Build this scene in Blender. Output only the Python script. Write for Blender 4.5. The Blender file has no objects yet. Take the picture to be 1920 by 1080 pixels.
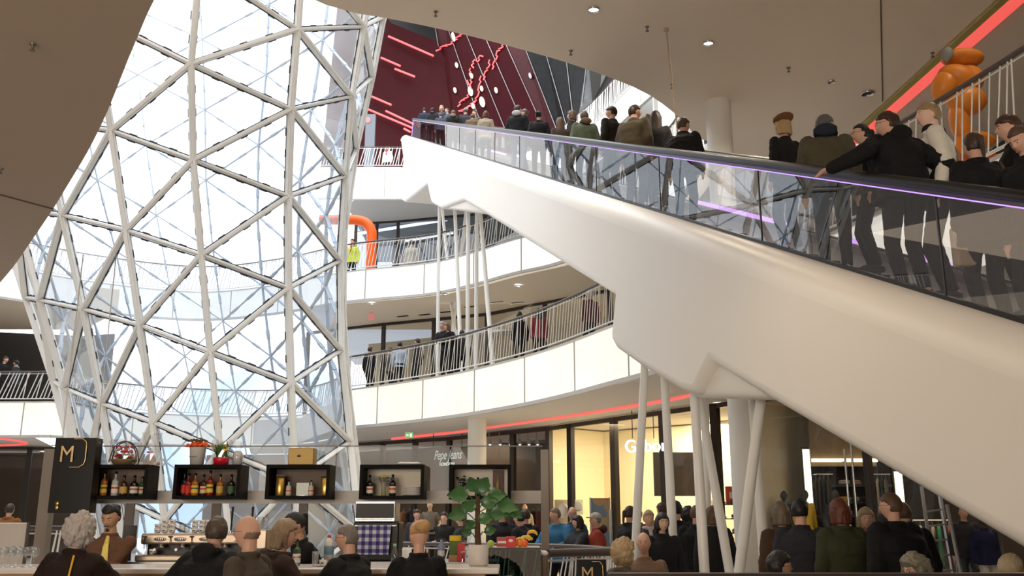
import bpy, bmesh, math, random
from mathutils import Vector, Matrix, noise
V = Vector
PI = math.pi
R = random.Random(7)
SC = bpy.context.scene
COL = SC.collection
F = 1750.0; TP = 425.0/1750.0; PA = math.atan(TP); CZ = 1.65
CP, SP = math.cos(PA), math.sin(PA)

# ---------------------------------------------------------------- camera
cam = bpy.data.cameras.new('camera'); camo = bpy.data.objects.new('camera', cam); COL.objects.link(camo)
cam.lens = F/1920*36; cam.sensor_width = 36; cam.clip_end = 400
camo.location = (0, 0, CZ); camo.rotation_euler = (PI/2+PA, 0, 0)
SC.camera = camo

def ray(px, py):
    r = (px-960)/F; u = (540-py)/F
    return V((r, CP-u*SP, SP+u*CP))
def at(px, py, Y):
    d = ray(px, py); return V((0, 0, CZ)) + d*(Y/d.y)
def atz(px, py, z):
    d = ray(px, py); return V((0, 0, CZ)) + d*((z-CZ)/d.z)
def on_plane(px, py, P, n):
    d = ray(px, py); o = V((0, 0, CZ)); return o + d*((P-o).dot(n)/d.dot(n))
def proj(p):
    q = V(p)-V((0, 0, CZ)); f = q.y*CP+q.z*SP; u = -q.y*SP+q.z*CP
    return 960+F*q.x/f, 540-F*u/f

# ---------------------------------------------------------------- materials
MATS = {}
def mat(name, col, rough=.55, metal=0.0, emit=None, es=0.0, var=.06, scale=6.0, bump=0.0, alpha=None, spec=.4, coat=0):
    if name in MATS: return MATS[name]
    m = bpy.data.materials.new(name); m.use_nodes = True; nt = m.node_tree; N = nt.nodes; L = nt.links
    b = N['Principled BSDF']
    b.inputs['Roughness'].default_value = rough; b.inputs['Metallic'].default_value = metal
    b.inputs['Specular IOR Level'].default_value = spec
    if coat: b.inputs['Coat Weight'].default_value = coat
    tc = N.new('ShaderNodeTexCoord'); nz = N.new('ShaderNodeTexNoise'); nz.inputs['Scale'].default_value = scale
    nz.inputs['Detail'].default_value = 4
    L.new(tc.outputs['Object'], nz.inputs['Vector'])
    mx = N.new('ShaderNodeMix'); mx.data_type = 'RGBA'
    c = col
    mx.inputs[6].default_value = (c[0]*(1-var), c[1]*(1-var), c[2]*(1-var), 1)
    mx.inputs[7].default_value = (min(1, c[0]*(1+var)), min(1, c[1]*(1+var)), min(1, c[2]*(1+var)), 1)
    L.new(nz.outputs['Fac'], mx.inputs[0]); L.new(mx.outputs[2], b.inputs['Base Color'])
    if bump:
        bp = N.new('ShaderNodeBump'); bp.inputs['Strength'].default_value = bump
        L.new(nz.outputs['Fac'], bp.inputs['Height']); L.new(bp.outputs['Normal'], b.inputs['Normal'])
    if emit:
        b.inputs['Emission Color'].default_value = (*emit, 1); b.inputs['Emission Strength'].default_value = es
    MATS[name] = m; return m

def glassmat(name, tint=(1, 1, 1), ior=1.5, milk=0.0, milkcol=(1, 1, 1), rough=0.0, streak=0.0, boost=1.0, f0=None, graz=1.0):
    m = bpy.data.materials.new(name); m.use_nodes = True; nt = m.node_tree; N = nt.nodes; L = nt.links
    for n in list(N): N.remove(n)
    out = N.new('ShaderNodeOutputMaterial'); tr = N.new('ShaderNodeBsdfTransparent'); gl = N.new('ShaderNodeBsdfGlossy')
    tr.inputs['Color'].default_value = (*tint, 1); gl.inputs['Roughness'].default_value = rough
    lw = N.new('ShaderNodeLayerWeight'); lw.inputs['Blend'].default_value = .5
    pw = N.new('ShaderNodeMath'); pw.operation = 'POWER'; pw.inputs[1].default_value = 5; L.new(lw.outputs['Facing'], pw.inputs[0])
    f0 = ((ior-1)/(ior+1))**2*boost if f0 is None else f0
    mu = N.new('ShaderNodeMath'); mu.operation = 'MULTIPLY_ADD'; mu.inputs[1].default_value = graz*(1-f0); mu.inputs[2].default_value = f0*1.6; mu.use_clamp = True
    L.new(pw.outputs[0], mu.inputs[0])
    mx = N.new('ShaderNodeMixShader'); L.new(mu.outputs[0], mx.inputs[0])
    if milk:
        df = N.new('ShaderNodeBsdfDiffuse'); df.inputs['Color'].default_value = (*milkcol, 1)
        tl = N.new('ShaderNodeBsdfTranslucent'); tl.inputs['Color'].default_value = (*milkcol, 1)
        ad = N.new('ShaderNodeMixShader'); ad.inputs[0].default_value = .6; L.new(df.outputs[0], ad.inputs[1]); L.new(tl.outputs[0], ad.inputs[2])
        m2 = N.new('ShaderNodeMixShader'); L.new(tr.outputs[0], m2.inputs[1]); L.new(ad.outputs[0], m2.inputs[2])
        tc = N.new('ShaderNodeTexCoord'); nz = N.new('ShaderNodeTexNoise'); nz.inputs['Scale'].default_value = .35; nz.inputs['Detail'].default_value = 3
        L.new(tc.outputs['Object'], nz.inputs['Vector'])
        mr = N.new('ShaderNodeMapRange'); mr.inputs[1].default_value = .35; mr.inputs[2].default_value = .65
        mr.inputs[3].default_value = milk*.6; mr.inputs[4].default_value = milk*1.4
        L.new(nz.outputs['Fac'], mr.inputs[0]); L.new(mr.outputs[0], m2.inputs[0])
        L.new(m2.outputs[0], mx.inputs[1])
    else:
        L.new(tr.outputs[0], mx.inputs[1])
    L.new(gl.outputs[0], mx.inputs[2])
    if streak:
        tc = N.new('ShaderNodeTexCoord'); nz = N.new('ShaderNodeTexNoise'); nz.inputs['Scale'].default_value = 1.3; nz.inputs['Detail'].default_value = 1
        bp = N.new('ShaderNodeBump'); bp.inputs['Strength'].default_value = streak; bp.inputs['Distance'].default_value = .05
        L.new(tc.outputs['Object'], nz.inputs['Vector']); L.new(nz.outputs['Fac'], bp.inputs['Height']); L.new(bp.outputs[0], gl.inputs['Normal'])
    L.new(mx.outputs[0], out.inputs[0]); MATS[name] = m; return m

def emat(name, col, s):
    return mat(name, (.3, .3, .3), .5, 0, col, s, var=0)

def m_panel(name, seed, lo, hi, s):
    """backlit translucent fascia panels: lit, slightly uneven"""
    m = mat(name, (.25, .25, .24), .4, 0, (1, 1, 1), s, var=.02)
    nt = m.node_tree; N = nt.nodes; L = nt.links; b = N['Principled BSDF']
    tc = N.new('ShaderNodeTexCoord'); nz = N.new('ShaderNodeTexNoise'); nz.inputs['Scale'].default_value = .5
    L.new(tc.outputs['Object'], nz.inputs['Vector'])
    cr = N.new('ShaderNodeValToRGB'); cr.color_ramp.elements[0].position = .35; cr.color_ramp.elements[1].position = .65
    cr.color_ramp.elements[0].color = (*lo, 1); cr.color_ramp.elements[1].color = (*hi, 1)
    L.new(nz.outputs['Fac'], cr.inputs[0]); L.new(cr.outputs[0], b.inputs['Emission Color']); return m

# ---------------------------------------------------------------- mesh builder
class MB:
    def __init__(s): s.v = []; s.f = []; s.m = []; s.mi = 0; s.sm = []; s.smooth = False
    def add(s, vs, fs, smooth=None):
        b = len(s.v); s.v += [tuple(p) for p in vs]
        for f in fs:
            s.f.append([i+b for i in f]); s.m.append(s.mi); s.sm.append(s.smooth if smooth is None else smooth)
    def box(s, x0, x1, y0, y1, z0, z1):
        vs = [(x, y, z) for z in (z0, z1) for y in (y0, y1) for x in (x0, x1)]
        s.add(vs, [(0, 2, 3, 1), (4, 5, 7, 6), (0, 1, 5, 4), (2, 6, 7, 3), (0, 4, 6, 2), (1, 3, 7, 5)], False)
    def bbox(s, x0, x1, y0, y1, z0, z1, r=.01):
        bm = bmesh.new(); vs = [bm.verts.new((x, y, z)) for z in (z0, z1) for y in (y0, y1) for x in (x0, x1)]
        for f in [(0, 2, 3, 1), (4, 5, 7, 6), (0, 1, 5, 4), (2, 6, 7, 3), (0, 4, 6, 2), (1, 3, 7, 5)]: bm.faces.new([vs[i] for i in f])
        bmesh.ops.bevel(bm, geom=bm.edges[:], offset=r, segments=2, profile=.5, affect='EDGES')
        s.bm(bm)
    def bm(s, bm, smooth=None):
        bm.verts.index_update()
        s.add([v.co.copy() for v in bm.verts], [[v.index for v in f.verts] for f in bm.faces], smooth); bm.free()
    def beam(s, a, b, w, h, up=V((0, 0, 1))):
        a, b, up = V(a), V(b), V(up); d = (b-a)
        if d.length < 1e-6: return
        d.normalize(); x = d.cross(up)
        if x.length < 1e-4: x = d.cross(V((1, 0, 0)))
        x.normalize(); y = x.cross(d).normalized(); x *= w/2; y *= h/2
        s.add([a-x-y, a+x-y, a+x+y, a-x+y, b-x-y, b+x-y, b+x+y, b-x+y],
              [(0, 3, 2, 1), (4, 5, 6, 7), (0, 1, 5, 4), (1, 2, 6, 5), (2, 3, 7, 6), (3, 0, 4, 7)], False)
    def tube(s, pts, r, n=8, caps=True):
        pts = [V(p) for p in pts]; rs = r if isinstance(r, (list, tuple)) else [r]*len(pts)
        d0 = (pts[1]-pts[0]).normalized(); x = d0.cross(V((0, 0, 1)))
        if x.length < 1e-3: x = d0.cross(V((1, 0, 0)))
        x.normalize(); vs = []
        for i, p in enumerate(pts):
            d = (pts[min(i+1, len(pts)-1)]-pts[max(i-1, 0)])
            if d.length < 1e-9: d = d0
            d.normalize(); x = (x-d*x.dot(d)).normalized(); y = d.cross(x)
            for k in range(n):
                a = 2*PI*k/n; vs.append(p+(x*math.cos(a)+y*math.sin(a))*rs[i])
        fs = [(i*n+k, i*n+(k+1) % n, (i+1)*n+(k+1) % n, (i+1)*n+k) for i in range(len(pts)-1) for k in range(n)]
        s.add(vs, fs, True)
        if caps:
            s.add(vs[:n], [list(range(n))[::-1]], False); s.add(vs[-n:], [list(range(n))], False)
    def lathe(s, prof, c=(0, 0, 0), n=20, smooth=True):
        c = V(c); vs = []; m = len(prof)
        for r, z in prof:
            for k in range(n):
                a = 2*PI*k/n; vs.append(c+V((math.cos(a)*r, math.sin(a)*r, z)))
        fs = [(i*n+k, i*n+(k+1) % n, (i+1)*n+(k+1) % n, (i+1)*n+k) for i in range(m-1) for k in range(n)]
        s.add(vs, fs, smooth)
    def ell(s, c, rx, ry, rz, M=None, n=14, m=9):
        c = V(c); vs = []; fs = []
        for j in range(m+1):
            t = PI*j/m
            for k in range(n):
                a = 2*PI*k/n; p = V((math.sin(t)*math.cos(a)*rx, math.sin(t)*math.sin(a)*ry, math.cos(t)*rz))
                vs.append(c+(M@p if M else p))
        for j in range(m):
            for k in range(n):
                fs.append((j*n+k, (j+1)*n+k, (j+1)*n+(k+1) % n, j*n+(k+1) % n))
        s.add(vs, fs, True)
    def caps(s, a, b, ra, rb, n=12):
        """tapered capsule"""
        a, b = V(a), V(b); d = b-a; L = d.length
        if L < 1e-6: return s.ell(a, ra, ra, ra)
        d.normalize(); pts = []; rs = []
        for t in (-.98, -.85, -.55, -.25): pts.append(a+d*ra*t); rs.append(ra*math.sqrt(max(0, 1-t*t)))
        pts.append(a); rs.append(ra); pts.append(b); rs.append(rb)
        for t in (.25, .55, .85, .98): pts.append(b+d*rb*t); rs.append(rb*math.sqrt(1-t*t))
        s.tube(pts, rs, n)
    def loft(s, rings, n=16, caps=True):
        """rings: (centre, u, v, a, b)"""
        vs = []
        for c, u, v, a, b in rings:
            for k in range(n):
                t = 2*PI*k/n; ct, st = math.cos(t), math.sin(t)
                ct = math.copysign(abs(ct)**.85, ct); st = math.copysign(abs(st)**.85, st)
                vs.append(V(c)+V(u)*ct*a+V(v)*st*b)
        m = len(rings)
        fs = [(i*n+k, i*n+(k+1) % n, (i+1)*n+(k+1) % n, (i+1)*n+k) for i in range(m-1) for k in range(n)]
        if caps: fs += [list(range(n))[::-1], [(m-1)*n+k for k in range(n)]]
        s.add(vs, fs, True)
    def quad(s, a, b, c, d): s.add([a, b, c, d], [(0, 1, 2, 3)], False)
    def slab(s, pts, z0, z1):
        n = len(pts); s.add([(p[0], p[1], z0) for p in pts]+[(p[0], p[1], z1) for p in pts],
            [list(range(n))[::-1], [n+i for i in range(n)]]+[(i, (i+1) % n, n+(i+1) % n, n+i) for i in range(n)], False)
    def build(s, name, mats, parent=None, world=True):
        me = bpy.data.meshes.new(name); off = V((0, 0, 0))
        if parent is not None and world: off = V(parent.location) if parent.parent is None else V(parent.parent.location)+V(parent.location)
        me.from_pydata([tuple(V(p)-off) for p in s.v], [], s.f)
        if not isinstance(mats, (list, tuple)): mats = [mats]
        for m in mats: me.materials.append(m)
        me.polygons.foreach_set('material_index', s.m); me.polygons.foreach_set('use_smooth', s.sm)
        me.update()
        o = bpy.data.objects.new(name, me); COL.objects.link(o)
        if parent is not None: o.parent = parent
        return o

def tag(o, label=None, cat=None, group=None, kind=None):
    if label: o['label'] = label
    if cat: o['category'] = cat
    if group: o['group'] = group
    if kind: o['kind'] = kind
    return o
def thing(name, label, cat, loc=(0, 0, 0), group=None, rz=0):
    o = bpy.data.objects.new(name, None); COL.objects.link(o); o.location = loc; o.rotation_euler = (0, 0, rz)
    return tag(o, label, cat, group)
def struct(name, mb, m): return tag(mb.build(name, m), kind='structure')
def text(name, s, m, parent, loc, size, normal_to_cam=True, extr=.01, shear=0, rz=0, rx=PI/2, align='CENTER', xs=1.0, label=None):
    cu = bpy.data.curves.new(name, 'FONT'); cu.body = s; cu.size = size; cu.extrude = extr; cu.shear = shear
    cu.align_x = align; cu.materials.append(m)
    t = bpy.data.objects.new(name, cu); COL.objects.link(t)
    bpy.context.view_layer.update()
    me = bpy.data.meshes.new_from_object(t.evaluated_get(bpy.context.evaluated_depsgraph_get()))
    bpy.data.objects.remove(t); o = bpy.data.objects.new(name, me); COL.objects.link(o)
    o.location = V(loc)-(V(parent.location) if parent else V((0, 0, 0))); o.rotation_euler = (rx, 0, rz); o.scale = (xs, 1, 1)
    if parent: o.parent = parent
    return o

def path_resample(pts, step):
    pts = [V(p) for p in pts]
    # catmull-rom then resample
    dense = []
    for i in range(len(pts)-1):
        p0 = pts[max(i-1, 0)]; p1 = pts[i]; p2 = pts[i+1]; p3 = pts[min(i+2, len(pts)-1)]
        for k in range(12):
            t = k/12; t2 = t*t; t3 = t2*t
            dense.append(.5*((2*p1)+(p2-p0)*t+(2*p0-5*p1+4*p2-p3)*t2+(3*p1-p0-3*p2+p3)*t3))
    dense.append(pts[-1]); out = [dense[0]]; acc = 0
    for a, b in zip(dense, dense[1:]):
        L = (b-a).length; pos = 0
        while acc+L-pos >= step:
            pos += step-acc; acc = 0; out.append(a+(b-a)*(pos/L))
        acc += L-pos
    if (out[-1]-dense[-1]).length > step*.3: out.append(dense[-1])
    return out
def side(pts, d):
    """offset a polyline sideways in XY"""
    out = []
    for i, p in enumerate(pts):
        t = (pts[min(i+1, len(pts)-1)]-pts[max(i-1, 0)]).normalized(); out.append(p+V((-t.y, t.x, 0))*d)
    return out
# ---------------------------------------------------------------- shared materials
m_ceil = mat('ceiling_plaster', (.80, .69, .57), .8, var=.03, scale=.4)
m_soff = mat('soffit_plaster', (.78, .75, .72), .8, var=.03, scale=.4)
m_floor = mat('stone_floor', (.55, .5, .44), .25, var=.08, scale=2)
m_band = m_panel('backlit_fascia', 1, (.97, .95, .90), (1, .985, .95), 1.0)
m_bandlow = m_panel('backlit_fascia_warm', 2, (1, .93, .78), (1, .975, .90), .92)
m_seam = mat('fascia_seam', (.45, .43, .38), .6)
m_edge = mat('edge_profile', (.62, .6, .57), .4, .3)
m_white = mat('white_lacquer', (.86, .85, .82), .35, var=.02, scale=1)
m_rod = mat('railing_rod', (.85, .84, .82), .35, .2)
m_rail = mat('railing_dark', (.12, .10, .09), .35, .3)
m_steel = mat('funnel_steel', (.84, .84, .82), .4, .05, var=.03)
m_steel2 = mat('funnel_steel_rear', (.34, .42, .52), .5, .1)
m_gask = mat('gasket_rubber', (.03, .035, .045), .5)
m_fglass = glassmat('funnel_glass', (.93, .96, 1.0), 1.45, milk=.16)
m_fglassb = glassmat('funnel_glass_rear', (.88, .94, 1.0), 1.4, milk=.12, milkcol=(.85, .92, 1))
m_eglass = glassmat('balustrade_glass', (.88, .89, .91), 1.5, f0=.085, graz=.40)
m_sglass = glassmat('shop_glass', (.95, .95, .93), 1.5, boost=.6)
m_cglass = glassmat('clear_glass', (.97, .98, .98), 1.4, boost=.35)
m_esc = mat('escalator_cladding', (.84, .81, .75), .38, var=.015, scale=.5, spec=.5)
m_black = mat('black_lacquer', (.010, .009, .009), .3, spec=.2)
m_rubber = mat('handrail_rubber', (.012, .011, .012), .38, spec=.3)
m_alu = mat('brushed_aluminium', (.5, .5, .52), .3, .8)
m_led = emat('violet_led', (.50, .25, 1.0), 1.4)
m_led2 = emat('lilac_led', (.72, .38, 1.0), 1.1)
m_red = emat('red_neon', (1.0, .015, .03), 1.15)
m_redc = emat('red_cove_light', (1.0, .085, .07), .85)
m_gold = mat('gold_cove', (.42, .36, .12), .5)
m_redwall = mat('dark_red_panel', (.055, .003, .006), .5, var=.25, scale=1.5, spec=.15)
m_darkpan = mat('dark_mirror_panel', (.016, .017, .018), .3, .1, var=.6, scale=3, spec=.2)
m_mirror = mat('grey_mirror_panel', (.13, .135, .14), .35, .2, var=.5, scale=3)
m_lamp = emat('downlight_lens', (1, .93, .8), 9.0)
m_chrome = mat('chrome_ring', (.7, .7, .7), .2, .9)
m_dark = mat('dark_shop', (.03, .026, .024), .5)
m_mull = mat('mullion_bronze', (.05, .04, .035), .4, .3)
m_cream = mat('shop_cream_wall', (.86, .76, .52), .6, var=.03)
m_col = mat('column_plaster', (.88, .86, .82), .6, var=.02)

# ---------------------------------------------------------------- ground floor, back walls
Z2_ = 10.7
g = MB(); g.box(-34.5, -34, -9.4, 46, 0, 26); struct('wall_left', g, mat('side_wall_left', (.22, .19, .17), .8))
g = MB(); g.box(-60, 40, -10, 70, -.3, 0); struct('floor', g, m_floor)
g = MB(); g.box(-40, 24, -9.9, -9.4, 0, 24); struct('wall_back', g, mat('back_wall', (.5, .42, .34), .8))
g = MB(); g.box(16, 16.5, -9.4, 58, 0, 26); struct('wall_right', g, mat('side_wall', (.30, .25, .21), .8))

# ---------------------------------------------------------------- level-2 slab whose underside is the big ceiling
Z1, Z2, Z3 = 5.5, 10.7, 19.8
edge_px = [(560, -12), (640, 20), (740, 38), (870, 66), (1000, 100), (1100, 131), (1200, 170), (1262, 212), (1300, 255)]
near = [atz(x, y, 9.5) for x, y in edge_px]
lvl2 = [atz(650, 508, Z2), atz(800, 492, Z2), atz(880, 474, Z2), atz(965, 447, Z2)]
loop = [V((p.x, p.y, 0)) for p in near] + [V((4.35, 20.3, 0)), V((4.2, 23.5, 0)), V((2.9, 26.8, 0)), V((1.4, 29.0, 0))]
loop = path_resample(loop, .5)
n1 = len(loop)
far2 = [V((p.x, p.y, 0)) for p in reversed(lvl2)]
far2s = path_resample([V((1.4, 29.0, 0))]+far2+[V((-9.5, 36.0, 0)), V((-13, 37.0, 0)), V((-16.5, 35.6, 0)), V((-19.5, 33.0, 0)), V((-22, 30.0, 0))], .5)
def opn_outer(p, c, d):
    v = (p-c); v.z = 0; v.normalize(); return p+v*d
C2 = V((-3.5, 22, 0))
g = MB()
west = path_resample([V((-22, 30, 0)), V((-26, 24, 0)), V((-24, 16, 0)), V((-14, 12.6, 0)), V((near[0].x, near[0].y, 0))], .6)
full = loop + far2s[1:] + west[1:]
def outer(p, lim=(-45, 16, -9.4, 40)):
    v = p-C2; t = 1e9
    if v.x > 0: t = min(t, (lim[1]-p.x)/v.x)
    if v.x < 0: t = min(t, (lim[0]-p.x)/v.x)
    if v.y < 0: t = min(t, (lim[2]-p.y)/v.y)
    if v.y > 0: t = min(t, (lim[3]-p.y)/v.y)
    return p+v*max(t, 0)
cr = [V((16, -9.4, 0)), V((-45, -9.4, 0)), V((-45, 40, 0)), V((16, 40, 0))]
N_ = len(full)
def ring_slab(z0, z1, pts, outs, m, name):
    g = MB(); n = len(pts)
    for i in range(n-1):
        a, b, c, d = pts[i], pts[i+1], outs[i+1], outs[i]
        if (a-b).length > 4 or (a.y > 30 and -15.5 < a.x < -6.4): continue
        for z, fl in ((z0, 0), (z1, 1)):
            q = [V((p.x, p.y, z)) for p in (a, b, c, d)]
            g.quad(*(q if fl else q[::-1]))
        g.quad(V((a.x, a.y, z0)), V((b.x, b.y, z0)), V((b.x, b.y, z1)), V((a.x, a.y, z1)))
        # corners of the outer rectangle
    return g
full = [p+(p-C2).normalized()*(.02 if p.y < 19 else .45) for p in full]
outs = [outer(p) for p in full]
g = ring_slab(9.5, 10.45, full, outs, m_ceil, 'ceiling')
# fill triangles at rectangle corners
for i in range(N_-1):
    a, b = outs[i], outs[i+1]
    for c in cr:
        if a.y < 30 and False: continue
        if (abs(a.x-c.x) < 1e-3 and abs(b.y-c.y) < 1e-3) or (abs(a.y-c.y) < 1e-3 and abs(b.x-c.x) < 1e-3):
            if not (abs(a.x-b.x) < 1e-3 or abs(a.y-b.y) < 1e-3):
                for z in (9.5, 10.45): g.add([(a.x, a.y, z), (b.x, b.y, z), (c.x, c.y, z)], [(0, 1, 2)])
struct('ceiling', g, m_ceil)

# near-left lower slab (level 1 gallery the picture is taken under)
lp = [(300, -25), (285, 5), (262, 60), (240, 112), (200, 212), (165, 283), (130, 342), (96, 397), (60, 450), (28, 496), (0, 530), (-60, 600)]
lw = [atz(x, y, 4.4) for x, y in lp]; lw = [V((p.x, p.y, 0)) for p in lw]
lw = path_resample([V((-1.2, 3.2, 0))]+lw, .3)
g = MB(); poly = [(p.x, p.y) for p in lw]+[(-9.5, 16), (-30, 16), (-30, -9), (-1.0, -9)]
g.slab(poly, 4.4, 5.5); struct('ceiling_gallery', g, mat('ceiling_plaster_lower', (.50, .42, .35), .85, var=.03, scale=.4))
# hairline joint in it
t = MB(); a, b = atz(0, 365, 4.395), atz(100, 392, 4.395); t.beam(a, b, .012, .01); struct('trim_1', t, mat('joint', (.12, .1, .09), .9))

# ---------------------------------------------------------------- fascia bands, soffits, railings
NT = [2]
def band(name_pts, z0, z1, thick, m, seam_every=2.4):
    pts = path_resample(name_pts, .35); inn = side(pts, thick); pts = side(pts, -.04); g = MB(); run = 0; nxt = seam_every*.6
    for i in range(len(pts)-1):
        a, b, c, d = pts[i], pts[i+1], inn[i+1], inn[i]
        g.mi = 0; up = lambda p, z: V((p.x, p.y, z))
        g.quad(up(a, z0), up(b, z0), up(b, z1), up(a, z1)); g.quad(up(d, z1), up(c, z1), up(c, z0), up(d, z0))
        g.mi = 2; g.quad(up(a, z1), up(b, z1), up(c, z1), up(d, z1)); g.quad(up(d, z0), up(c, z0), up(b, z0), up(a, z0))
        nrm = (a-d).normalized()
        g.beam(up(a, z0-.04)+nrm*.02, up(b, z0-.04)+nrm*.02, .08, .09)   # lower edge profile
        g.beam(up(a, z1+.02)+nrm*.01, up(b, z1+.02)+nrm*.01, .05, .05)
        run += (b-a).length
        if run > nxt:
            nxt += seam_every; g.mi = 1; p = a+nrm*.006; g.beam(up(p, z0), up(p, z1), .04, .012, nrm)
    o = struct('trim_%d' % NT[0], g, [m, m_seam, m_edge]); NT[0] += 1; return pts
def railing(name, label, pts, z, h=1.0, step=.125, r=.011, lean=.22, nearn=100, hr=.032, rodm=None, group=None, key=None):
    pts = path_resample(pts, step); c = pts[len(pts)//2]
    root = thing(name, label, 'railing', (c.x, c.y, z), group)
    up = lambda p, dz: V((p.x, p.y, z+dz))
    g = MB(); g.tube([up(p, h) for p in pts[::3]]+[up(pts[-1], h)], hr, 8); g.build('handrail', m_rail, root)
    g = MB(); g.tube([up(p, .06) for p in pts[::3]]+[up(pts[-1], .06)], .02, 6)
    g.build('bottom_rail', rodm or m_rod, root)
    g = MB(); g.tube([up(p, h-.07) for p in pts[::3]]+[up(pts[-1], h-.07)], .012, 6); g.build('upper_rail', rodm or m_rod, root)
    rods = []
    rr = random.Random(len(pts))
    for i in range(1, len(pts)-1):
        t = (pts[i+1]-pts[i-1]).normalized()
        l1 = lean*rr.choice((.55, .85, 1.0, 1.0, 1.15, .3)); rods.append((up(pts[i], .06), up(pts[i]+t*l1, h-.03)))
    key = key or (lambda a: (a-V((0, 0, CZ))).length)
    rods.sort(key=lambda q: key(q[0]))
    off = V(root.location)
    for a, b in rods[:nearn]:
        g = MB(); g.tube([a, b], r, 5); g.build('baluster', rodm or m_rod, root)
    if rods[nearn:]:
        g = MB()
        for a, b in rods[nearn:]: g.tube([a, b], r, 4)
        o = g.build('baluster_row', rodm or m_rod, root); o['kind'] = 'stuff'
    return root

def P2(lst, z): return [V((q.x, q.y, 0)) for q in (atz(x, y, z) for x, y in lst)]
# level 1: right part, from the funnel to the near right
L1r = P2([(655, 728), (750, 715), (850, 698), (925, 681), (1000, 661), (1070, 638), (1140, 611)], Z1)
L1r += [V((3.15, 16.4, 0)), V((4.1, 13.6, 0)), V((4.9, 11.2, 0)), V((5.5, 9.0, 0)), V((5.9, 6.5, 0)), V((6.0, 3, 0)), V((6.0, -4, 0))]
L1b = [V((-30, 30.6, 0)), V((-20.5, 32.4, 0))]+P2([(0, 751), (60, 751), (118, 752)], Z1)+[V((-15.2, 35.0, 0)), V((-12.0, 37.2, 0)), V((-8.6, 37.0, 0)), V((-6.3, 33.8, 0))]+[L1r[0]]
band(L1r, 4.3, 5.42, .12, m_bandlow); band(L1b, 4.3, 5.42, .12, m_bandlow)
L2 = [V((4.35, 20.3, 0)), V((4.2, 23.5, 0)), V((2.9, 26.8, 0)), V((1.4, 29.0, 0))]+far2+[V((-9.5, 36.6, 0)), V((-13, 37.8, 0)), V((-16.5, 36.2, 0)), V((-19.5, 33.2, 0)), V((-24, 29.0, 0))]
band(L2[::-1], 9.5, 10.62, .12, m_band)
L3 = P2([(600, 312), (665, 312), (750, 312), (772, 312)], Z3)
band(L3+[V((-1.0, 46.0, 0)), V((3.3, 43.2, 0))], 18.0, 19.7, .14, m_band)
# upper right gallery (seen between ceiling edge and column)
U1 = [V((2.6, 44.5, 0))]+P2([(1113, 232), (1148, 197), (1183, 162), (1230, 118)], Z3)
band(U1, 18.55, 19.72, .14, m_band)
U2 = P2([(1225, 165), (1262, 212), (1285, 238), (1312, 268)], 15.9)
band(U2[::-1], 14.3, 15.82, .14, m_band)

def soffit(edge, inner, z, name, m):
    g = MB(); n = max(len(edge), len(inner)); e = edge; k = inner
    for i in range(len(e)-1):
        g.quad(*[V((p.x, p.y, z)) for p in (e[i], k[i], k[i+1], e[i+1])])
        g.quad(*[V((p.x, p.y, z+1.0)) for p in (e[i+1], k[i+1], k[i], e[i])])
    return struct(name, g, m)
def inner_of(pts, d): return side(pts, -d)
e = path_resample(L1r, .6); k = [p+V((14, 6.5, 0)) for p in e]
# level 1 gallery slab: underside between the edge and the shop wall beyond
soffit(e, [V((max(p.x+4, 14) if p.y < 26 else p.x+12, p.y+9, 0)) for p in e], 4.34, 'ceiling_lower', m_soff)
e = path_resample(L1b[:4], .6); soffit(e, [V((p.x-4, p.y+12, 0)) for p in e], 4.34, 'ceiling_lower_left', m_soff)
e = path_resample([V((-6.3, 37, 0)), L1r[0]], .6); 
# top floor slab by the cinema wall
g = MB(); g.slab([(L3[1].x, L3[1].y+.3), (L3[2].x, L3[2].y+.3), (-.9, 46.3), (3.5, 43.5), (5.6, 37.8), (15.9, 37.5), (15.9, 60), (-9.0, 60), (-9.0, 48.5)], 18.0, 19.66)
struct('floor_upper', g, mat('upper_slab', (.60, .60, .60), .7))
g = MB(); g.slab([(q.x, q.y) for q in U2]+[(15.9, 28), (15.9, 40), (7, 40)], 14.35, 15.8); struct('floor_upper_right', g, mat('upper_slab', (.6, .6, .6)))

railing('railing', 'long slanted-rod railing of the first gallery, above the warm lit band beside the glass funnel', L1r, Z1, 1.0, .135, nearn=100, r=.0125, lean=.17,
        key=lambda a: 0 if proj(a)[0] < 1160 and a.y > 15 and False else (a-V((0, 0, CZ))).length)
railing('railing', 'white-rod railing of the first gallery at the far left, beyond the glass funnel', L1b, Z1, 1.0, .15, r=.019, lean=.3)
railing('railing', 'white-rod railing of the second gallery curving behind the escalator poles', L2[::-1], Z2, 1.05, .15, r=.016, lean=.2)
railing('railing', 'white-rod railing on the top floor in front of the dark red wall', L3, Z3, 1.1, .15, r=.024)
railing('railing', 'steep white-rod railing high above the man with dark jacket, right of the dark mirror panels', U1, Z3, 1.15, .15, r=.024)
railing('railing', 'short white-rod railing segment beside the ceiling edge at upper right', U2, 15.9, 1.1, .13, r=.02)

# ---------------------------------------------------------------- storefronts
def wallrun(pts, z0, z1, th, m, name):
    g = MB(); inn = side(pts, th)
    for i in range(len(pts)-1):
        a, b, c, d = pts[i], pts[i+1], inn[i+1], inn[i]
        up = lambda p, z: V((p.x, p.y, z))
        g.quad(up(a, z0), up(b, z0), up(b, z1), up(a, z1)); g.quad(up(c, z0), up(d, z0), up(d, z1), up(c, z1))
        g.quad(up(a, z1), up(b, z1), up(c, z1), up(d, z1))
    return struct(name, g, m)
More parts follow.
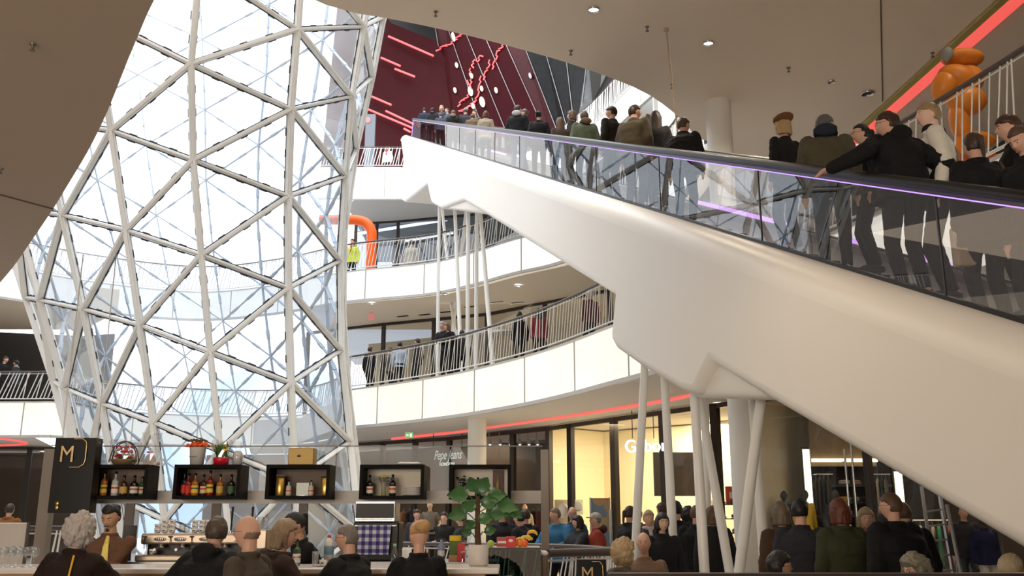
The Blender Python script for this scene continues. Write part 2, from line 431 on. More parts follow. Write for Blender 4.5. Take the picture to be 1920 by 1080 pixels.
# ground shops. facade pixels measured at the soffit line
fac = [V((-9.5, 38.5, 0)), V((-6.1, 36.2, 0)), V((-2.2, 33.2, 0)), V((1.15, 29.3, 0)), V((3.1, 26.0, 0)), V((5.5, 22.2, 0)), V((7.2, 19.2, 0)), V((8.6, 16.0, 0)), V((9.8, 12.0, 0)), V((10.2, 6, 0)), V((10.3, -2, 0))]
def seg(a, b, n): return [a+(b-a)*(i/n) for i in range(n+1)]
def glazing(name, a, b, n, z0, z1, mullw=.12, gm=None, m=None):
    root = tag(bpy.data.objects.new(name, None), kind='structure'); COL.objects.link(root); root.location = (a.x, a.y, z0)
    ps = seg(a, b, n); up = lambda p, z: V((p.x, p.y, z))
    for i in range(n):
        g = MB(); g.quad(up(ps[i], z0), up(ps[i+1], z0), up(ps[i+1], z1), up(ps[i], z1)); g.build('pane', gm or m_sglass, root)
    for p in ps:
        g = MB(); g.beam(up(p, z0), up(p, z1), mullw, mullw*1.6, (b-a).normalized()); g.build('mullion', m or m_mull, root)
    g = MB(); g.beam(up(a, z1-.05), up(b, z1-.05), .12, .12); g.beam(up(a, z0+.05), up(b, z0+.05), .1, .1); g.build('window_frame', m or m_mull, root)
    return root
nw = [1]
def W(a, b, n, z0, z1, **k):
    o = glazing('window_%d' % nw[0], a, b, n, z0, z1, **k); nw[0] += 1; return o
W(fac[1], fac[2], 3, 0, 4.3); W(fac[2], fac[3], 3, 0, 4.3)

def on_seg(a, b, px):
    lo, hi = 0.0, 1.0
    for _ in range(40):
        m = (lo+hi)/2; p = a+(b-a)*m
        if proj((p.x, p.y, 1.6))[0] < px: lo = m
        else: hi = m
    return a+(b-a)*m
fp = [fac[3], on_seg(fac[3], fac[4], 1072), on_seg(fac[3], fac[4], 1155), on_seg(fac[4], fac[5], 1250), on_seg(fac[4], fac[5], 1350), fac[5]]
for i in range(5): W(fp[i], fp[i+1], 1, 0, 4.3, mullw=.14)
W(fac[5], fac[6], 1, 0, 4.3, mullw=.1); W(fac[6], fac[7], 1, 0, 4.3, mullw=.1); W(fac[7], fac[8], 2, 0, 4.3, mullw=.1)
# interiors
wallrun([V((-6.5, 41, 0)), V((-1.5, 37, 0)), V((3.2, 32.2, 0))], 0, 4.3, .1, mat('dim_shop_wall', (.10, .07, .05), .7), 'wall_shop_left')
wallrun([V((3.0, 31.0, 0)), V((5.6, 28.5, 0)), V((8.2, 24.6, 0))], 0, 4.3, .1, m_cream, 'wall_shop_cream')
wallrun([V((1.15, 29.3, 0)), V((3.0, 31.0, 0))], 0, 4.3, .1, m_cream, 'wall_shop_divider')
wallrun([V((5.6, 22.4, 0)), V((8.2, 24.6, 0))], 0, 4.3, .1, m_cream, 'wall_shop_divider_right')
wallrun([V((8.3, 24.4, 0)), V((12.5, 18, 0)), V((14.5, 8, 0)), V((14.5, -2, 0))], 0, 4.3, .1, mat('dark_shop_wall', (.05, .042, .036), .6), 'wall_shop_dark')
wallrun([fac[8], fac[9], fac[10]], 0, 4.3, .1, m_dark, 'wall_shop_right')
# dark bulkhead above the dim left shop and grey panel inside the cream shop
g = MB(); a, b = at(1232, 848, 25.2), at(1352, 930, 23.3); g.box(a.x, b.x, 25.9, 26.0, at(0, 930, 25.9).z, at(0, 848, 25.9).z)
o = tag(g.build('display_board', mat('taupe_panel', (.16, .13, .10), .7)), 'large taupe display panel hanging inside the cream shop behind the leaning poles', 'panel')
# level 1 storefront
f1 = [V((-9, 40.6, 0)), V((-5.4, 38.6, 0)), V((-1.0, 36.6, 0)), V((3.5, 32.5, 0)), V((6.5, 27.5, 0)), V((8.5, 22, 0))]
for i in range(5): W(f1[i], f1[i+1], 2, Z1, 9.5, mullw=.1)
wallrun([p+V((2.2, 3.0, 0)) for p in f1], Z1, 9.5, .1, mat('gallery_shop_wall', (.62, .56, .42), .7), 'wall_gallery')
g = MB(); g.slab([(p.x, p.y) for p in L1r[:7]]+[(8.5, 21), (14, 24), (14, 41), (-9, 41)], 5.38, 5.46); struct('floor_gallery', g, mat('gallery_floor', (.5, .47, .42), .3))
g = MB(); g.slab([(p.x, p.y) for p in L1r[7:]]+[(15.9, -4), (15.9, 20), (4, 17)], 5.38, 5.46); struct('floor_gallery_near', g, mat('gallery_floor', (.5, .47, .42), .3))
wallrun([V((15.8, -3, 0)), V((11.5, 7, 0)), V((10.5, 14, 0)), V((10.8, 22, 0))], Z1, 9.5, .1, mat('dark_gallery_wall', (.035, .03, .028), .6), 'wall_gallery_right')
# level 2 storefront, tall dark glass with light lines
f2 = [V((-9.0, 51.5, 0)), V((-6.5, 51.0, 0)), V((-1.5, 49.5, 0)), V((4.2, 45.5, 0)), V((9.2, 36, 0))]
m_dg = glassmat('dark_shop_glass', (.35, .4, .46), 1.6, boost=1.6)
for i in range(4): W(f2[i], f2[i+1], 2, Z2, 18.0, mullw=.1, gm=m_dg)
wallrun([p+V((1.6, 4.0, 0)) for p in f2], Z2, 18, .1, mat('grey_shop_wall', (.16, .18, .21), .6), 'wall_second_gallery')
g = MB(); g.slab([(p.x, p.y) for p in [L2[i]+(L2[i]-C2).normalized()*.6 for i in (0, 1, 2, 3, 4, 5, 6, 7)]]+[(-9, 36.5), (-9.5, 56), (10, 53), (15.9, 24), (15.9, 20)], 10.46, 10.6); struct('floor_second_gallery', g, mat('gallery_floor', (.5, .47, .42), .3))
# fluorescent light lines inside level 2
def lamp_line(a, b, r, m, label, group=None):
    root = thing('tube_light', label, 'light', a, group); g = MB(); g.tube([a, b], r, 6); g.build('tube', m, root)
    g = MB(); g.beam(a+V((0, 0, .09)), b+V((0, 0, .09)), .1, .08); g.build('housing', m_alu, root)
m_tube = emat('tube_white', (.92, .96, 1), 3.5)
lamp_line(at(652, 441, 52.5), at(905, 401, 50.5), .09, m_tube, 'long white tube light running level behind the second gallery railing')
lamp_line(at(760, 452, 53.5), at(850, 437, 53), .06, m_tube, 'shorter white tube light just below the long one')
lamp_line(at(795, 424, 53.5), at(826, 432, 53), .06, m_tube, 'short tilted tube light near the leftmost pole top')
# far left ground level windows
W(V((-29, 36, 0)), V((-17.5, 38.5, 0)), 6, 0, 4.3, m=m_dark)
wallrun([V((-30, 40, 0)), V((-16.5, 42.5, 0))], 0, 4.3, .1, mat('dim_left_wall', (.10, .075, .06), .7), 'wall_left_shop')
wallrun([V((-32, 38, 0)), V((-19.5, 41.5, 0)), V((-17.8, 41.0, 0))], Z1, 9.5, .1, m_dark, 'wall_left_gallery')
g = MB(); g.slab([(-30, 30.6), (-20.5, 32.4)]+[(p.x, p.y) for p in L1b[2:5]]+[(-17.5, 41), (-32, 41)], 5.38, 5.46); struct('floor_gallery_left', g, m_floor)

g = MB(); g.slab([(p.x, p.y) for p in L1r[:5]]+[(6, 33), (3, 42), (-12, 43.5), (-10.5, 37.5), (-8.2, 36.4)], 4.36, 5.3); struct('ceiling_lower_back', g, m_soff)
wallrun([V((-14, 43.4, 0)), V((-9.5, 42.6, 0)), V((-6.5, 41, 0))], 0, 4.3, .1, mat('dim_shop_wall', (.20, .15, .11), .7), 'wall_shop_far')
# columns
def column(px, ytop, Y, z0, z1, r, name):
    x = at(px, ytop, Y).x; g = MB(); g.lathe([(r, z0), (r, z1)], (x, Y, 0), 28); return struct(name, g, m_col)
column(895, 776, 27.2, 0, 4.35, .27, 'column_1')
column(1346, 197, 16.9, 5.4, 9.5, .245, 'column_2')
column(1392, 748, 15.6, 0, 4.35, .25, 'column_3')

# ---------------------------------------------------------------- cinema wall: dark red and dark mirrored panels, top floor
red = MB(); A = at(640, 330, 56); 
pr = [at(600, 330, 54), at(640, -60, 54), at(735, 44, 54), at(816, 76, 54), at(858, 150, 54.4), at(970, 330, 54.6)]
red.add(pr, [list(range(6))[::-1]]); red.add([p+V((0, .6, 0)) for p in pr], [list(range(6))])
struct('wall_cinema', red, m_redwall)
g = MB(); top = [at(700, -80, 60), at(980, -80, 60), at(980, 330, 60), at(700, 330, 60)]; g.add(top, [(0, 1, 2, 3)]); struct('wall_cinema_back', g, m_dark)
# pleated mirrored wall: tall facets, red-lacquered on the left turning dark then grey
tops = [(816, 52), (835, 40), (868, 50), (905, 60), (942, 70), (980, 80), (1020, 90), (1060, 100), (1100, 115), (1145, 125)]
bots = [(858, 300), (925, 300), (970, 300), (1010, 300), (1045, 300), (1062, 292), (1074, 280), (1080, 272), (1083, 262), (1080, 252)]
cols = [m_redwall, m_redwall, m_redwall, m_redwall, mat('dark_red_black_panel', (.07, .012, .015), .3, .2, var=.4), m_darkpan, m_darkpan, m_darkpan, m_mirror]
FACET = []
from mathutils.geometry import intersect_ray_tri
def on_facet(px, py, off=.12):
    o_ = V((0, 0, CZ)); d_ = ray(px, py); best = None
    for a, b, c, d in FACET:
        for tr in ((a, b, c), (a, c, d)):
            h = intersect_ray_tri(*tr, d_, o_, True)
            if h is not None and (best is None or h.y < best.y): best = h
    if best is None: best = at(px, py, 51)
    return best-d_.normalized()*off
for i in range(9):
    ya = 54.5-i*.75; g = MB()
    a, b, c, d = at(*bots[i], ya), at(*bots[i+1], ya-.75), at(*tops[i+1], ya-.75), at(*tops[i], ya)
    g.quad(a, b, c, d); mid = V((0, -.25, 0)); g.quad(*[q+V((0, .4, 0)) for q in (d, c, b, a)])
    g.mi = 1; g.beam(a+V((0, -.06, 0)), d+V((0, -.06, 0)), .045, .04, V((0, -1, 0))); FACET.append((a, b, c, d))
    struct('wall_facet_%d' % (i+1), g, [cols[i], mat('facet_edge', (.28, .27, .28), .3, .6)])
# red light lines on the cinema wall
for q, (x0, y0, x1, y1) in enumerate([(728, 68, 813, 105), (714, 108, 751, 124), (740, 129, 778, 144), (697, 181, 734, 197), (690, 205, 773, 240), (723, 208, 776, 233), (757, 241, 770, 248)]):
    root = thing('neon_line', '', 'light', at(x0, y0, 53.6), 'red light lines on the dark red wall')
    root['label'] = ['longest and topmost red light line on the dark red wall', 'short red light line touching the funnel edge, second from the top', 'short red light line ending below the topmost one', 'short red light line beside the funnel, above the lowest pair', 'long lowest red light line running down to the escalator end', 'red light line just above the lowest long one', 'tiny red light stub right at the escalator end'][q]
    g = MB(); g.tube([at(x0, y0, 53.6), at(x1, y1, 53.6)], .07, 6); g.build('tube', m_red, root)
# zigzag reflections of red neon in the pleated mirror, built as glowing tubes
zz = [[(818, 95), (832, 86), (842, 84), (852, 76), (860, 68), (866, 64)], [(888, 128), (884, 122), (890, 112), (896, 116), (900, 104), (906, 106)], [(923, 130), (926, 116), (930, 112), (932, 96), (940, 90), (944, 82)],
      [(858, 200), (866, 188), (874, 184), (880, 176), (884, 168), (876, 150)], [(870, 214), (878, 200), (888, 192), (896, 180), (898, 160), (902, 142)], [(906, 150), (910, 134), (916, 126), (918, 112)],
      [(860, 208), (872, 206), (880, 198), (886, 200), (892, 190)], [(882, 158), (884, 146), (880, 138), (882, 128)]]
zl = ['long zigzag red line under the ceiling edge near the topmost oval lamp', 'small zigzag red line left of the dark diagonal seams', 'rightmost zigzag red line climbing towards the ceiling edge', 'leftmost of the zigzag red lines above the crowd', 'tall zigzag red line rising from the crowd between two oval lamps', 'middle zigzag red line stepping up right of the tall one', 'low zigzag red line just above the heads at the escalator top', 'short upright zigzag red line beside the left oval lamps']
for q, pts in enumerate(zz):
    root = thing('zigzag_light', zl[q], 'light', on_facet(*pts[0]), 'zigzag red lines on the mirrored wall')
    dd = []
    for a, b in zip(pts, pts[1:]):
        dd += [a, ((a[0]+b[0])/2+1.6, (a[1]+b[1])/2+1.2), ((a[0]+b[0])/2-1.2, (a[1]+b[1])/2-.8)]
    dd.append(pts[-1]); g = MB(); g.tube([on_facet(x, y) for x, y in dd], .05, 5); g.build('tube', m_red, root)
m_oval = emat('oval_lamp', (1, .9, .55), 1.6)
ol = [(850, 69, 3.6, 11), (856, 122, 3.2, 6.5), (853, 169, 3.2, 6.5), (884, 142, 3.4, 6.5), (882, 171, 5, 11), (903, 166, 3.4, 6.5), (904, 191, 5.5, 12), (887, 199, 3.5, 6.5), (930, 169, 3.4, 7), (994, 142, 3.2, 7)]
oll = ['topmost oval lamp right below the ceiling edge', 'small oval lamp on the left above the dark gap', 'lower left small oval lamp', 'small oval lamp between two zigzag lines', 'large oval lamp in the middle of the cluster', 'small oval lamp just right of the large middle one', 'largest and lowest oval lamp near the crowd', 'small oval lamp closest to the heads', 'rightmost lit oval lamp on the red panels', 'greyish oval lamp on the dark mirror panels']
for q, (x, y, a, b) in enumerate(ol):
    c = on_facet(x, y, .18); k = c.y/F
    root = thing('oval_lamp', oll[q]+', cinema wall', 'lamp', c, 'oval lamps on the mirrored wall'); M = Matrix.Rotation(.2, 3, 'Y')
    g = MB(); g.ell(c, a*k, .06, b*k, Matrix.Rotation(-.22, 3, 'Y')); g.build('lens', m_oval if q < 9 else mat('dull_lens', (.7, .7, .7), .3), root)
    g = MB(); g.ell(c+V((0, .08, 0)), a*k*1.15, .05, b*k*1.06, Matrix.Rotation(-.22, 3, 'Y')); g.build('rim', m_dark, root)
# grey totem with red spot at the top floor
root = thing('info_totem', 'grey upright totem with a blurred red mark at the top floor beside the funnel', 'totem', (at(694, 300, 50).x, 50, Z3))
a, b = at(684, 262, 50), at(704, 214, 50); g = MB(); g.box(a.x, b.x, 50, 50.3, Z3, b.z); g.build('pillar', mat('totem_grey', (.22, .25, .30), .4), root)
g = MB(); c = at(690, 225, 49.97); g.ell(c, .16, .02, .2); g.build('red_mark', emat('totem_red', (.8, .05, .06), .5), root)
# dark shop front far at top right behind the steep railing
g = MB(); g.add([at(1120, 290, 48), at(1100, 80, 48), at(1200, 60, 48), at(1330, 300, 44)], [(0, 1, 2, 3)]); struct('wall_upper_shop', g, m_dark)
# roof: daylight opening above the atrium, closed above the cinema and right galleries
g = MB(); g.box(-8, 17, 44, 64, 38, 38.5); g.box(6, 17, -10, 38, 26.5, 27); struct('ceiling_roof', g, m_dark)

# orange duct on second gallery
root = thing('air_duct', 'fat bright orange bent duct standing behind the second gallery railing', 'duct', at(694, 505, 37.2))
pts = [at(600, 412, 37.2), at(650, 412, 37.2), at(672, 413, 37.2), at(686, 418, 37.2), at(694, 428, 37.2), at(697, 442, 37.2)]
c = pts[-1]; pts += [V((c.x, c.y, c.z-1.5)), V((c.x, c.y, Z2-.1))]
pts = path_resample(pts, .12); g = MB(); g.tube(pts, .21, 18); g.build('pipe', mat('orange_duct', (.95, .13, .01), .35), root)
g = MB(); g.lathe([(.21, 0), (.26, 0), (.26, .05), (.21, .05)], (c.x, c.y, Z2), 20); g.build('base_flange', m_alu, root)
# ---------------------------------------------------------------- escalator
VPx, VPy = 580, 198
E = ray(VPx, VPy).normalized(); EH = V((E.x, E.y, 0)).normalized(); RX = V((EH.y, -EH.x, 0)); Z = V((0, 0, 1))
lo, hi = 3.0, 12.0
for _ in range(50):
    Y = (lo+hi)/2; A = at(1920, 605, Y); y = proj(A+Z*.95)[1]
    if 605-y > 249: lo = Y
    else: hi = Y
A = at(1920, 605, Y)
def O(t, s=0, v=0): return A+E*t+RX*s+Z*v
def t_of_px(px, s=0, v=0):
    a, b = -5.0, 60.0
    for _ in range(50):
        m = (a+b)/2
        if proj(O(m, s, v))[0] > px: a = m
        else: b = m
    return (a+b)/2
TE = t_of_px(774); TS = -5.2
esc = thing('escalator', 'long white escalator with glass balustrades rising across the hall to the top floor', 'escalator', A)
SN = -.28; PN = A+RX*SN
def onside(px, py, s=SN): return on_plane(px, py, A+RX*s, RX)
SH = .34   # shoulder drop
top0 = O(TS, SN, -SH)
body_px = [(1920+700, 1040+437), (1920, 1040), (1435, 748), (1330, 682), (1300, 742), (1275, 735), (1200, 690), (1152, 655), (1142, 636), (1150, 556), (905, 400), (868, 377), (826, 392), (808, 381), (800, 345), (757, 379), (748, 373), (756, 300)]
poly = [onside(*q) for q in body_px]
tA = (poly[0]-A).dot(EH)/E.dot(EH)
poly[0] = poly[1]+(poly[1]-poly[2]).normalized()*((poly[1]-A).dot(EH)/E.dot(EH)-TS)
ttop = t_of_px(762)
bm = bmesh.new(); W0 = 1.5+2*.28
tops = [O(ttop, SN, -SH), O(TS, SN, -SH)]
ring = [bm.verts.new(p) for p in poly+tops]; f = bm.faces.new(ring)
ex = bmesh.ops.extrude_face_region(bm, geom=[f]); nv = [e_ for e_ in ex['geom'] if isinstance(e_, bmesh.types.BMVert)]
for v_ in nv: v_.co += RX*W0
bmesh.ops.recalc_face_normals(bm, faces=bm.faces[:])
n = len(ring); bm.verts.index_update()
keep = set()
ntop = {ring[-1], ring[-2]} | {v_ for v_ in nv if any((v_.co-(t_+RX*W0)).length < 1e-4 for t_ in tops)}
eds = []
for e_ in bm.edges:
    a, b = e_.verts
    if a in ntop and b in ntop: continue
    if abs((a.co-b.co).normalized().dot(RX)) > .9:
        # long cross edges: soften bracket corners
        if a in ntop: continue
        eds.append(e_); continue
    eds.append(e_)
bmesh.ops.bevel(bm, geom=eds, offset=.13, segments=4, profile=.5, affect='EDGES', clamp_overlap=True)
g = MB(); bm.faces.ensure_lookup_table(); bm.verts.index_update()
big = [f.calc_area() > 2.0 for f in bm.faces]
vs_ = [v.co.copy() for v in bm.verts]; fs_ = [[v.index for v in f.verts] for f in bm.faces]
g.add(vs_, [f for f, b in zip(fs_, big) if b], False); 
base = 0
for f_, b in zip(fs_, big):
    if not b: g.f.append(f_); g.m.append(0); g.sm.append(True)
bm.free()
# rounded shoulders along both sides and the top deck
NS = 8
def shoulder(sgn):
    vs = []; ts = [TS, 0, 5, 10, 15, 20, 25, 30, 35, ttop]
    for t_ in ts:
        for k_ in range(NS+1):
            a = PI/2*k_/NS
            s_ = SN+(.30)*(1-math.cos(a)); v_ = -SH+SH*math.sin(a)
            if sgn < 0: s_ = 1.5-s_
            vs.append(O(t_, s_, v_))
        vs.append(O(t_, .06 if sgn > 0 else 1.44, 0))
    w_ = NS+2
    fs = [(i*w_+k_, i*w_+k_+1, (i+1)*w_+k_+1, (i+1)*w_+k_) for i in range(len(ts)-1) for k_ in range(w_-1)]
    g.add(vs, fs, True)
    e0 = (len(ts)-1)*w_
    g.add(vs[e0:e0+w_]+[O(ttop, .06 if sgn > 0 else 1.44, -SH)], [list(range(w_+1))], False)
shoulder(1); shoulder(-1)
g.build('cladding', m_esc, esc)
# inset bracket blocks under the beam where the poles meet it
def bracket(px, s0, s1):
    P_ = [on_plane(x, y, A+RX*s0, RX) for x, y in px]
    bm = bmesh.new(); f = bm.faces.new([bm.verts.new(p) for p in P_]); ex = bmesh.ops.extrude_face_region(bm, geom=[f])
    for v_ in ex['geom']:
        if isinstance(v_, bmesh.types.BMVert): v_.co += RX*(s1-s0)
    bmesh.ops.recalc_face_normals(bm, faces=bm.faces[:])
    bmesh.ops.bevel(bm, geom=bm.edges[:], offset=.10, segments=4, profile=.5, affect='EDGES', clamp_overlap=True)
    g = MB(); g.bm(bm, True); return g.build('pole_bracket', m_esc, esc)
bracket([(1255, 640), (1262, 722), (1300, 746), (1436, 749), (1450, 640)], -.16, 1.55)
bracket([(806, 350), (812, 384), (832, 391), (908, 402), (920, 340)], -.16, 1.55)
# inner deck (skirt boards) + steps
g = MB()
for s_, s2 in ((0.05, .2), (1.3, 1.45)): g.add([O(TS, s_, 0), O(TS, s2, -.12), O(ttop, s2, -.12), O(ttop, s_, 0)], [(0, 1, 2, 3)])
g.build('skirt_panel', m_alu, esc)
g = MB(); tt = TS; g.smooth = False
m_step = mat('step_grey', (.16, .16, .17), .4, .5)
while tt < ttop-.5:
    p = O(tt, .2, -.22); q = p+RX*1.1; d = EH*.44; h = Z*(.44*E.z/math.sqrt(1-E.z**2))
    g.quad(p, q, q+d, p+d); g.quad(p+d, q+d, q+d+h, p+d+h); tt += .44/math.sqrt(1-E.z**2)
g.build('step_band', m_step, esc)
# glass panels with joints, slanted end
m_joint = mat('glass_joint', (.03, .03, .035), .4)
def balustrade(s):
    t0 = TS
    tend = TE
    L_ = 3.0; t_ = t0
    while t_ < tend-.2:
        t1 = min(t_+L_, tend); g = MB()
        a, b, c, d = O(t_+.008, s, 0), O(t1-.008, s, 0), O(t1-.008, s, .86), O(t_+.008, s, .86)
        if t1 >= tend-1e-6: b = O(t1+.45, s, 0)
        g.quad(a, b, c, d); g.build('glass_panel', m_eglass, esc)
        g = MB(); g.beam(O(t1, s, 0), O(t1, s, .86), .014, .016, E); g.build('glass_joint', m_joint, esc) if t1 < tend-.1 else None
        t_ = t1
    # handrail: dark rounded profile, alloy carrier and LED line
    g = MB(); hp = [O(TS, s, .915)]+[O(t_, s, .915) for t_ in (0, 10, 20, 30, tend-.3)]+[O(tend, s, .90), O(tend+.10, s, .85)]
    rings = []
    for i, p in enumerate(hp):
        d = (hp[min(i+1, len(hp)-1)]-hp[max(0, i-1)]).normalized(); u = RX; v = u.cross(d).normalized()
        rings.append((p, u, v, .055, .045))
    g.loft(rings, 12); g.build('handrail', m_rubber, esc)
    g = MB(); g.beam(O(TS, s, .86), O(tend, s, .86), .04, .05, Z); g.build('rail_carrier', mat('rail_profile', (.06, .055, .07), .3, .6), esc)
    g = MB(); g.beam(O(TS, s-.03 if s == 0 else s-.03, .832), O(tend, s-.03, .832), .010, .010, Z)
    g.beam(O(tend+.02, s, .82), O(tend+.47, s, .02), .05, .03, RX); g.build('led_strip', m_led, esc)
    g = MB(); g.beam(O(TS, s, .01), O(ttop, s, .01), .05, .035, Z); g.build('glass_shoe', m_rubber, esc)
balustrade(0.0); balustrade(1.5)
# lit skirt strips on the far side (seen between the riders)
for (x0, x1) in ((1302, 1476), (1578, 1619), (1737, 1784), (912, 950)):
    a, b = t_of_px(x1, 1.42, .03), t_of_px(x0, 1.42, .03); g = MB(); g.beam(O(a, 1.40, .05), O(b, 1.40, .05), .03, .055, Z); g.build('skirt_light', m_led2, esc)
# support poles
def pole(x0, y0, x1, y1, s, zb, r, tag_=None):
    P0 = on_plane(x0, y0, A+RX*s, RX)
    d1 = on_plane(x1, y1, A+RX*s, RX); d = (d1-P0); k = (zb-P0.z)/d.z
    B = P0+d*k; top = P0-d.normalized()*.35
    g = MB(); mid = P0+(B-P0)*.5; g.tube([top, P0, mid, B], [r*.92, r*.95, r*1.08, r], 16); g.build('support_pole', m_white, esc)
for q, (a, b, c, d, s) in enumerate([(1208, 700, 1189, 1075, .10), (1246, 712, 1265, 1073, .30), (1302, 745, 1321, 1073, .1), (1322, 745, 1326, 1000, 1.1), (1315, 762, 1368, 1073, .75), (1427, 747, 1386, 1073, .25), (1411, 747, 1434, 1066, .9)]):
    pole(a, b, c, d, s, 0.0, .058)
for q, (a, b, c, d, s) in enumerate([(824, 390, 820, 690, .1), (829, 392, 850, 600, .9), (853, 395, 862, 617, .3), (874, 397, 850, 607, 1.0), (878, 397, 877, 607, .2), (894, 400, 893, 607, .7), (901, 403, 917, 600, .5)]):
    pole(a, b, c, d, s, Z1-.04, .062)

# ---------------------------------------------------------------- glass funnel
def interp(y, tab):
    if y <= tab[0][0]: a, b = tab[0], tab[1]
    elif y >= tab[-1][0]: a, b = tab[-2], tab[-1]
    else:
        for a, b in zip(tab, tab[1:]):
            if a[0] <= y <= b[0]: break
    return a[1]+(b[1]-a[1])*(y-a[0])/(b[0]-a[0])
LT = [(-200, -290), (0, -190), (120, -120), (245, -60), (404, 4), (490, 40), (563, 58), (667, 100), (813, 143), (1000, 187), (1200, 215)]
RT = [(-200, 800), (0, 745), (40, 737), (180, 700), (278, 668), (380, 650), (480, 643), (660, 648), (830, 664), (1000, 690), (1200, 720)]
YC = 27.0
def fpt(px, py, back=False):
    l, r = interp(py, LT), interp(py, RT); xc = (l+r)/2; Rp = (r-l)/2; sn = max(-.999, min(.999, (px-xc)/Rp)); Rm = Rp*YC/F
    dep = YC+(1 if back else -1)*Rm*math.sqrt(1-sn*sn)
    return at(px, py, dep)
MER = {
 -3: [(-140, -200), (-120, 10), (-60, 200), (-5, 385), (50, 558), (102, 715), (145, 880), (178, 1050)],
 -2: [(-95, -200), (-60, 5), (-15, 205), (30, 390), (77, 563), (123, 728), (160, 895), (190, 1065)],
 -1: [(10, -210), (45, 25), (80, 225), (119, 404), (158, 580), (193, 757), (222, 935), (245, 1110)],
 0: [(140, -190), (172, 28), (209, 245), (237, 432), (263, 610), (288, 792), (310, 975), (332, 1160)],
 1: [(374, -65), (358, 120), (362, 300), (377, 478), (394, 660), (413, 845), (432, 1030), (445, 1210)],
 2: [(568, -95), (557, 55), (545, 205), (540, 368), (540, 540), (545, 718), (553, 900), (562, 1085)],
 3: [(705, -100), (680, 50), (658, 181), (646, 330), (636, 489), (638, 657), (655, 828), (672, 1000)],
 4: [(750, -120), (717, 32), (696, 145), (666, 278), (644, 430), (641, 590), (652, 745), (672, 905)],
}
# shift index so that row i of neighbours touch the same way as in the photo
fun = thing('glass_funnel', 'huge leaning glass funnel with pale triangular steel lattice rising through the hall', 'glass funnel', (fpt(400, 900).x, YC, 0))
bars = []; tris = []
def J(k, i): return fpt(*MER[k][i]) if 0 <= i < len(MER[k]) else None
for k in MER:
    for i in range(7):
        bars.append((J(k, i), J(k, i+1), 1))
for k in range(-3, 4):
    for i in range(8):
        if k in (-3, -2, -1, 0):     # right node i joins left i (thin) and left i+1 (thick)
            a = J(k+1, i); b = J(k, i); c = J(k, i+1)
            if k == 0: pass
            bars.append((a, b, 0))
            if c: bars.append((a, c, 2))
            if c:
                tris.append((a, b, c))
                if J(k+1, i+1): tris.append((a, c, J(k+1, i+1)))
        elif k == 1:                 # M2[i] joins M1[i] thick shifted
            a = J(2, i); b = J(1, i); c = J(1, i+1)
            # M2[1]=55 : thin to M1[0], thick to M1[1]
            bb = J(1, i-1)
            if a and bb: bars.append((a, bb, 0))
            if a and b: bars.append((a, b, 2))
            if a and b and bb: tris.append((a, bb, b))
            if a and b and J(2, i+1): tris.append((a, b, J(2, i+1)))
        else:                        # left node i joins right i (thin) and right i+1 (thick)
            a = J(k, i); b = J(k+1, i); c = J(k+1, i+1)
            if k == 3: b, c = J(4, i), J(4, i+1)
            bars.append((a, b, 0))
            if c: bars.append((a, c, 2)); tris.append((a, b, c))
            if c and J(k, i+1): tris.append((a, c, J(k, i+1)))
def axis_at(p):
    x, y = proj(p); l, r = interp(y, LT), interp(y, RT); return at((l+r)/2, y, YC)
def inview(p): x, y = proj(p); return -60 < x < 800 and -60 < y < 1010
bars = [b for b in bars if b[0] is not None and b[1] is not None]
bars.sort(key=lambda b: 0 if (inview(b[0]) and inview(b[1])) else 1)
rest = MB()
for q, (a, b, ty) in enumerate(bars):
    mid = (a+b)/2; n_ = (mid-axis_at(mid)); n_.z *= .3; n_.normalize()
    w_, h_ = [(.09, .11), (.15, .16), (.125, .17)][ty]
    g = rest if q >= 95 else MB(); g.mi = 0; g.beam(a, b, w_, h_, n_)
    g.mi = 0; g.beam(a+n_*(h_/2+.02), b+n_*(h_/2+.02), w_*.45, .05, n_)
    if q < 95: g.build('lattice_bar', m_steel, fun)
if rest.v: o = rest.build('lattice_bars_outside', m_steel, fun); o['kind'] = 'stuff'
g = MB()
for k in MER:
    for i in range(8):
        p = J(k, i); n_ = (p-axis_at(p)).normalized(); g.ell(p+n_*.02, .085, .085, .085, n=8, m=6)
g.build('node_joints', m_steel, fun)
tr2 = [t_ for t_ in tris if None not in t_]; tr2.sort(key=lambda t_: 0 if all(inview(p) for p in t_) else 1)
for q, t_ in enumerate(tr2):
    c = (t_[0]+t_[1]+t_[2])/3; inn = [(p+(c-p).normalized()*.03) for p in t_]
    n_ = (c-axis_at(c)).normalized()
    inn = [p-n_*.03 for p in inn]; c2 = c-n_*.03
    if q >= 98: continue
    g = MB(); g.add(inn, [(0, 1, 2)]); pane = g.build('glass_pane', m_fglass, fun)
    g = MB()
    for u in range(3):
        a, b = inn[u], inn[(u+1) % 3]; dd = (c2-(a+b)/2).normalized()*.055; g.beam(a+dd, b+dd, .026, .03, n_)
        for tq in (.25, .5, .75):
            m_ = a+(b-a)*tq+dd*1.25; g.beam(m_-(b-a).normalized()*.10, m_+(b-a).normalized()*.10, .04, .03, n_)
    gk = g.build('gasket', m_gask, pane, world=False); 
    me = gk.data; off = V(fun.location)
    for v_ in me.vertices: v_.co -= off
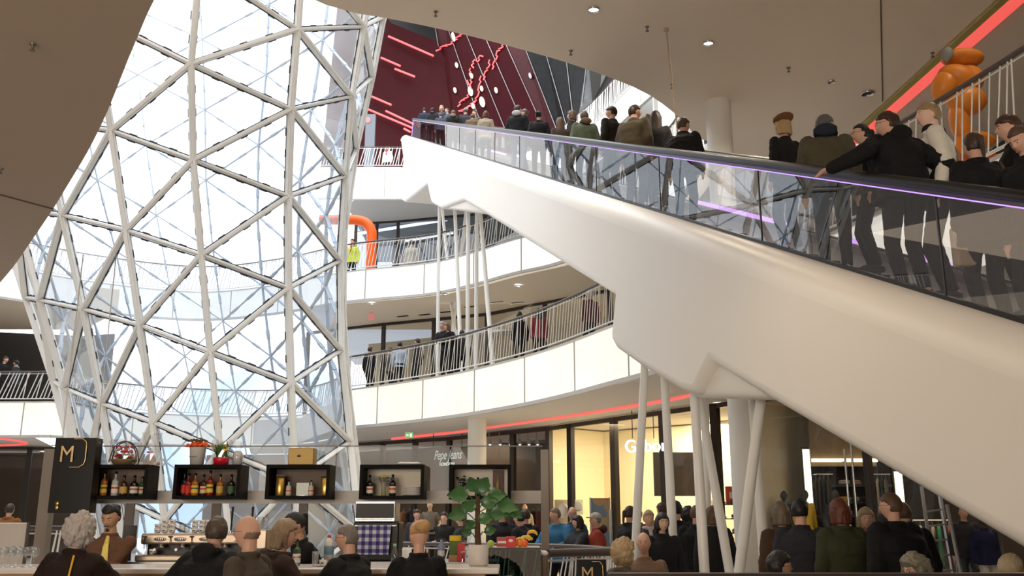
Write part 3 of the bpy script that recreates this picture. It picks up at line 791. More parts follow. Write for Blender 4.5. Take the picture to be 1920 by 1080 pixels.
# rear half of the funnel
BK = {}
ths = [96, 114, 132, 150, 168, 186, 204, 222, 240, 262]
for j, th in enumerate(ths):
    sn = math.sin(math.radians(th)); rows = []
    for i in range(11):
        py = -190+i*132+(66 if j % 2 else 0); l, r = interp(py, LT), interp(py, RT); rows.append(fpt((l+r)/2+(r-l)/2*sn*.97, py, True))
    BK[j] = rows
nb = 0; rest = MB(); g2 = MB(); 
def bbar(a, b, w_):
    global nb
    mid = (a+b)/2; n_ = (mid-axis_at(mid)).normalized()
    g = MB() if nb < 99 else rest; g.beam(a, b, w_, .1, n_)
    for tq in (.3, .7):
        m_ = a+(b-a)*tq; dd = (b-a).normalized(); g.beam(m_-dd*.16, m_+dd*.16, w_*2.0, .12, n_)
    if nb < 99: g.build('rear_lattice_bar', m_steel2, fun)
    nb += 1
bt = []
order = [3, 2, 4, 1, 5, 0, 6]
for j in range(10):
    for i in range(10): bt.append((BK[j][i], BK[j][i+1]))
    if j < 9:
        for i in range(11):
            a = BK[j][i]
            if j % 2 == 0:
                bt.append((a, BK[j+1][i])); 
                if i > 0: bt.append((a, BK[j+1][i-1]))
                if i < 10: g2.add([a, BK[j][i+1], BK[j+1][i]], [(0, 1, 2)])
                if i > 0: g2.add([a, BK[j+1][i], BK[j+1][i-1]], [(0, 1, 2)])
            else:
                bt.append((a, BK[j+1][i]))
                if i < 10: bt.append((a, BK[j+1][i+1]))
                if i < 10: g2.add([a, BK[j][i+1], BK[j+1][i+1]], [(0, 1, 2)]); g2.add([a, BK[j+1][i+1], BK[j+1][i]], [(0, 1, 2)])
bt.sort(key=lambda b: 0 if inview((b[0]+b[1])/2) else 1)
for a, b in bt: bbar(a, b, .032)
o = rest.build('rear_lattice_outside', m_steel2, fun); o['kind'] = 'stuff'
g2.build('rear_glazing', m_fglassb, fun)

# ---------------------------------------------------------------- ceiling fittings
def spot(px, py, z, r, label, lit=True):
    c = atz(px, py, z); root = thing('downlight', label, 'downlight', c, 'recessed downlights')
    g = MB(); g.lathe([(r*1.12, -.0), (r*1.15, -.03), (r, -.035), (r*.9, .0)], c, 24); g.build('trim_ring', m_chrome, root)
    g = MB(); g.lathe([(r*.9, 0.0), (r*.6, -.008), (0.001, -.010)], c, 24); g.build('lens', m_lamp if lit else m_dark, root)
spot(1113, 17, 9.5, .085, 'lit round recessed downlight nearest the top edge of the big ceiling')
spot(1328, 80, 9.5, .085, 'lit round recessed downlight above the white column')
spot(1627, 174, 9.5, .11, 'unlit black round recess in the big ceiling near the red light strip', False)
spot(1558, 152, 9.5, .06, 'small dull ceiling disc left of the black recess', False)
for q, (x, y, z) in enumerate([(697, 569, 9.46), (972, 536, 9.46), (835, 551, 9.46), (34, 646, 9.46), (80, 848, 4.3), (102, 834, 4.3), (1114, 793, 4.3), (1345, 758, 4.3)]):
    spot(x, y, z, .10, ['small lit downlight in the second gallery soffit near the funnel', 'lit downlight in the second gallery soffit, rightmost of its row', 'small downlight in the second gallery soffit behind the poles', 'bright downlight at far left above the dark gallery shop', 'downlight by the black panel with metal letters, lower of two', 'downlight at the red light curve, upper of two at left', 'bright downlight above the cream shop window', 'downlight in the cream shop behind the leaning poles'][q])
spl = ['near the top edge above the red wall', 'above the curved opening edge', 'on the middle of the big ceiling', 'close to the thin hanging line', 'left of the black round recess', 'beside the red strip', 'large, on the dark ceiling at upper left', 'cut by the left frame edge']
for q, (x, y, z) in enumerate([(817, 22, 9.5), (1070, 95, 9.5), (1213, 50, 9.5), (1260, 158, 9.5), (1478, 127, 9.5), (1748, 99, 9.5), (62, 82, 4.4), (2, 316, 4.4)]):
    c = atz(x, y, z); root = thing('sprinkler', 'small ceiling sprinkler '+spl[q], 'sprinkler', c, 'ceiling sprinklers')
    k = .55 if z < 5 else 1
    g = MB(); g.lathe([(.035*k, 0), (.035*k, -.01), (.012*k, -.012), (.012*k, -.07*k), (.03*k, -.075*k), (.03*k, -.085*k), (0.001, -.086*k)], c, 12); g.build('head', mat('sprinkler_brass', (.22, .2, .17), .4, .5), root)
# hanging thin line
a = atz(1249, 55, 9.49); b = V((a.x+.02, a.y, 0)); 
root = thing('ceiling_cable', 'thin pale cord hanging from the big ceiling between the two downlights', 'cord', a)
t = at(1278, 235, a.y); g = MB(); g.tube([a, V((t.x, a.y, t.z-1.2))], .013, 6); g.build('cord', mat('cord_tan', (.5, .38, .26), .6), root)
g = MB(); g.lathe([(.04, .0), (.04, -.03), (.001, -.035)], a, 12); g.build('ceiling_cup', mat('cord_tan', (.5, .38, .26)), root)
# joint line in big ceiling
t = MB(); t.beam(atz(1651, -10, 9.49), atz(1655, 190, 9.49), .02, .012); struct('trim_20', t, mat('joint_dark', (.10, .085, .07), .9))
# red cove strip along the right of the ceiling with olive edge
a, b = atz(1580, 287, 9.45), atz(1945, -35, 9.45)
g = MB(); g.beam(a, b, .26, .06); struct('trim_21', g, m_redc)
d = (b-a).normalized(); nrm = V((-d.y, d.x, 0)); nrm = nrm if nrm.x < 0 else -nrm
g = MB(); g.beam(a+nrm*.2, b+nrm*.2, .13, .05); struct('trim_22', g, m_gold)
# soffit red line over the ground floor shops
pts = [atz(735, 823, 4.31), atz(850, 811, 4.31), atz(950, 797, 4.31), atz(1080, 778, 4.31), atz(1180, 762, 4.31), atz(1290, 742, 4.31), atz(1420, 705, 4.31)]
pts = path_resample(pts, .5); g = MB(); g.tube(pts, .05, 6); struct('trim_23', g, m_redc)
pts = path_resample([atz(-60, 820, 4.31), atz(0, 822, 4.31), atz(35, 827, 4.31), atz(50, 831, 4.31), atz(30, 834, 4.31), atz(-40, 836, 4.31)], .3); g = MB(); g.tube(pts, .05, 6); struct('trim_24', g, m_redc)

# dark air slots in the soffit of the second gallery
for q, (x, y) in enumerate([(755, 593), (796, 590), (836, 585), (882, 575), (932, 567), (970, 568)]):
    c = atz(x, y, 9.49); t = thing('air_slot', ['first', 'second', 'third', 'fourth', 'fifth', 'sixth'][q]+' dark air slot from the funnel in the soffit above the first gallery', 'vent', c, 'dark air slots in the soffit')
    g = MB(); g.beam(c+V((-.22, .10, -.0)), c+V((.22, -.10, -.0)), .12, .03); g.build('slot', m_black, t)
    g = MB(); g.beam(c+V((-.24, .11, .0)), c+V((-.20, .09, .0)), .14, .035); g.build('end_cap', m_alu, t)
# ---------------------------------------------------------------- people
BAKE = []
def gauss(x, s): return math.exp(-(x/s)**2)
def head_shape(d, fem=0.0):
    """point on the head surface for unit direction d (y is forward), metres, height .235"""
    x, y, z = d
    px, py, pz = x*.075, y*.096, z*.117
    if z < 0:
        px *= 1-.34*(-z)**1.4; 
        if y < 0: py *= 1-.42*(-z)
        else: py *= 1-.10*(-z)
    if y > 0:
        f = y**1.5
        nose = gauss(x, .13)*(gauss(z+.16, .13)*.024+gauss(z-.02, .18)*.010)
        sock = -(gauss(x-.36, .16)+gauss(x+.36, .16))*gauss(z-.06, .12)*.009
        brow = gauss(z-.24, .09)*gauss(x, .5)*.004
        lips = gauss(x, .22)*(gauss(z+.46, .055)+gauss(z+.57, .06))*.006
        mo = -gauss(x, .25)*gauss(z+.515, .03)*.004
        chin = gauss(x, .22)*gauss(z+.82, .16)*.010
        cheek = (gauss(x-.5, .2)+gauss(x+.5, .2))*gauss(z+.18, .2)*.003
        py += (nose+sock+brow+lips+mo+chin+cheek)*f
    return V((px, py, pz))
def sphere_dirs(n=32, m=26):
    vs = []; fs = []
    for j in range(m+1):
        t = PI*j/m
        for k in range(n):
            a = 2*PI*k/n; vs.append(V((math.sin(t)*math.cos(a), math.sin(t)*math.sin(a), math.cos(t))))
    for j in range(m):
        for k in range(n): fs.append((j*n+k, (j+1)*n+k, (j+1)*n+(k+1) % n, j*n+(k+1) % n))
    return vs, fs
SD = sphere_dirs()
SKIN = {'l': (.62, .36, .26), 'p': (.72, .46, .36), 't': (.48, .27, .17), 'a': (.60, .38, .25), 'm': (.05, .045, .04)}
def m_skin(k): return mat('skin_'+{'l': 'light', 'p': 'pale', 't': 'tan', 'a': 'olive', 'm': 'mannequin'}[k], SKIN[k], .5, var=.05, scale=20)
def m_cloth(c, r=.8):
    return mat('cloth_%d_%d_%d' % tuple(int(v*1000) for v in c), c, r, var=.16, scale=9, bump=.15, spec=.2)
def m_hair(c): return mat('hair_%d_%d_%d' % tuple(int(v*1000) for v in c), c, .5, var=.3, scale=60, bump=.5)
BLK = (.012, .011, .012); NVY = (.02, .028, .05); GRY = (.07, .07, .075); OLV = (.07, .06, .035); BRN = (.07, .035, .02); DKB = (.03, .02, .016)
HB = (.035, .018, .010); HK = (.010, .008, .008); HG = (.22, .21, .20); HY = (.42, .28, .13); HR = (.10, .025, .012); HM = (.10, .055, .028)

def ik(S, T, a, b, pole):
    d = T-S; L = min(d.length, (a+b)*.995); L = max(L, abs(a-b)+.02); dn = d.normalized()
    x = (a*a-b*b+L*L)/(2*L); h = math.sqrt(max(0, a*a-x*x)); p = pole-dn*pole.dot(dn)
    if p.length < 1e-5: p = V((0, -1, 0))
    p.normalize(); return S+dn*x+p*h, S+dn*L

def skeleton(lean=0, twist=0, hy=0, hp=0, sit=None, hunch=0):
    k = {}
    z0 = .93 if sit is None else sit
    P = V((0, 0, z0)); a = math.radians(lean)
    def dirv(q): return V((0, math.sin(q), math.cos(q)))
    W_ = P+dirv(a*.6)*.15; C = W_+dirv(a*.9)*.17; Sh = C+dirv(a+hunch*.3)*.15; Nk = Sh+dirv(a+hunch)*.055
    H = Nk+dirv(a*.7+hunch*.8)*.105; H = H+V((0, .02, .055))
    k.update(P=P, W=W_, C=C, S=Sh, N=Nk, H=H, a=a)
    tw = math.radians(twist); k['rv'] = V((math.cos(tw), math.sin(tw), 0)); k['fv'] = V((-math.sin(tw), math.cos(tw), 0))
    return k
SK0 = skeleton()

def hand(mb, W_, E_, s, near, curl=.5):
    d = (W_-E_).normalized(); side_ = V((s, 0, 0)); side_ = (side_-d*side_.dot(d)).normalized(); nrm = d.cross(side_).normalized()*(-s)
    # palm
    M = Matrix((side_, nrm, d)).transposed()
    mb.ell(W_+d*.045, .040, .017, .052, M, 12, 8)
    if not near:
        mb.caps(W_+d*.08, W_+d*.13-nrm*.02, .022, .015, 6); return
    for i, (o, L_) in enumerate(((-.031, .062), (-.0105, .072), (.0105, .075), (.031, .068))):
        b = W_+d*.085-side_*o*1.0; d1 = (d*math.cos(curl*.5)-nrm*math.sin(curl*.5)-side_*o*3).normalized(); m1 = b+d1*L_*.5
        d2 = (d*math.cos(curl*1.4)-nrm*math.sin(curl*1.4)).normalized(); m2 = m1+d2*L_*.5
        mb.caps(b-d*.02, m1, .0092, .0085, 7); mb.caps(m1, m2, .0085, .0072, 7)
    b = W_+d*.02-side_*(-.03)*1.0; m1 = b+(d*.75+side_*.75-nrm*.2).normalized()*.04; m2 = m1+(d*.95+side_*.15-nrm*.3).normalized()*.032
    mb.caps(b, m1, .0125, .0105, 7); mb.caps(m1, m2, .0105, .008, 7)

def person(label, px, py, Y, yaw, floor=0.0, H=None, lean=0, twist=0, hy=0, hp=0, tilt=0, sit=None, hunch=0, hands=(None, None), top=BLK, topl=.84, bulk=.02,
           legs=BLK, hair=('short', HB), skin='l', hood=None, collar=None, fem=0, near=False, group=None, loc=None, legpose=None, scarf=None, vox=None, name='person', cat='person',
           hat=None, glasses=False, eyes=None, fixscale=None, sleeves='long', beard=False, armR=1.0):
    k = skeleton(lean, twist, hy, hp, (sit/1.0 if sit else None), hunch)
    P, W_, C, S, N_, Hc = (k[q] for q in 'PWCSNH'); a = k['a']; rv, fv = k['rv'], k['fv']
    topz = Hc.z+.118; T = at(px, py, Y) if px is not None else None
    if group == 'people on the galleries': fixscale = None
    if loc is None:
        sc = (T.z-floor)/topz if fixscale is None else fixscale
        if group == 'people on the galleries': sc = max(.92, min(1.12, sc))
        Rz = Matrix.Rotation(math.radians(yaw), 3, 'Z'); off = Rz@V((Hc.x, Hc.y, 0))*sc
        L0 = V((T.x-off.x, T.y-off.y, floor if fixscale is None else T.z-topz*sc))
    else: L0 = V(loc); sc = (H or 1.75)/1.75
    dist = (L0-V((0, 0, CZ))).length
    root = thing(name, label, cat, L0, group, math.radians(yaw)); root.scale = (sc, sc, sc)
    vx = vox or (.0075 if near else (.013 if dist < 14 else .02)); n_ = 12 if near else 9
    sw = .178-.018*fem; hips = .095
    # shoulders, elbows, wrists
    J = {}
    for s in (-1, 1):
        sh = S+rv*s*sw+V((0, 0, -.015)); tgt = hands[0 if s < 0 else 1]
        if tgt is None: tgt = sh+V((s*.07, .03+math.sin(a)*.1, -.52))
        elif len(tgt) == 4: tgt = V(tgt[:3])
        else: tgt = V(tgt)
        el, wr = ik(sh, V(tgt), .285*armR, .255*armR, V((s*.6, -.8, -.5)))
        J[s] = (sh, el, wr)
    G = {}
    for s in (-1, 1):
        hpj = P+V((s*hips, 0, -.03))
        if sit is None:
            ft = V((s*.10, 0, .075)) if legpose is None else V(legpose[0 if s < 0 else 1])
            kn, an = ik(hpj, ft, .425, .425, V((s*.05, 1, 0)))
        else:
            kn = hpj+V((s*.06, .40, .02)); an = kn+V((0, .05, -.41)); 
            if an.z < .1 : an.z = .1
        G[s] = (hpj, kn, an)
    up = (S-P).normalized()
    uF = V((0, math.cos(a), -math.sin(a)))
    hx = 1+.06*fem; tx = 1-.10*fem
    def torso(mb, inf, hem=None, nn=18):
        rings = []
        if hem is not None:
            hz = hem-.93   # relative to the pelvis
            d0 = V((0, 0, 1)) if sit is None else V((0, -.25, 1)).normalized()
            if hz < -.08 and sit is None:
                rings.append((P+V((0, 0, hz)), V((1, 0, 0)), V((0, 1, 0)), .175+inf*1.6, .135+inf*1.6))
                rings.append((P+V((0, 0, hz*.5-.02)), V((1, 0, 0)), V((0, 1, 0)), .178+inf*1.3, .132+inf*1.3))
        rings += [(P+V((0, 0, -.07)), rv, fv, .165*hx+inf, .115+inf), (P+up*.03, rv, uF, .163*hx+inf, .115+inf), (W_, rv, uF, .140*tx+inf*1.2, .100+inf*1.2),
                  (C+(W_-C)*.35, rv, uF, .155*tx+inf, .112+inf), (C, rv, uF, .168*tx+inf, .120+inf), (C+(S-C)*.6, rv, uF, .172*tx+inf, .108+inf), (S+(C-S)*.1, rv, uF, .150*tx+inf*.8, .085+inf*.7),
                  (S+(N_-S)*.5, rv, uF, .098+inf*.5, .066+inf*.4), (N_, rv, uF, .060+inf*.35, .056+inf*.35)]
        mb.loft(rings, nn)
    # ---- body, one continuous surface
    mb = MB(); torso(mb, 0)
    for s in (-1, 1):
        sh, el, wr = J[s]; mb.caps(sh, el, .050, .040, n_); mb.caps(el, wr, .040, .027, n_); hand(mb, wr, el, s, near)
        hj, kn, an = G[s]; mb.caps(hj, kn, .082, .055, n_); mb.caps(kn, an, .054, .036, n_)
        mb.caps(an+V((0, -.03, -.03)), an+V((s*.015, .15, -.045)), .035, .028, 8)
    mb.caps(N_+V((0, -.005, -.03)), Hc+V((0, -.022, -.05)), .056-.008*fem, .052-.008*fem, n_)
    HM_ = Matrix.Rotation(math.radians(hy), 3, 'Z') @ Matrix.Rotation(math.radians(hp)-a*.15, 3, 'X') @ Matrix.Rotation(math.radians(tilt), 3, 'Y')
    vs = [Hc+HM_@head_shape(d) for d in SD[0]]; mb.add(vs, SD[1], True)
    for s in (-1, 1):
        mb.ell(Hc+HM_@V((s*.073, -.008, .0)), .009, .019, .030, HM_@Matrix.Rotation(s*.35, 3, 'Z'), 8, 6)
    body = mb.build('body', m_skin(skin), root, world=False); BAKE.append((body, vx if near else max(vx*.8, .01), 2, 0, 0))
    # ---- upper garment
    mb = MB(); torso(mb, bulk, topl)
    for s in (-1, 1):
        sh, el, wr = J[s]
        if sleeves == 'long':
            mb.caps(sh, el, .060+bulk*.5, .052+bulk*.45, n_); e2 = wr+(el-wr).normalized()*.02; mb.caps(el, e2, .052+bulk*.45, .037+bulk*.35, n_)
        else:
            mb.caps(sh, sh+(el-sh)*.6, .060+bulk*.5, .055+bulk*.4, n_)
    if collar or collar is None:
        r_ = .012+.3*bulk; 
        for q in range(10):
            t0, t1 = 2*PI*q/10, 2*PI*(q+1)/10
            f_ = lambda t: N_+rv*math.cos(t)*(.060+bulk*.25)+uF*math.sin(t)*(.058+bulk*.25)+V((0, 0, .008))
            mb.caps(f_(t0), f_(t1), r_, r_, 6)
    if hood == 'self':
        mb.ell(N_-uF*(.075+bulk)+V((0, 0, -.02)), .105, .055, .075, n=12, m=8)
        for s in (-1, 1): mb.caps(N_-uF*.06+rv*s*.075, N_+uF*.02+rv*s*.075+V((0, 0, -.01)), .035, .022, 8)
    o = mb.build('jacket' if bulk > .012 else 'shirt', m_cloth(top), root, world=False); BAKE.append((o, vx*1.2, 3, .010 if bulk > .012 else .006, dist))
    # ---- trousers
    mb = MB(); mb.loft([(P+V((0, 0, -.08)), V((1, 0, 0)), V((0, 1, 0)), .165*hx+.014, .118+.014), (P+up*.03, rv, uF, .163*hx+.012, .114+.012), (W_+(P-W_)*.4, rv, uF, .150+.010, .105+.01)], 16)
    for s in (-1, 1):
        hj, kn, an = G[s]; mb.caps(hj, kn, .095, .070, n_); mb.caps(kn, an+V((0, 0, .01)), .070, .055, n_)
    o = mb.build('trousers', m_cloth(legs), root, world=False); BAKE.append((o, vx*1.3, 3, .006, dist))
    # ---- shoes
    for s in (-1, 1):
        hj, kn, an = G[s]; mb = MB(); mb.ell(an+V((s*.015, .065, -.04)), .048, .14, .042, n=12, m=8); mb.box(an.x+s*.015-.04, an.x+s*.015+.04, an.y-.065, an.y+.19, an.z-.085, an.z-.062)
        mb.build('shoe', m_rubber, root, world=False)
    # ---- hair
    hs, hc = hair
    if hs != 'none':
        mb = MB(); vs = []
        for d in SD[0]:
            q = head_shape(d); x, y, z = d; th = .012
            line = 9 if hs == 'bald' else (.55 if hs in ('bun', 'tail', 'updo') else .42)
            back = -.45 if hs in ('short', 'bun', 'tail', 'curly', 'long', 'bob', 'wavy', 'crop') else 0
            m_ = (z > line-.10*abs(x) and y > -.2) or (y <= .18 and z > (-.05 if y > -.1 else back) and not (y > -.05 and z < .12))
            if hs in ('long', 'bob', 'wavy', 'curly'): m_ = m_ or (abs(x) > .55 and y < .45 and z > -.75) or (y < .1 and z > -.8)
            if hs == 'bald': m_ = (y < -.02 and -.42 < z < .10-.25*y*0)
            if hs == 'crop': th = .006
            if hs in ('curly',): th = .042+.022*noise.noise(q*42)
            elif hs in ('wavy', 'bob'): th = .020+.008*noise.noise(q*30)
            elif hs in ('long', 'short'): th = .015+.006*noise.noise(q*38)
            if hs == 'bald': th = .004
            n1_ = q.normalized(); vs.append(Hc+HM_@(q+n1_*th if m_ else q*.90))
        mb.add(vs, SD[1], True)
        def hp_(x, y, z): return Hc+HM_@V((x, y, z))
        if hs == 'bun': mb.ell(hp_(0, -.115, .035), .045, .04, .045, n=12, m=8)
        if hs == 'updo': mb.ell(hp_(0, -.09, .06), .07, .06, .06)
        if hs == 'tail': mb.ell(hp_(0, -.115, .03), .03, .03, .03); mb.caps(hp_(0, -.12, .02), hp_(0, -.125, .0)+V((0, -.01, -.15)), .028, .015, 8)
        if hs in ('long', 'wavy'):
            L_ = .26 if hs == 'long' else .22
            for i in range(9):
                t = -1.25+2.5*i/8; x0 = math.sin(t)*.075; y0 = -math.cos(t)*.085-.01
                mb.caps(hp_(x0, y0, .0), Hc+HM_@V((x0*1.15, y0*1.0-.02, -.06))+V((0, 0, -L_+.05+.03*noise.noise(V((i, 3, dist))))), .027, .020, 7)
        if hs == 'bob':
            for i in range(9):
                t = -1.45+2.9*i/8; x0 = math.sin(t)*.078; y0 = -math.cos(t)*.085-.005; mb.caps(hp_(x0, y0, .0), hp_(x0*1.1, y0*1.05, -.10), .026, .022, 7)
        o = mb.build('hair', m_hair(hc), root, world=False); BAKE.append((o, max(.0075, vx*.8), 1, .004 if hs != 'curly' else .012, -1))
    def hp2(x, y, z): return Hc+HM_@V((x, y, z))
    ey = near or (eyes if eyes is not None else dist < 13)
    if ey and name == 'person':
        for s in (-1, 1):
            mb = MB(); mb.ell(hp2(s*.028, .079, .008), .012, .0085, .0062, HM_, 10, 8); mb.mi = 1; mb.ell(hp2(s*.028, .0865, .008), .0052, .003, .0052, HM_, 8, 6)
            mb.build('eye', [mat('eye_white', (.7, .66, .62), .3), mat('iris_dark', (.02, .015, .01), .2)], root, world=False)
            mb = MB(); mb.caps(hp2(s*.014, .095, .027), hp2(s*.044, .083, .029), .0032, .0022, 6); mb.build('eyebrow', m_hair(hc if hs != 'none' else HB), root, world=False)
        mb = MB(); mb.caps(hp2(-.017, .089, -.060), hp2(.017, .089, -.060), .0045, .0045, 6); mb.build('lips', mat('lip', (.45, .17, .14), .4), root, world=False)
    if beard:
        mb = MB(); mb.caps(hp2(-.022, .096, -.048), hp2(.022, .096, -.048), .005, .005, 6); mb.ell(hp2(0, .089, -.088), .016, .012, .016, HM_, 8, 6); mb.build('goatee', m_hair(HK), root, world=False)
    if glasses:
        mb = MB()
        for s in (-1, 1):
            for q in range(10):
                t0, t1 = 2*PI*q/10, 2*PI*(q+1)/10
                mb.tube([hp2(s*.032+.022*math.cos(t0), .102, .006+.016*math.sin(t0)), hp2(s*.032+.022*math.cos(t1), .102, .006+.016*math.sin(t1))], .0014, 4)
            mb.tube([hp2(s*.054, .100, .010), hp2(s*.078, .0, .008)], .0014, 4)
        mb.tube([hp2(-.01, .104, .008), hp2(.01, .104, .008)], .0014, 4)
        mb.build('glasses', mat('glasses_frame', (.05, .04, .04), .3, .6), root, world=False)
    if hat:
        kind, hc2 = hat; mb = MB()
        if kind == 'beret':
            mb.ell(hp2(0, -.02, .105), .125, .13, .052, HM_@Matrix.Rotation(-.25, 3, 'X'), 20, 10); mb.ell(hp2(0, -.005, .07), .084, .10, .045, HM_, 16, 8)
            for q in range(8): t = q*PI/4; mb.caps(hp2(math.cos(t)*.02, math.sin(t)*.02-.02, .150), hp2(math.cos(t)*.11, math.sin(t)*.11-.02, .115), .012, .012, 6)
            mb.caps(hp2(-.03, .085, .06), hp2(.03, .085, .06), .012, .012, 6)
        elif kind == 'cap':
            mb.ell(hp2(0, -.008, .055), .086, .104, .078, HM_, 16, 10); mb.ell(hp2(0, .105, .045), .065, .07, .012, HM_, 14, 6)
        elif kind == 'beanie':
            mb.ell(hp2(0, -.012, .045), .088, .108, .092, HM_, 16, 10)
        o = mb.build({'beret': 'flat_cap', 'cap': 'baseball_cap', 'beanie': 'knit_cap'}[kind], m_cloth(hc2), root, world=False); BAKE.append((o, .008, 1, .003, -1))
    if hood not in (None, 'self'):
        mb = MB(); mb.ell(N_-uF*(.075+bulk)+V((0, 0, .01)), .12, .065, .075, n=14, m=8)
        for s in (-1, 1): mb.caps(N_-uF*.06+rv*s*.09+V((0, 0, .02)), N_+uF*.05+rv*s*.075+V((0, 0, -.01)), .035, .022, 8)
        o = mb.build('hood', m_cloth(hood), root, world=False); BAKE.append((o, vx*1.2, 2, .008, -1))
    if scarf:
        mb = MB()
        for q in range(10):
            t0, t1 = 2*PI*q/10, 2*PI*(q+1)/10; f_ = lambda t: N_+rv*math.cos(t)*(.075+bulk*.3)+uF*math.sin(t)*(.075+bulk*.3)+V((0, 0, .02))
            mb.caps(f_(t0), f_(t1), .032, .032, 7)
        mb.caps(N_+uF*.08, C+uF*.15, .03, .035, 8)
        o = mb.build('scarf', m_cloth(scarf), root, world=False); BAKE.append((o, vx*1.2, 2, .008, -1))
    root['_k'] = 1; del root['_k']
    INFO[root.name] = dict(root=root, k=k, J=J, sc=sc, L0=L0, HM=HM_, uF=uF)
    return root
INFO = {}
def local_to_world(root, p):
    i = INFO[root.name]; return V(root.location)+Matrix.Rotation(root.rotation_euler.z, 3, 'Z')@(V(p)*i['sc'])
def strap(root, pts, w_, m, name='strap'):
    """a belt or strap worn by the person (local coordinates)"""
    g = MB(); pts = [V(p) for p in pts]
    for a, b in zip(pts, pts[1:]): g.caps(a, b, w_, w_, 6)
    return g.build(name, m, root, world=False)

def bake_all():
    dg_objs = []
    for o, vx, sm, wr, dist in BAKE:
        m = o.modifiers.new('r', 'REMESH'); m.mode = 'VOXEL'; m.voxel_size = vx; m.use_smooth_shade = True
        if sm: m2 = o.modifiers.new('s', 'SMOOTH'); m2.factor = .5; m2.iterations = sm
    bpy.context.view_layer.update(); dg = bpy.context.evaluated_depsgraph_get()
    for o, vx, sm, wr, dist in BAKE:
        me = bpy.data.meshes.new_from_object(o.evaluated_get(dg))
        old = o.data; o.data = me; me.name = o.name
        seed = sum(ord(ch_) for ch_ in o.parent.name) % 97
        if wr:
            n = len(me.vertices); co = [0.0]*(3*n); no = [0.0]*(3*n); me.vertices.foreach_get('co', co); me.vertex_normals.foreach_get('vector', no)
            for i in range(n):
                x, y, z = co[3*i:3*i+3]
                if dist == -1: d = noise.noise(V((x*60+seed, y*60, z*22)))*wr
                else: d = (noise.noise(V((x*9+seed, y*9, z*22)))*.7+noise.noise(V((x*22, y*22+seed, z*34)))*.4)*wr
                co[3*i] += no[3*i]*d; co[3*i+1] += no[3*i+1]*d; co[3*i+2] += no[3*i+2]*d
            me.vertices.foreach_set('co', co); me.update()
        me.polygons.foreach_set('use_smooth', [True]*len(me.polygons))
    for o, *_ in BAKE:
        o.modifiers.clear()
# ---------------------------------------------------------------- riders on the escalator
STEPV = -.22
def rider(label, px, py, s, yaw, **k):
    # solve the place along the ramp whose head shows at (px, py)
    lo, hi = -4.0, 55.0
    for _ in range(60):
        t = (lo+hi)/2
        if proj(O(t, s, STEPV+1.7))[0] > px: lo = t
        else: hi = t
    q = O(t, s, STEPV); floor = q.z
    return person(label, px, py, q.y, yaw, floor=floor, group='people riding the long escalator', **k)
L_ = -1
def hr(dx, dy, z=.98): return (dx, dy, z)
rider('person in brown ribbed flat cap with blond curls and black sweater on escalator', 1466, 222, .95, 25, hat=('beret', (.16, .07, .03)), hair=('bob', HY), top=BLK, bulk=.015, fem=1, hy=10)
rider('grey-haired person in olive and navy jacket, head turned right, leaning on escalator rail', 1545, 217, .42, -20, hair=('short', (.09, .09, .095)), top=(.075, .065, .04), hood=(.02, .025, .04), bulk=.06, hy=-45, lean=12, twist=10, hunch=.25)
rider('dark-haired person with glasses seen in profile between the navy and hooded black jackets', 1613, 234, 1.15, 80, hair=('tail', HK), top=BLK, fem=1, glasses=True, hy=5)
r = rider('person in black hooded jacket with glasses, arm stretched along the escalator handrail', 1662, 211, .42, 12, hair=('short', (.04, .018, .012)), top=(.010, .010, .011), hood='self', bulk=.065, hy=55, lean=10, glasses=True, hunch=.15, hands=((-.62, .12, 1.13), (.30, .1, .95)), armR=1.18)
r2 = rider('young person with blond hair in white jacket looking left on the escalator', 1738, 194, .85, 70, hair=('short', (.30, .20, .10)), top=(.72, .68, .60), bulk=.035, hy=22, skin='p', collar=None, eyes=True)
i = INFO[r2.name]; k = i['k']; strap(r2, [k['S']+V((.10, -.13, .03)), k['C']+V((.0, -.175, 0)), k['W']+V((-.13, -.15, 0)), k['P']+V((-.20, -.03, .03))], .011, mat('tan_strap', (.26, .17, .10), .6), 'bag_strap')
g = MB(); g.caps(k['N']+V((0, -.03, .0)), k['N']+V((0, .02, .03)), .072, .066, 12); g.build('black_collar', m_cloth(BLK), r2, world=False)
r3 = rider('dark-haired person with low ponytail in black coat, seen from behind, lower right', 1822, 251, .42, 5, hair=('tail', (.045, .028, .02)), top=(.010, .010, .012), bulk=.055, fem=1, topl=.7)
i = INFO[r3.name]; k = i['k']; strap(r3, [k['S']+V((.13, -.12, .02)), k['C']+V((.16, -.16, 0)), k['W']+V((.18, -.15, 0))], .012, mat('brown_strap', (.06, .03, .02), .6), 'bag_strap')
rider('brown-haired person in profile behind the woman at the right frame edge', 1888, 217, 1.15, 70, hair=('short', (.06, .025, .015)), top=BLK, hy=10, hp=-5)
rider('person with swept-back brown hair looking down at the right frame edge', 1912, 238, .42, 110, hair=('bun', (.09, .05, .03)), top=BLK, bulk=.04, fem=1, hp=-28, skin='l', eyes=True)
rider('grey-brown-haired person in black leather jacket, back turned, beside the white column', 1281, 222, .42, -30, hair=('short', (.07, .05, .035)), top=(.014, .014, .016), bulk=.06, hy=-30, lean=8)
rider('person with long dark brown hair in black jacket between olive and leather jackets', 1229, 209, 1.0, -10, hair=('long', HB), top=BLK, bulk=.03, fem=1)
rider('blond person half hidden behind the man in the olive jacket', 1214, 216, 1.25, -30, hair=('bob', (.36, .27, .15)), top=OLV, fem=1)
rider('brown-haired person in olive green jacket looking right on the escalator', 1190, 198, .42, -35, hair=('short', HB), top=(.065, .050, .028), bulk=.065, hy=-45, hunch=.1, lean=6)
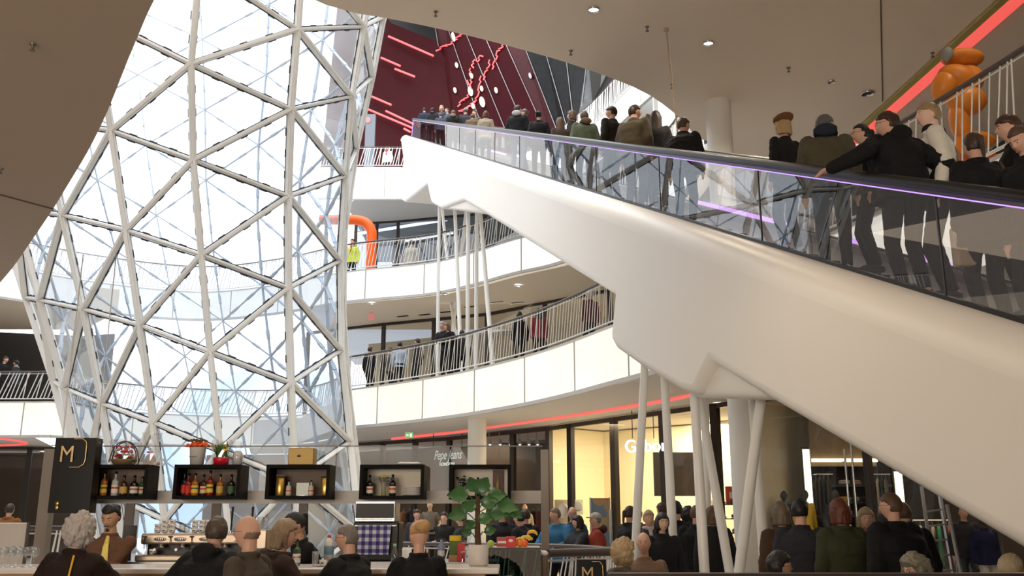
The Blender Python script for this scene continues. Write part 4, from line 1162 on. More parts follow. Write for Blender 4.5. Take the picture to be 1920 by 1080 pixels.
rider('brown-haired person in profile facing left in dark brown jacket, against lit white band', 1146, 200, .7, 40, hair=('short', HB), top=(.025, .018, .015), bulk=.045, hy=35)
rider('person in green hooded jacket over camouflage scarf, hair covered', 1095, 209, .6, 10, hair=('short', (.10, .07, .045)), top=(.10, .12, .07), bulk=.06, hood=(.16, .10, .06))
rider('person with brown fringe facing left behind the long wavy hair', 1072, 208, 1.1, 70, hair=('bob', (.13, .07, .04)), top=(.04, .035, .03), fem=1, skin='p')
rider('person with long wavy brown hair at the handrail', 1050, 221, .42, 15, hair=('wavy', (.11, .055, .025)), top=(.06, .04, .028), bulk=.03, fem=1)
rider('person in black coat with dark pinned-up hair, back to camera', 1010, 209, .45, 0, hair=('bun', HK), top=BLK, bulk=.045, fem=1, hy=-20)
rider('person in dark coat face to face with the man in white hood', 984, 205, .95, 70, hair=('short', HM), top=(.03, .03, .035), fem=1, hy=10)
rider('person in black leather jacket with white hood and pale blue jeans', 971, 198, .42, -15, hair=('short', HB), top=(.012, .012, .014), hood=(.55, .55, .55), bulk=.045, legs=(.12, .18, .28), hy=-35, lean=6)
for (lb, px, py, s, yaw, kw) in [
 ('person with auburn hair in beige coat, rightmost of the crowd at the escalator top', 911, 209, .42, 0, dict(hair=('bob', HR), top=(.36, .30, .22), bulk=.05, fem=1, topl=.75)),
 ('pale-faced person in brown coat turned to the camera beside the auburn hair', 890, 207, .9, 150, dict(hair=('short', HM), top=(.16, .12, .08), skin='p')),
 ('person in brown jacket leaning at the rail between beige coat and fur hood', 886, 214, .42, 10, dict(hair=('short', HM), top=(.15, .10, .06), bulk=.05, lean=20)),
 ('person in grey cap with scarf behind the black fur-trimmed hood', 873, 203, .9, 20, dict(hair=('short', HM), hat=('beanie', (.35, .33, .28)), top=(.05, .05, .06))),
 ('person in black jacket with fur-trimmed hood at the escalator rail', 850, 207, .42, 0, dict(hair=('short', (.12, .09, .06)), top=BLK, hood=(.30, .24, .16), bulk=.06)),
 ('small-faced person with phone raised behind the fur hood', 838, 203, 1.1, 140, dict(hair=('short', HM), top=(.08, .09, .12), skin='p')),
 ('blond person facing the camera at the escalator top', 828, 198, .9, 170, dict(hair=('bob', HY), top=(.05, .06, .09), skin='p', fem=1)),
 ('person in blue-grey coat just left of the fur hood', 826, 212, .42, 20, dict(hair=('short', HM), top=(.06, .07, .10), bulk=.04)),
 ('person in black hood, second from the left at the escalator top', 811, 202, .5, 0, dict(hair=('short', HK), top=(.02, .022, .026), hood='self', bulk=.05)),
 ('person in navy jacket with red bag, leftmost at the escalator top', 796, 202, .42, 0, dict(hair=('short', HK), top=(.02, .03, .06), bulk=.045))]:
    rider(lb, px, py, s, yaw, **kw)
# beige shoulder bag hanging at the hip of the woman in the black coat
c = local_to_world(r3, (-.18, -.20, .70)); c = V((c.x, c.y, c.z))
q = on_plane(1806, 460, A+RX*.26, RX); bag = thing('shoulder_bag', 'beige flap shoulder bag hanging at the hip behind the escalator glass', 'bag', q)
g = MB(); g.bbox(q.x-.085, q.x+.085, q.y-.05, q.y+.05, q.z-.18, q.z+.15, .025); g.build('bag_body', mat('beige_leather', (.42, .32, .22), .6, bump=.2), bag)
g = MB(); g.bbox(q.x-.055, q.x+.055, q.y-.062, q.y-.045, q.z-.03, q.z+.045, .006); g.build('flap', mat('beige_leather_flap', (.50, .39, .27), .6), bag)
g = MB(); g.tube([q+V((-.07, 0, .15)), q+V((-.02, .0, .45)), q+V((.05, .05, .62))], .010, 6); g.build('strap', mat('tan_strap', (.26, .17, .10)), bag)
# two dark jackets' trouser stripes seen through glass are left to the riders' own legs

# ---------------------------------------------------------------- people on the galleries
P1 = 'people behind the first gallery railing'
def gal(label, px, py, Y, yaw, fl, **k): return person(label, px, py, Y, yaw, floor=fl, group='people on the galleries', **k)
F1 = 5.46; F2 = 10.6
gal('grey-haired person leaning on the first gallery railing beside the pole', 829, 603, 26.9, 150, F1, lean=28, hair=('short', (.32, .32, .32)), top=(.03, .03, .035), hands=((-.2, .42, 1.05), (.2, .42, 1.05)), fixscale=.98)
gal('brown-haired person in black coat leaning forward on the first gallery railing', 838, 606, 26.5, 130, F1, lean=34, hair=('bob', (.12, .08, .05)), top=BLK, fem=1, hands=((-.2, .45, 1.05), (.2, .45, 1.05)), fixscale=.98)
gal('person in pale blue shirt behind the first gallery rods near the funnel', 749, 664, 29.6, 20, F1, hair=('short', HK), top=(.38, .46, .60), bulk=.01, fixscale=.95)
gal('person in black standing nearest the funnel behind the first gallery rods', 694, 660, 30.5, -30, F1, hair=('short', HB), top=BLK, fixscale=1.0)
gal('dark-clothed person right of the pale blue shirt behind the rods', 782, 668, 29.0, 60, F1, hair=('short', HB), top=(.04, .03, .03), fixscale=.9)
gal('person with grey jacket left of the pale blue shirt behind the rods', 732, 668, 30.6, -60, F1, hair=('short', HB), top=(.10, .09, .09), fixscale=.9)
gal('person in black coat behind the middle of the first gallery rods', 974, 600, 25.0, 10, F1, hair=('long', HK), top=BLK, fem=1, fixscale=1.0)
gal('dark-haired person in wine red sweater behind the first gallery rods', 1010, 590, 24.6, 0, F1, hair=('long', HK), top=(.20, .03, .04), fem=1, bulk=.03, fixscale=.95)
gal('white-haired person in dark red coat, farthest right behind the first gallery rods', 1106, 589, 22.5, 30, F1, hair=('short', (.5, .5, .5)), top=(.10, .02, .03), fixscale=.95)
gal('person in dark coat just right of the leaning couple behind the rods', 866, 640, 27.6, 0, F1, hair=('short', HB), top=(.03, .03, .03), fixscale=.93)
gal('dark-haired person in black on the far left gallery', 11, 668, 34.0, -90, F1, hair=('short', HB), top=BLK, fixscale=1.0)
gal('person with grey scarf facing left on the far left gallery', 31, 675, 34.4, 90, F1, hair=('short', HK), top=(.03, .03, .035), scarf=(.3, .3, .3), fixscale=1.0)
gal('person in yellow safety vest over red by the orange duct', 662, 428, 36.4, 170, F2, hair=('short', HB), top=(.55, .62, .06), scarf=(.4, .02, .03), fixscale=1.0)
gal('pale grey figure behind the second gallery rods, leaning', 772, 442, 36.6, 0, F2, hair=('short', HB), top=(.42, .40, .36), legs=(.4, .38, .35), fixscale=1.0)
gal('small person in white behind the top floor railing', 727, 266, 49.0, 160, Z3, hair=('short', HB), top=(.75, .72, .7), scarf=(.5, .1, .1), fixscale=.95)
gal('small dark-haired head beyond the steep upper right railing', 1078, 201, 46.0, 120, Z3, hair=('short', HK), top=BLK, fixscale=1.0)

# ---------------------------------------------------------------- people on the ground floor at the right
GG = 'people by the ground floor shops'
def gp(label, px, py, Y, yaw, **k): return person(label, px, py, Y, yaw, floor=0, group=GG, **k)
lh = ((-.22, .45, 1.12), (.2, .45, 1.12))
gp('balding person in black jacket with bright blue panels leaning on the railing', 1041, 952, 16.4, 150, lean=14, hair=('crop', (.16, .11, .08)), top=(.05, .17, .32), bulk=.04, hands=lh, hy=-40)
gp('bald person with glasses in dark blue jacket behind the blue track jacket', 1073, 950, 17.2, 160, hair=('bald', (.30, .19, .13)), top=(.03, .07, .13), glasses=True, bulk=.03, hy=20)
gp('black-haired person with short hair and dark jacket, hands on the railing, looking left', 1083, 967, 16.0, 120, hair=('bob', HK), top=(.03, .033, .035), bulk=.04, hands=lh, hy=-10, fem=1)
gp('person in rust red jacket with beige baseball cap looking left at the railing', 1116, 962, 16.0, 90, hat=('cap', (.45, .40, .33)), hair=('short', HG), top=(.30, .05, .03), hood=(.05, .02, .02), bulk=.045, hy=10)
gp('dark-haired person in black with backpack, back to the railing left of the poles', 1181, 949, 15.2, -60, hair=('tail', HB), top=BLK, bulk=.06, fem=1)
gp('blond short-haired person facing the camera between the two leftmost leaning poles', 1216, 957, 14.4, 190, hair=('short', (.34, .25, .15)), top=(.05, .05, .055), scarf=(.5, .45, .42), fem=1, eyes=True)
gp('long black-haired person in black coat over purple, walking towards the camera', 1241, 962, 11.8, 185, hair=('long', HK), top=(.014, .012, .016), bulk=.035, topl=.62, skin='a', fem=1, eyes=True, hy=8)
gp('dark-haired person with orange-brown coat behind the black coat', 1240, 943, 17.5, 30, hair=('short', HB), top=(.30, .14, .05))
gp('tall person in black behind the second leaning pole', 1267, 940, 14.0, 0, hair=('short', HK), top=BLK, bulk=.05)
gp('person in black coat with dark curly hair between the second and third poles', 1289, 953, 15.5, 20, hair=('curly', HK), top=BLK, bulk=.04)
gp('person with light brown hair and black coat just left of the third pole', 1305, 948, 13.6, -20, hair=('short', HM), top=(.012, .012, .012), bulk=.05)
gp('person in long dark coat behind the third and fourth poles', 1335, 950, 12.8, 10, hair=('bob', HM), top=(.016, .015, .016), bulk=.06, topl=.55, fem=1)
gp('person far behind in the cream shop window, dark hair', 1197, 955, 20.5, 180, hair=('short', HB), top=(.2, .1, .06))
gp('person with curly brown-grey hair and brown coat, leftmost before the dark shop', 1462, 942, 10.4, 10, hair=('bob', (.12, .09, .06)), top=(.055, .030, .018), bulk=.05, topl=.65, fem=1)
gp('dark-haired person in charcoal coat walking right before the dark shop', 1499, 936, 10.0, -25, hair=('short', HK), top=(.022, .022, .028), bulk=.045, topl=.62, hy=-10)
gp('person with red-brown hair in olive green coat before the dark shop', 1572, 936, 9.6, 5, hair=('bob', HR), top=(.035, .038, .018), bulk=.06, topl=.62, fem=1)
gp('blond person with terracotta scarf between the olive coat and the tall black one', 1622, 953, 10.6, 170, hair=('bob', (.30, .23, .14)), top=(.02, .02, .02), scarf=(.38, .14, .09), fem=1, eyes=True)
gp('tall person with glasses in black jacket, biggest figure before the dark shop', 1668, 924, 9.0, 20, hair=('crop', HM), top=(.008, .008, .009), bulk=.085, topl=.72, glasses=True, hy=30)
gp('person in black jacket with white lettering-like patch, right of the tall figure', 1692, 942, 10.4, -10, hair=('crop', HM), top=(.010, .010, .012), hood=(.5, .5, .48), bulk=.06)
# group seen through the framed glass above the bar
gp('person with arms folded in black top seen through the bar glass', 833, 960, 20.5, 170, hair=('short', HB), top=(.02, .02, .02), skin='p', hands=((.12, .22, 1.12), (-.12, .24, 1.1)))
gp('person in dark jacket looking left beside the folded-arms one', 862, 962, 19.5, 100, hair=('short', HB), top=(.03, .03, .03))
gp('person with dark hair behind the blond bun, seen through the bar glass', 782, 955, 22.5, 190, hair=('short', HB), top=(.05, .05, .06))
gp('person in black jacket with upright collar behind the potted plant', 940, 951, 16.8, 30, hair=('short', HB), top=(.018, .018, .02), bulk=.06)
gp('dark-haired person facing left in black jacket by the frame post', 973, 959, 16.4, 60, hair=('short', HK), top=(.016, .016, .018), bulk=.055, lean=12)
gp('person in black by the post, holding a white paper', 985, 955, 17.4, 20, hair=('short', HB), top=(.012, .012, .014), bulk=.05)
# brown jacket far left
gp('person in mustard brown jacket seen from behind at the far left', 20, 945, 20.5, 0, hair=('short', HB), top=(.20, .08, .02), bulk=.06)
# seated people along the bottom edge
def seat_(label, px, py, Y, yaw, **k): return person(label, px, py, Y, yaw, floor=0, sit=.50, fixscale=.97, group='people seated beyond the dark ledge', **k)
def stool(px, Y, z, lb):
    x = at(px, 1040, Y).x; t = thing('stool', lb, 'stool', (x, Y, 0), 'stools under the seated people'); g = MB(); g.lathe([(.001, z-.05), (.19, z-.05), (.2, z-.02), (.19, z), (.001, z)], (x, Y, 0), 20); g.build('seat', m_black, t)
    g = MB(); g.lathe([(.03, .02), (.03, z-.05)], (x, Y, 0), 10); g.build('pole', m_alu, t); g = MB(); g.lathe([(.2, 0), (.19, .02), (.02, .03)], (x, Y, 0), 20); g.build('base', m_alu, t)
seats = [('person with curly blond hair in plaid jacket seated before the railing', 1168, 1014, 9.4, -60, dict(hair=('curly', (.38, .27, .15)), top=(.10, .085, .08), fem=1, bulk=.04)),
 ('bald person seated facing the camera behind the leftmost pole', 1206, 998, 10.2, 170, dict(hair=('bald', HM), top=(.20, .13, .09))),
 ('dark-haired person with glasses in red top seated at the lower right of the poles', 1459, 1034, 7.4, -80, dict(hair=('short', HK), top=(.22, .07, .05), glasses=True, skin='t', eyes=True)),
 ('grey spiky-haired person with glasses seated low before the tall black figure', 1714, 1044, 7.4, 110, dict(hair=('curly', (.20, .18, .13)), top=(.06, .05, .05), glasses=True)),
 ('blond short-haired person seated at the lower right corner', 1893, 1040, 7.2, -70, dict(hair=('short', (.46, .36, .22)), top=(.05, .05, .05)))]
for lb, px, py, Y, yaw, kw in seats:
    r = seat_(lb, px, py, Y, yaw, **kw)
# ---------------------------------------------------------------- the bar
m_wood = mat('counter_wood', (.40, .20, .08), .4, var=.2, scale=3)
m_ctop = mat('counter_top', (.68, .64, .60), .25, var=.04)
m_shelf = mat('shelf_black', (.006, .005, .005), .6, spec=.08)
m_beam = mat('rack_beam_grey', (.42, .39, .36), .45, .1)
m_gold_ = mat('gold_foil', (.60, .38, .10), .3, .8, bump=.3)
def zat(py, Y): return at(960, py, Y).z
def xat(px, Y, py=960): return at(px, py, Y).x
YB = 8.0; ZC = zat(1066, YB)
bar = thing('bar_counter', 'long bar counter with pale top and light wooden front across the bottom', 'counter', (xat(500, YB+.3), YB+.3, 0))
x0, x1 = xat(-60, YB), xat(936, YB)
g = MB(); g.bbox(x0, x1, YB, YB+.72, ZC-.045, ZC, .01); g.build('counter_top', m_ctop, bar)
g = MB(); g.box(x0+.03, x1-.12, YB+.08, YB+.64, 0.08, ZC-.045); g.build('wooden_front', m_wood, bar)
g = MB(); g.box(x0+.06, x1-.2, YB+.14, YB+.6, 0, .08); g.build('plinth', m_black, bar)
# back counter
ZB = zat(1052, 9.3); bc = thing('back_counter', 'dark back counter behind the bar staff carrying the coffee machine', 'counter', (xat(500, 9.5), 9.5, 0))
g = MB(); g.box(xat(200, 9.3), xat(930, 9.3), 9.22, 9.75, 0, ZB-.03); g.build('cabinet', m_shelf, bc)
g = MB(); g.bbox(xat(198, 9.3), xat(932, 9.3), 9.18, 9.76, ZB-.03, ZB, .006); g.build('work_top', m_alu, bc)
# rack with beam, posts and glass screen
YR = 10.15
rk = thing('bottle_rack', 'grey steel rack frame with one long beam and glass screen above the bar', 'rack', (xat(600, YR), YR, 0))
zb0, zb1 = zat(944, YR), zat(920, YR)
g = MB(); g.box(xat(168, YR), xat(1016, YR), YR, YR+.08, zb0, zb1); g.build('beam', m_beam, rk)
for px in (240, 403, 567, 735): 
    x = xat(px, YR); g = MB(); g.box(x-.045, x+.045, YR+.02, YR+.07, 0, zb0); g.build('post', mat('post_brown', (.16, .13, .11), .5), rk)
x = xat(1022, YR); g = MB(); g.box(x-.04, x+.04, YR-.02, YR+.10, 0, zat(843, YR)); g.build('end_post', mat('post_taupe', (.26, .22, .19), .5), rk)
x = xat(82, YR); g = MB(); g.box(x-.06, x+.06, YR-.02, YR+.1, 0, zat(842, YR)); g.build('end_post', mat('post_taupe', (.26, .22, .19), .5), rk)
xs = [178, 403, 625, 842, 1018]
for a, b in zip(xs, xs[1:]):
    g = MB(); g.quad(V((xat(a, YR)+.01, YR+.04, zb1)), V((xat(b, YR)-.01, YR+.04, zb1)), V((xat(b, YR)-.01, YR+.04, zat(836, YR))), V((xat(a, YR)+.01, YR+.04, zat(836, YR)))); g.build('glass_screen', m_cglass, rk)
g = MB(); g.beam(V((xat(178, YR), YR+.04, zat(836, YR))), V((xat(1018, YR), YR+.04, zat(836, YR))), .012, .012); g.build('screen_edge', mat('screen_edge', (.2, .2, .2), .5), rk)
# five open display boxes
YX = 9.82
def crate(px0, px1, label, back):
    a, b = xat(px0, YX, 900), xat(px1, YX, 900); z0, z1 = zat(936, YX), zat(871, YX)
    t = thing('display_box', label, 'shelf box', ((a+b)/2, YX+.15, z0), 'black open display boxes on the rack'); w_ = .035; d = .32
    g = MB(); g.box(a, b, YX, YX+d, z0, z0+w_); g.box(a, b, YX, YX+d, z1-w_, z1); g.box(a, a+w_, YX, YX+d, z0+w_, z1-w_); g.box(b-w_, b, YX, YX+d, z0+w_, z1-w_); g.build('carcass', m_shelf, t)
    g = MB(); g.box(a+w_, b-w_, YX+d-.02, YX+d, z0+w_, z1-w_); g.build('back_panel', back, t)
    return a, b, z0+w_, z1
mb_ = mat('box_back_brown', (.20, .14, .11), .6); mw_ = mat('box_back_cream', (.85, .76, .62), .6)
C1 = crate(158, 276, 'black open display box on the rack, leftmost, beside the black lettered panel', mb_)
C2 = crate(325, 450, 'black open display box on the rack with seven mixed bottles inside', mb_)
C3 = crate(498, 618, 'black open display box on the rack holding two gold coffee bags', mb_)
C4 = crate(674, 795, 'black open display box on the rack with stacked plates and a flower vase', mw_)
C5 = crate(842, 958, 'black open display box on the rack, rightmost, behind the potted plant', mw_)
def glassy(name, col): return mat(name, col, .12, 0, spec=.6, coat=.4, var=.1)
gb = {'brown': glassy('bottle_brown', (.05, .02, .008)), 'green': glassy('bottle_green', (.02, .06, .02)), 'amber': glassy('bottle_amber', (.35, .12, .02)), 'clear': glassy('bottle_clear', (.45, .45, .42)), 'red': glassy('bottle_red', (.22, .02, .015)), 'dark': glassy('bottle_dark', (.012, .012, .010))}
m_lab = {k: mat('label_'+k, c, .6) for k, c in dict(white=(.7, .68, .62), yellow=(.75, .50, .05), red=(.55, .03, .02), cream=(.62, .52, .38), green=(.05, .12, .05), gold=(.5, .35, .1)).items()}
def bottle(px, z, Y, h, r, glass, lab, label, group, cap='dark', neck=.30, kind='bottle'):
    x = xat(px, Y, 920); t = thing('bottle', label, 'bottle', (x, Y, z), group)
    b = h*(1-neck-.12); g = MB(); g.lathe([(.001, 0), (r*.92, 0), (r, .01), (r, b), (r*.75, b+h*.07), (r*.36, b+h*.12), (r*.32, h*.94), (r*.36, h*.945), (.001, h*.95)], (x, Y, z), 16); g.build('glass_body', gb[glass], t)
    g = MB(); g.lathe([(r*.38, h*.90), (r*.38, h), (.001, h)], (x, Y, z), 12); g.build('cap', m_lab.get(cap, m_black), t)
    g = MB(); g.lathe([(r*1.015, b*.22), (r*1.015, b*.78)], (x, Y, z), 16); g.build('paper_label', m_lab[lab], t)
    if lab in ('white', 'cream', 'yellow'):
        g = MB(); g.lathe([(r*1.02, b*.5), (r*1.02, b*.62)], (x, Y, z), 16); g.build('label_stripe', m_lab['red' if lab != 'yellow' else 'green'], t)
    return t
G1 = 'bottles in the leftmost display box'; z1_ = C1[2]
for a in [(175, .25, .036, 'clear', 'white', 'tall slim bottle with white label, leftmost in the box by the black panel'), (194, .25, .034, 'amber', 'yellow', 'amber bottle with yellow label in the leftmost display box'), (215, .25, .036, 'clear', 'white', 'clear bottle with white label in the middle of the leftmost box'),
          (231, .21, .04, 'brown', 'gold', 'round brown bottle with gold label in the leftmost box'), (251, .21, .042, 'dark', 'white', 'squat black bottle with white and red label in the leftmost box'), (266, .20, .03, 'green', 'cream', 'slim green bottle, rightmost in the leftmost box')]:
    bottle(a[0], z1_, YX+.13, a[1], a[2], a[3], a[4], a[5], G1)
G2 = 'bottles in the seven-bottle display box'; z2_ = C2[2]
for a in [(344, .25, .030, 'dark', 'red', 'black slim bottle, leftmost in the seven-bottle box'), (352, .23, .034, 'red', 'red', 'square-shouldered bottle with red slanted label'), (365, .235, .038, 'amber', 'yellow', 'amber bottle with round yellow label'), (381, .22, .034, 'brown', 'cream', 'short brown bottle between two yellow-labelled ones'),
          (393, .26, .036, 'red', 'yellow', 'tallest bottle, purple neck and yellow label, in the middle of the box'), (412, .22, .036, 'amber', 'gold', 'amber bottle with gold label right of the tallest bottle'), (433, .22, .038, 'dark', 'green', 'black bottle with oval green label, rightmost in the seven-bottle box')]:
    bottle(a[0], z2_, YX+.13, a[1], a[2], a[3], a[4], a[5], G2)
for px, lb in ((518, 'shiny gold coffee bag, left one in the display box'), (604, 'shiny gold coffee bag, right one in the display box')):
    x = xat(px, YX, 920); t = thing('coffee_bag', lb, 'coffee bag', (x, YX+.15, C3[2]), 'gold coffee bags'); bm = bmesh.new()
    g = MB(); g.loft([(V((x, YX+.15, C3[2]+z)), V((1, 0, 0)), V((0, 1, 0)), a, b) for z, a, b in ((0, .042, .03), (.01, .046, .035), (.10, .047, .034), (.18, .045, .018), (.205, .045, .003))], 12); o = g.build('bag_body', m_gold_, t)
    g = MB(); g.box(x-.046, x+.046, YX+.146, YX+.154, C3[2]+.203, C3[2]+.216); g.build('sealed_edge', m_black, t)
bottle(541, C3[2], YX+.13, .16, .028, 'clear', 'cream', 'small clear bottle with cream label, left of the card', 'small bottles beside the card')
bottle(583, C3[2], YX+.13, .16, .028, 'clear', 'cream', 'small clear bottle with cream label, right of the card', 'small bottles beside the card')
t = thing('menu_card', 'pale glassy card standing between the two small bottles', 'card', (xat(561, YX), YX+.16, C3[2])); x = xat(561, YX, 920); g = MB(); g.box(x-.065, x+.065, YX+.155, YX+.163, C3[2], C3[2]+.135); g.build('card', mat('pale_card', (.30, .33, .27), .2), t)
g = MB(); g.box(x-.03, x+.03, YX+.13, YX+.19, C3[2], C3[2]+.006); g.build('foot', m_alu, t)
bottle(693, C4[2], YX+.13, .215, .036, 'dark', 'white', 'dark wine bottle with white label left of the flower vase', 'dark bottles by the flower vase')
bottle(736, C4[2], YX+.13, .22, .036, 'dark', 'cream', 'dark wine bottle with cream label right of the flower vase', 'dark bottles by the flower vase')
# vase
x = xat(716, YX, 920); Yv = YX+.14; t = thing('flower_vase', 'glass vase with spreading blue-grey and yellow flowers in the display box', 'vase', (x, Yv, C4[2]))
g = MB(); g.lathe([(.02, 0), (.028, .01), (.022, .08), (.035, .14)], (x, Yv, C4[2]), 16); g.build('vase', glassy('vase_glass', (.30, .30, .18)), t)
g = MB()
for i in range(60):
    a = R.random()*2*PI; rr = R.random()*.13; p = V((x+math.cos(a)*rr, Yv+math.sin(a)*rr*.4-.01, C4[2]+.19-rr*.3+R.random()*.02)); g.tube([V((x, Yv, C4[2]+.10)), p], .0015, 3); g.ell(p, .011, .008, .007, n=6, m=4)
g.build('blossoms', mat('dried_flower', (.25, .27, .30), .8), t)
g = MB()
for i in range(5): g.ell((x-.02+i*.012, Yv-.03, C4[2]+.198+.004*(i % 2)), .013, .012, .012, n=8, m=5)
g.build('yellow_blossom', mat('flower_yellow', (.75, .50, .03), .7), t)
for i in range(7):
    xx = xat(771, YX, 920); z = C4[2]+i*.013; t = thing('plate', 'white plate in the stack inside the cream-backed display box', 'plate', (xx, YX+.15, z), 'stacked white plates'); g = MB(); g.lathe([(.001, .002), (.06, .0), (.115, .010), (.117, .013), (.06, .004), (.001, .005)], (xx, YX+.15, z), 28); o = g.build('dish', mat('porcelain', (.72, .70, .68), .2), t)
# box 5: little plant, bottle, framed red advert
x = xat(862, YX, 900); t = thing('figurine_plant', 'small dark leafy sprig in the rightmost display box', 'plant', (x, YX+.15, C5[2])); g = MB()
for i in range(14):
    a = R.random()*6.28; z = .08+R.random()*.12; p = V((x+math.cos(a)*.045, YX+.15+math.sin(a)*.03, C5[2]+z)); g.tube([V((x, YX+.15, C5[2])), p], .002, 3); g.ell(p, .018, .012, .008, n=6, m=4)
g.build('leaves', mat('dark_leaf', (.01, .012, .01), .5), t)
bottle(896, C5[2], YX+.15, .19, .032, 'dark', 'green', 'dark bottle behind the big leaves in the rightmost box', 'bottle behind the plant')
x = xat(933, YX, 900); t = thing('framed_poster', 'small dark red poster showing a bottle inside the rightmost display box', 'poster', (x, YX+.27, C5[2])); g = MB(); g.box(x-.055, x+.055, YX+.26, YX+.275, C5[2]+.0, C5[2]+.27); g.build('board', mat('maroon_poster', (.10, .015, .01), .4), t)
g = MB(); g.lathe([(.001, .05), (.018, .05), (.018, .13), (.007, .17), (.007, .22), (.001, .22)], (x, YX+.255, C5[2]), 10); g.build('printed_bottle', m_lab['gold'], t)
# items on top of the boxes
zt = C1[3]
def leaf_quad(g, base, d, L_, w_, n=4, droop=.4, up=V((0, 0, 1))):
    base = V(base); d = V(d).normalized(); sd = d.cross(up); sd = sd.normalized() if sd.length > 1e-3 else V((1, 0, 0)); vs = []
    for i in range(n+1):
        u = i/n; p = base+d*L_*u+V((0, 0, -droop*L_*u*u)); ww = w_*math.sin(PI*min(1, u*.92+.06))
        vs += [p-sd*ww, p+V((0, 0, -ww*.3)), p+sd*ww]
    fs = []
    for i in range(n): fs += [(3*i, 3*i+1, 3*i+4, 3*i+3), (3*i+1, 3*i+2, 3*i+5, 3*i+4)]
    g.add(vs, fs, True)
m_leaf = mat('leaf_green', (.06, .16, .04), .45, var=.4, scale=14); m_cello = glassmat('cellophane', (.95, .96, .97), 1.6, boost=1.6, streak=.9)
x = xat(222, YX, 850); Yt = YX+.16
t = thing('flower_basket', 'cellophane-wrapped wicker basket of red and orange flowers on the leftmost box', 'basket', (x, Yt, zt), 'gifts and plants standing on the display boxes')
g = MB(); g.lathe([(.001, .0), (.10, 0), (.13, .05), (.135, .06), (.12, .055), (.001, .05)], (x, Yt, zt), 20); g.build('basket', mat('wicker', (.25, .15, .07), .7, bump=.5, scale=50), t)
for s in (-.045, .045):
    g = MB(); g.tube([(x-.14, Yt+s, zt+.03)]+[(x-.14*math.cos(a), Yt+s*.6, zt+.04+.21*math.sin(a)) for a in [PI*i/12 for i in range(1, 12)]]+[(x+.14, Yt+s, zt+.03)], .007, 6); g.build('handle', mat('wicker_dark', (.10, .06, .03), .7), t)
for nm, c, n_ in (('red_blossom', (.65, .02, .015), 22), ('orange_blossom', (.85, .22, .03), 12), ('white_blossom', (.75, .7, .6), 8)):
    g = MB()
    for i in range(n_): g.ell((x+R.uniform(-.09, .09), Yt+R.uniform(-.06, .06), zt+.07+R.random()*.13), .017, .017, .014, n=7, m=5)
    g.build(nm, mat('petal_'+nm, c, .6), t)
g = MB()
for i in range(40): leaf_quad(g, (x+R.uniform(-.06, .06), Yt+R.uniform(-.04, .04), zt+.05), (R.uniform(-1, 1), R.uniform(-.6, .6), R.uniform(.3, 1)), .09, .012)
g.build('leaves', m_leaf, t)
def cello(t, x, Y, z, r, h, pinch=.75):
    g = MB(); vs = []; n = 18; ZZ = (0, .12, .35, .6, .8, .9, 1)
    for j, u in enumerate(ZZ):
        rr = r*(1+.25*u) if u < pinch else r*(.35+.9*(u-pinch)/(1-pinch)*.8)
        for k_ in range(n):
            a = 2*PI*k_/n; q = rr*(1+.10*noise.noise(V((k_*.9, j*1.3, x*5)))); vs.append(V((x+math.cos(a)*q, Y+math.sin(a)*q*.6, z+h*u)))
    g.add(vs, [(i*n+k_, i*n+(k_+1) % n, (i+1)*n+(k_+1) % n, (i+1)*n+k_) for i in range(len(ZZ)-1) for k_ in range(n)], False); g.build('cellophane_wrap', m_cello, t)
cello(t, x, Yt, zt, .14, .27, .95)
x = xat(272, YX, 850); t = thing('gift_package', 'white gift in crinkled cellophane with a pink ribbon beside the flower basket', 'gift', (x, Yt, zt), 'gifts and plants standing on the display boxes')
g = MB(); g.bbox(x-.10, x+.09, Yt-.05, Yt+.05, zt, zt+.035, .008); g.lathe([(.06, .03), (.05, .09), (.02, .12), (.001, .13)], (x, Yt, zt), 14); g.build('contents', mat('gift_white', (.6, .52, .5), .6), t)
g = MB(); g.ell((x+.02, Yt-.03, zt+.135), .02, .012, .012); g.ell((x-.015, Yt-.03, zt+.135), .02, .012, .01); g.build('pink_ribbon', mat('ribbon_pink', (.75, .08, .22), .4), t)
cello(t, x, Yt, zt, .10, .34, .45)
x = xat(361, YX, 850); t = thing('flower_pot', 'white tapered pot with small print and orange-red flower head on the second box', 'flower pot', (x, Yt, zt), 'gifts and plants standing on the display boxes')
g = MB(); g.lathe([(.001, 0), (.068, 0), (.085, .18), (.09, .185), (.08, .18), (.001, .17)], (x, Yt, zt), 24); g.build('pot', mat('pot_white', (.66, .64, .62), .35), t)
g = MB()
for q in range(8): g.box(x-.058+q*.010, x-.052+q*.010, Yt-.083, Yt-.070, zt+.080, zt+.094)
g.build('pot_print', mat('print_grey', (.25, .22, .22), .6), t)
g = MB()
for i in range(90):
    a = R.random()*6.28; rr = .13*math.sqrt(R.random()); g.ell((x+math.cos(a)*rr, Yt+math.sin(a)*rr*.7, zt+.20+.05*(1-(rr/.13)**2)*R.random()), .018, .018, .012, n=6, m=4)
g.build('orange_flower_head', mat('flower_orange', (.72, .10, .015), .7, bump=.4), t)
g = MB()
for i in range(25):
    a = R.random()*6.28; rr = .09*math.sqrt(R.random()); g.ell((x+math.cos(a)*rr, Yt+math.sin(a)*rr*.7, zt+.25+.02*R.random()), .014, .012, .010, n=6, m=4)
g.build('seed_heads', mat('seed_brown', (.10, .09, .02), .8), t)
x = xat(407, YX, 850); t = thing('potted_tulips', 'red-wrapped pot of yellow and green spring flowers in cellophane on the second box', 'potted plant', (x, Yt, zt), 'gifts and plants standing on the display boxes')
g = MB(); g.lathe([(.001, 0), (.07, 0), (.086, .07), (.08, .08), (.001, .075)], (x, Yt, zt), 18); g.build('red_wrap', mat('foil_red', (.55, .01, .03), .35, bump=.6, scale=30), t)
g = MB()
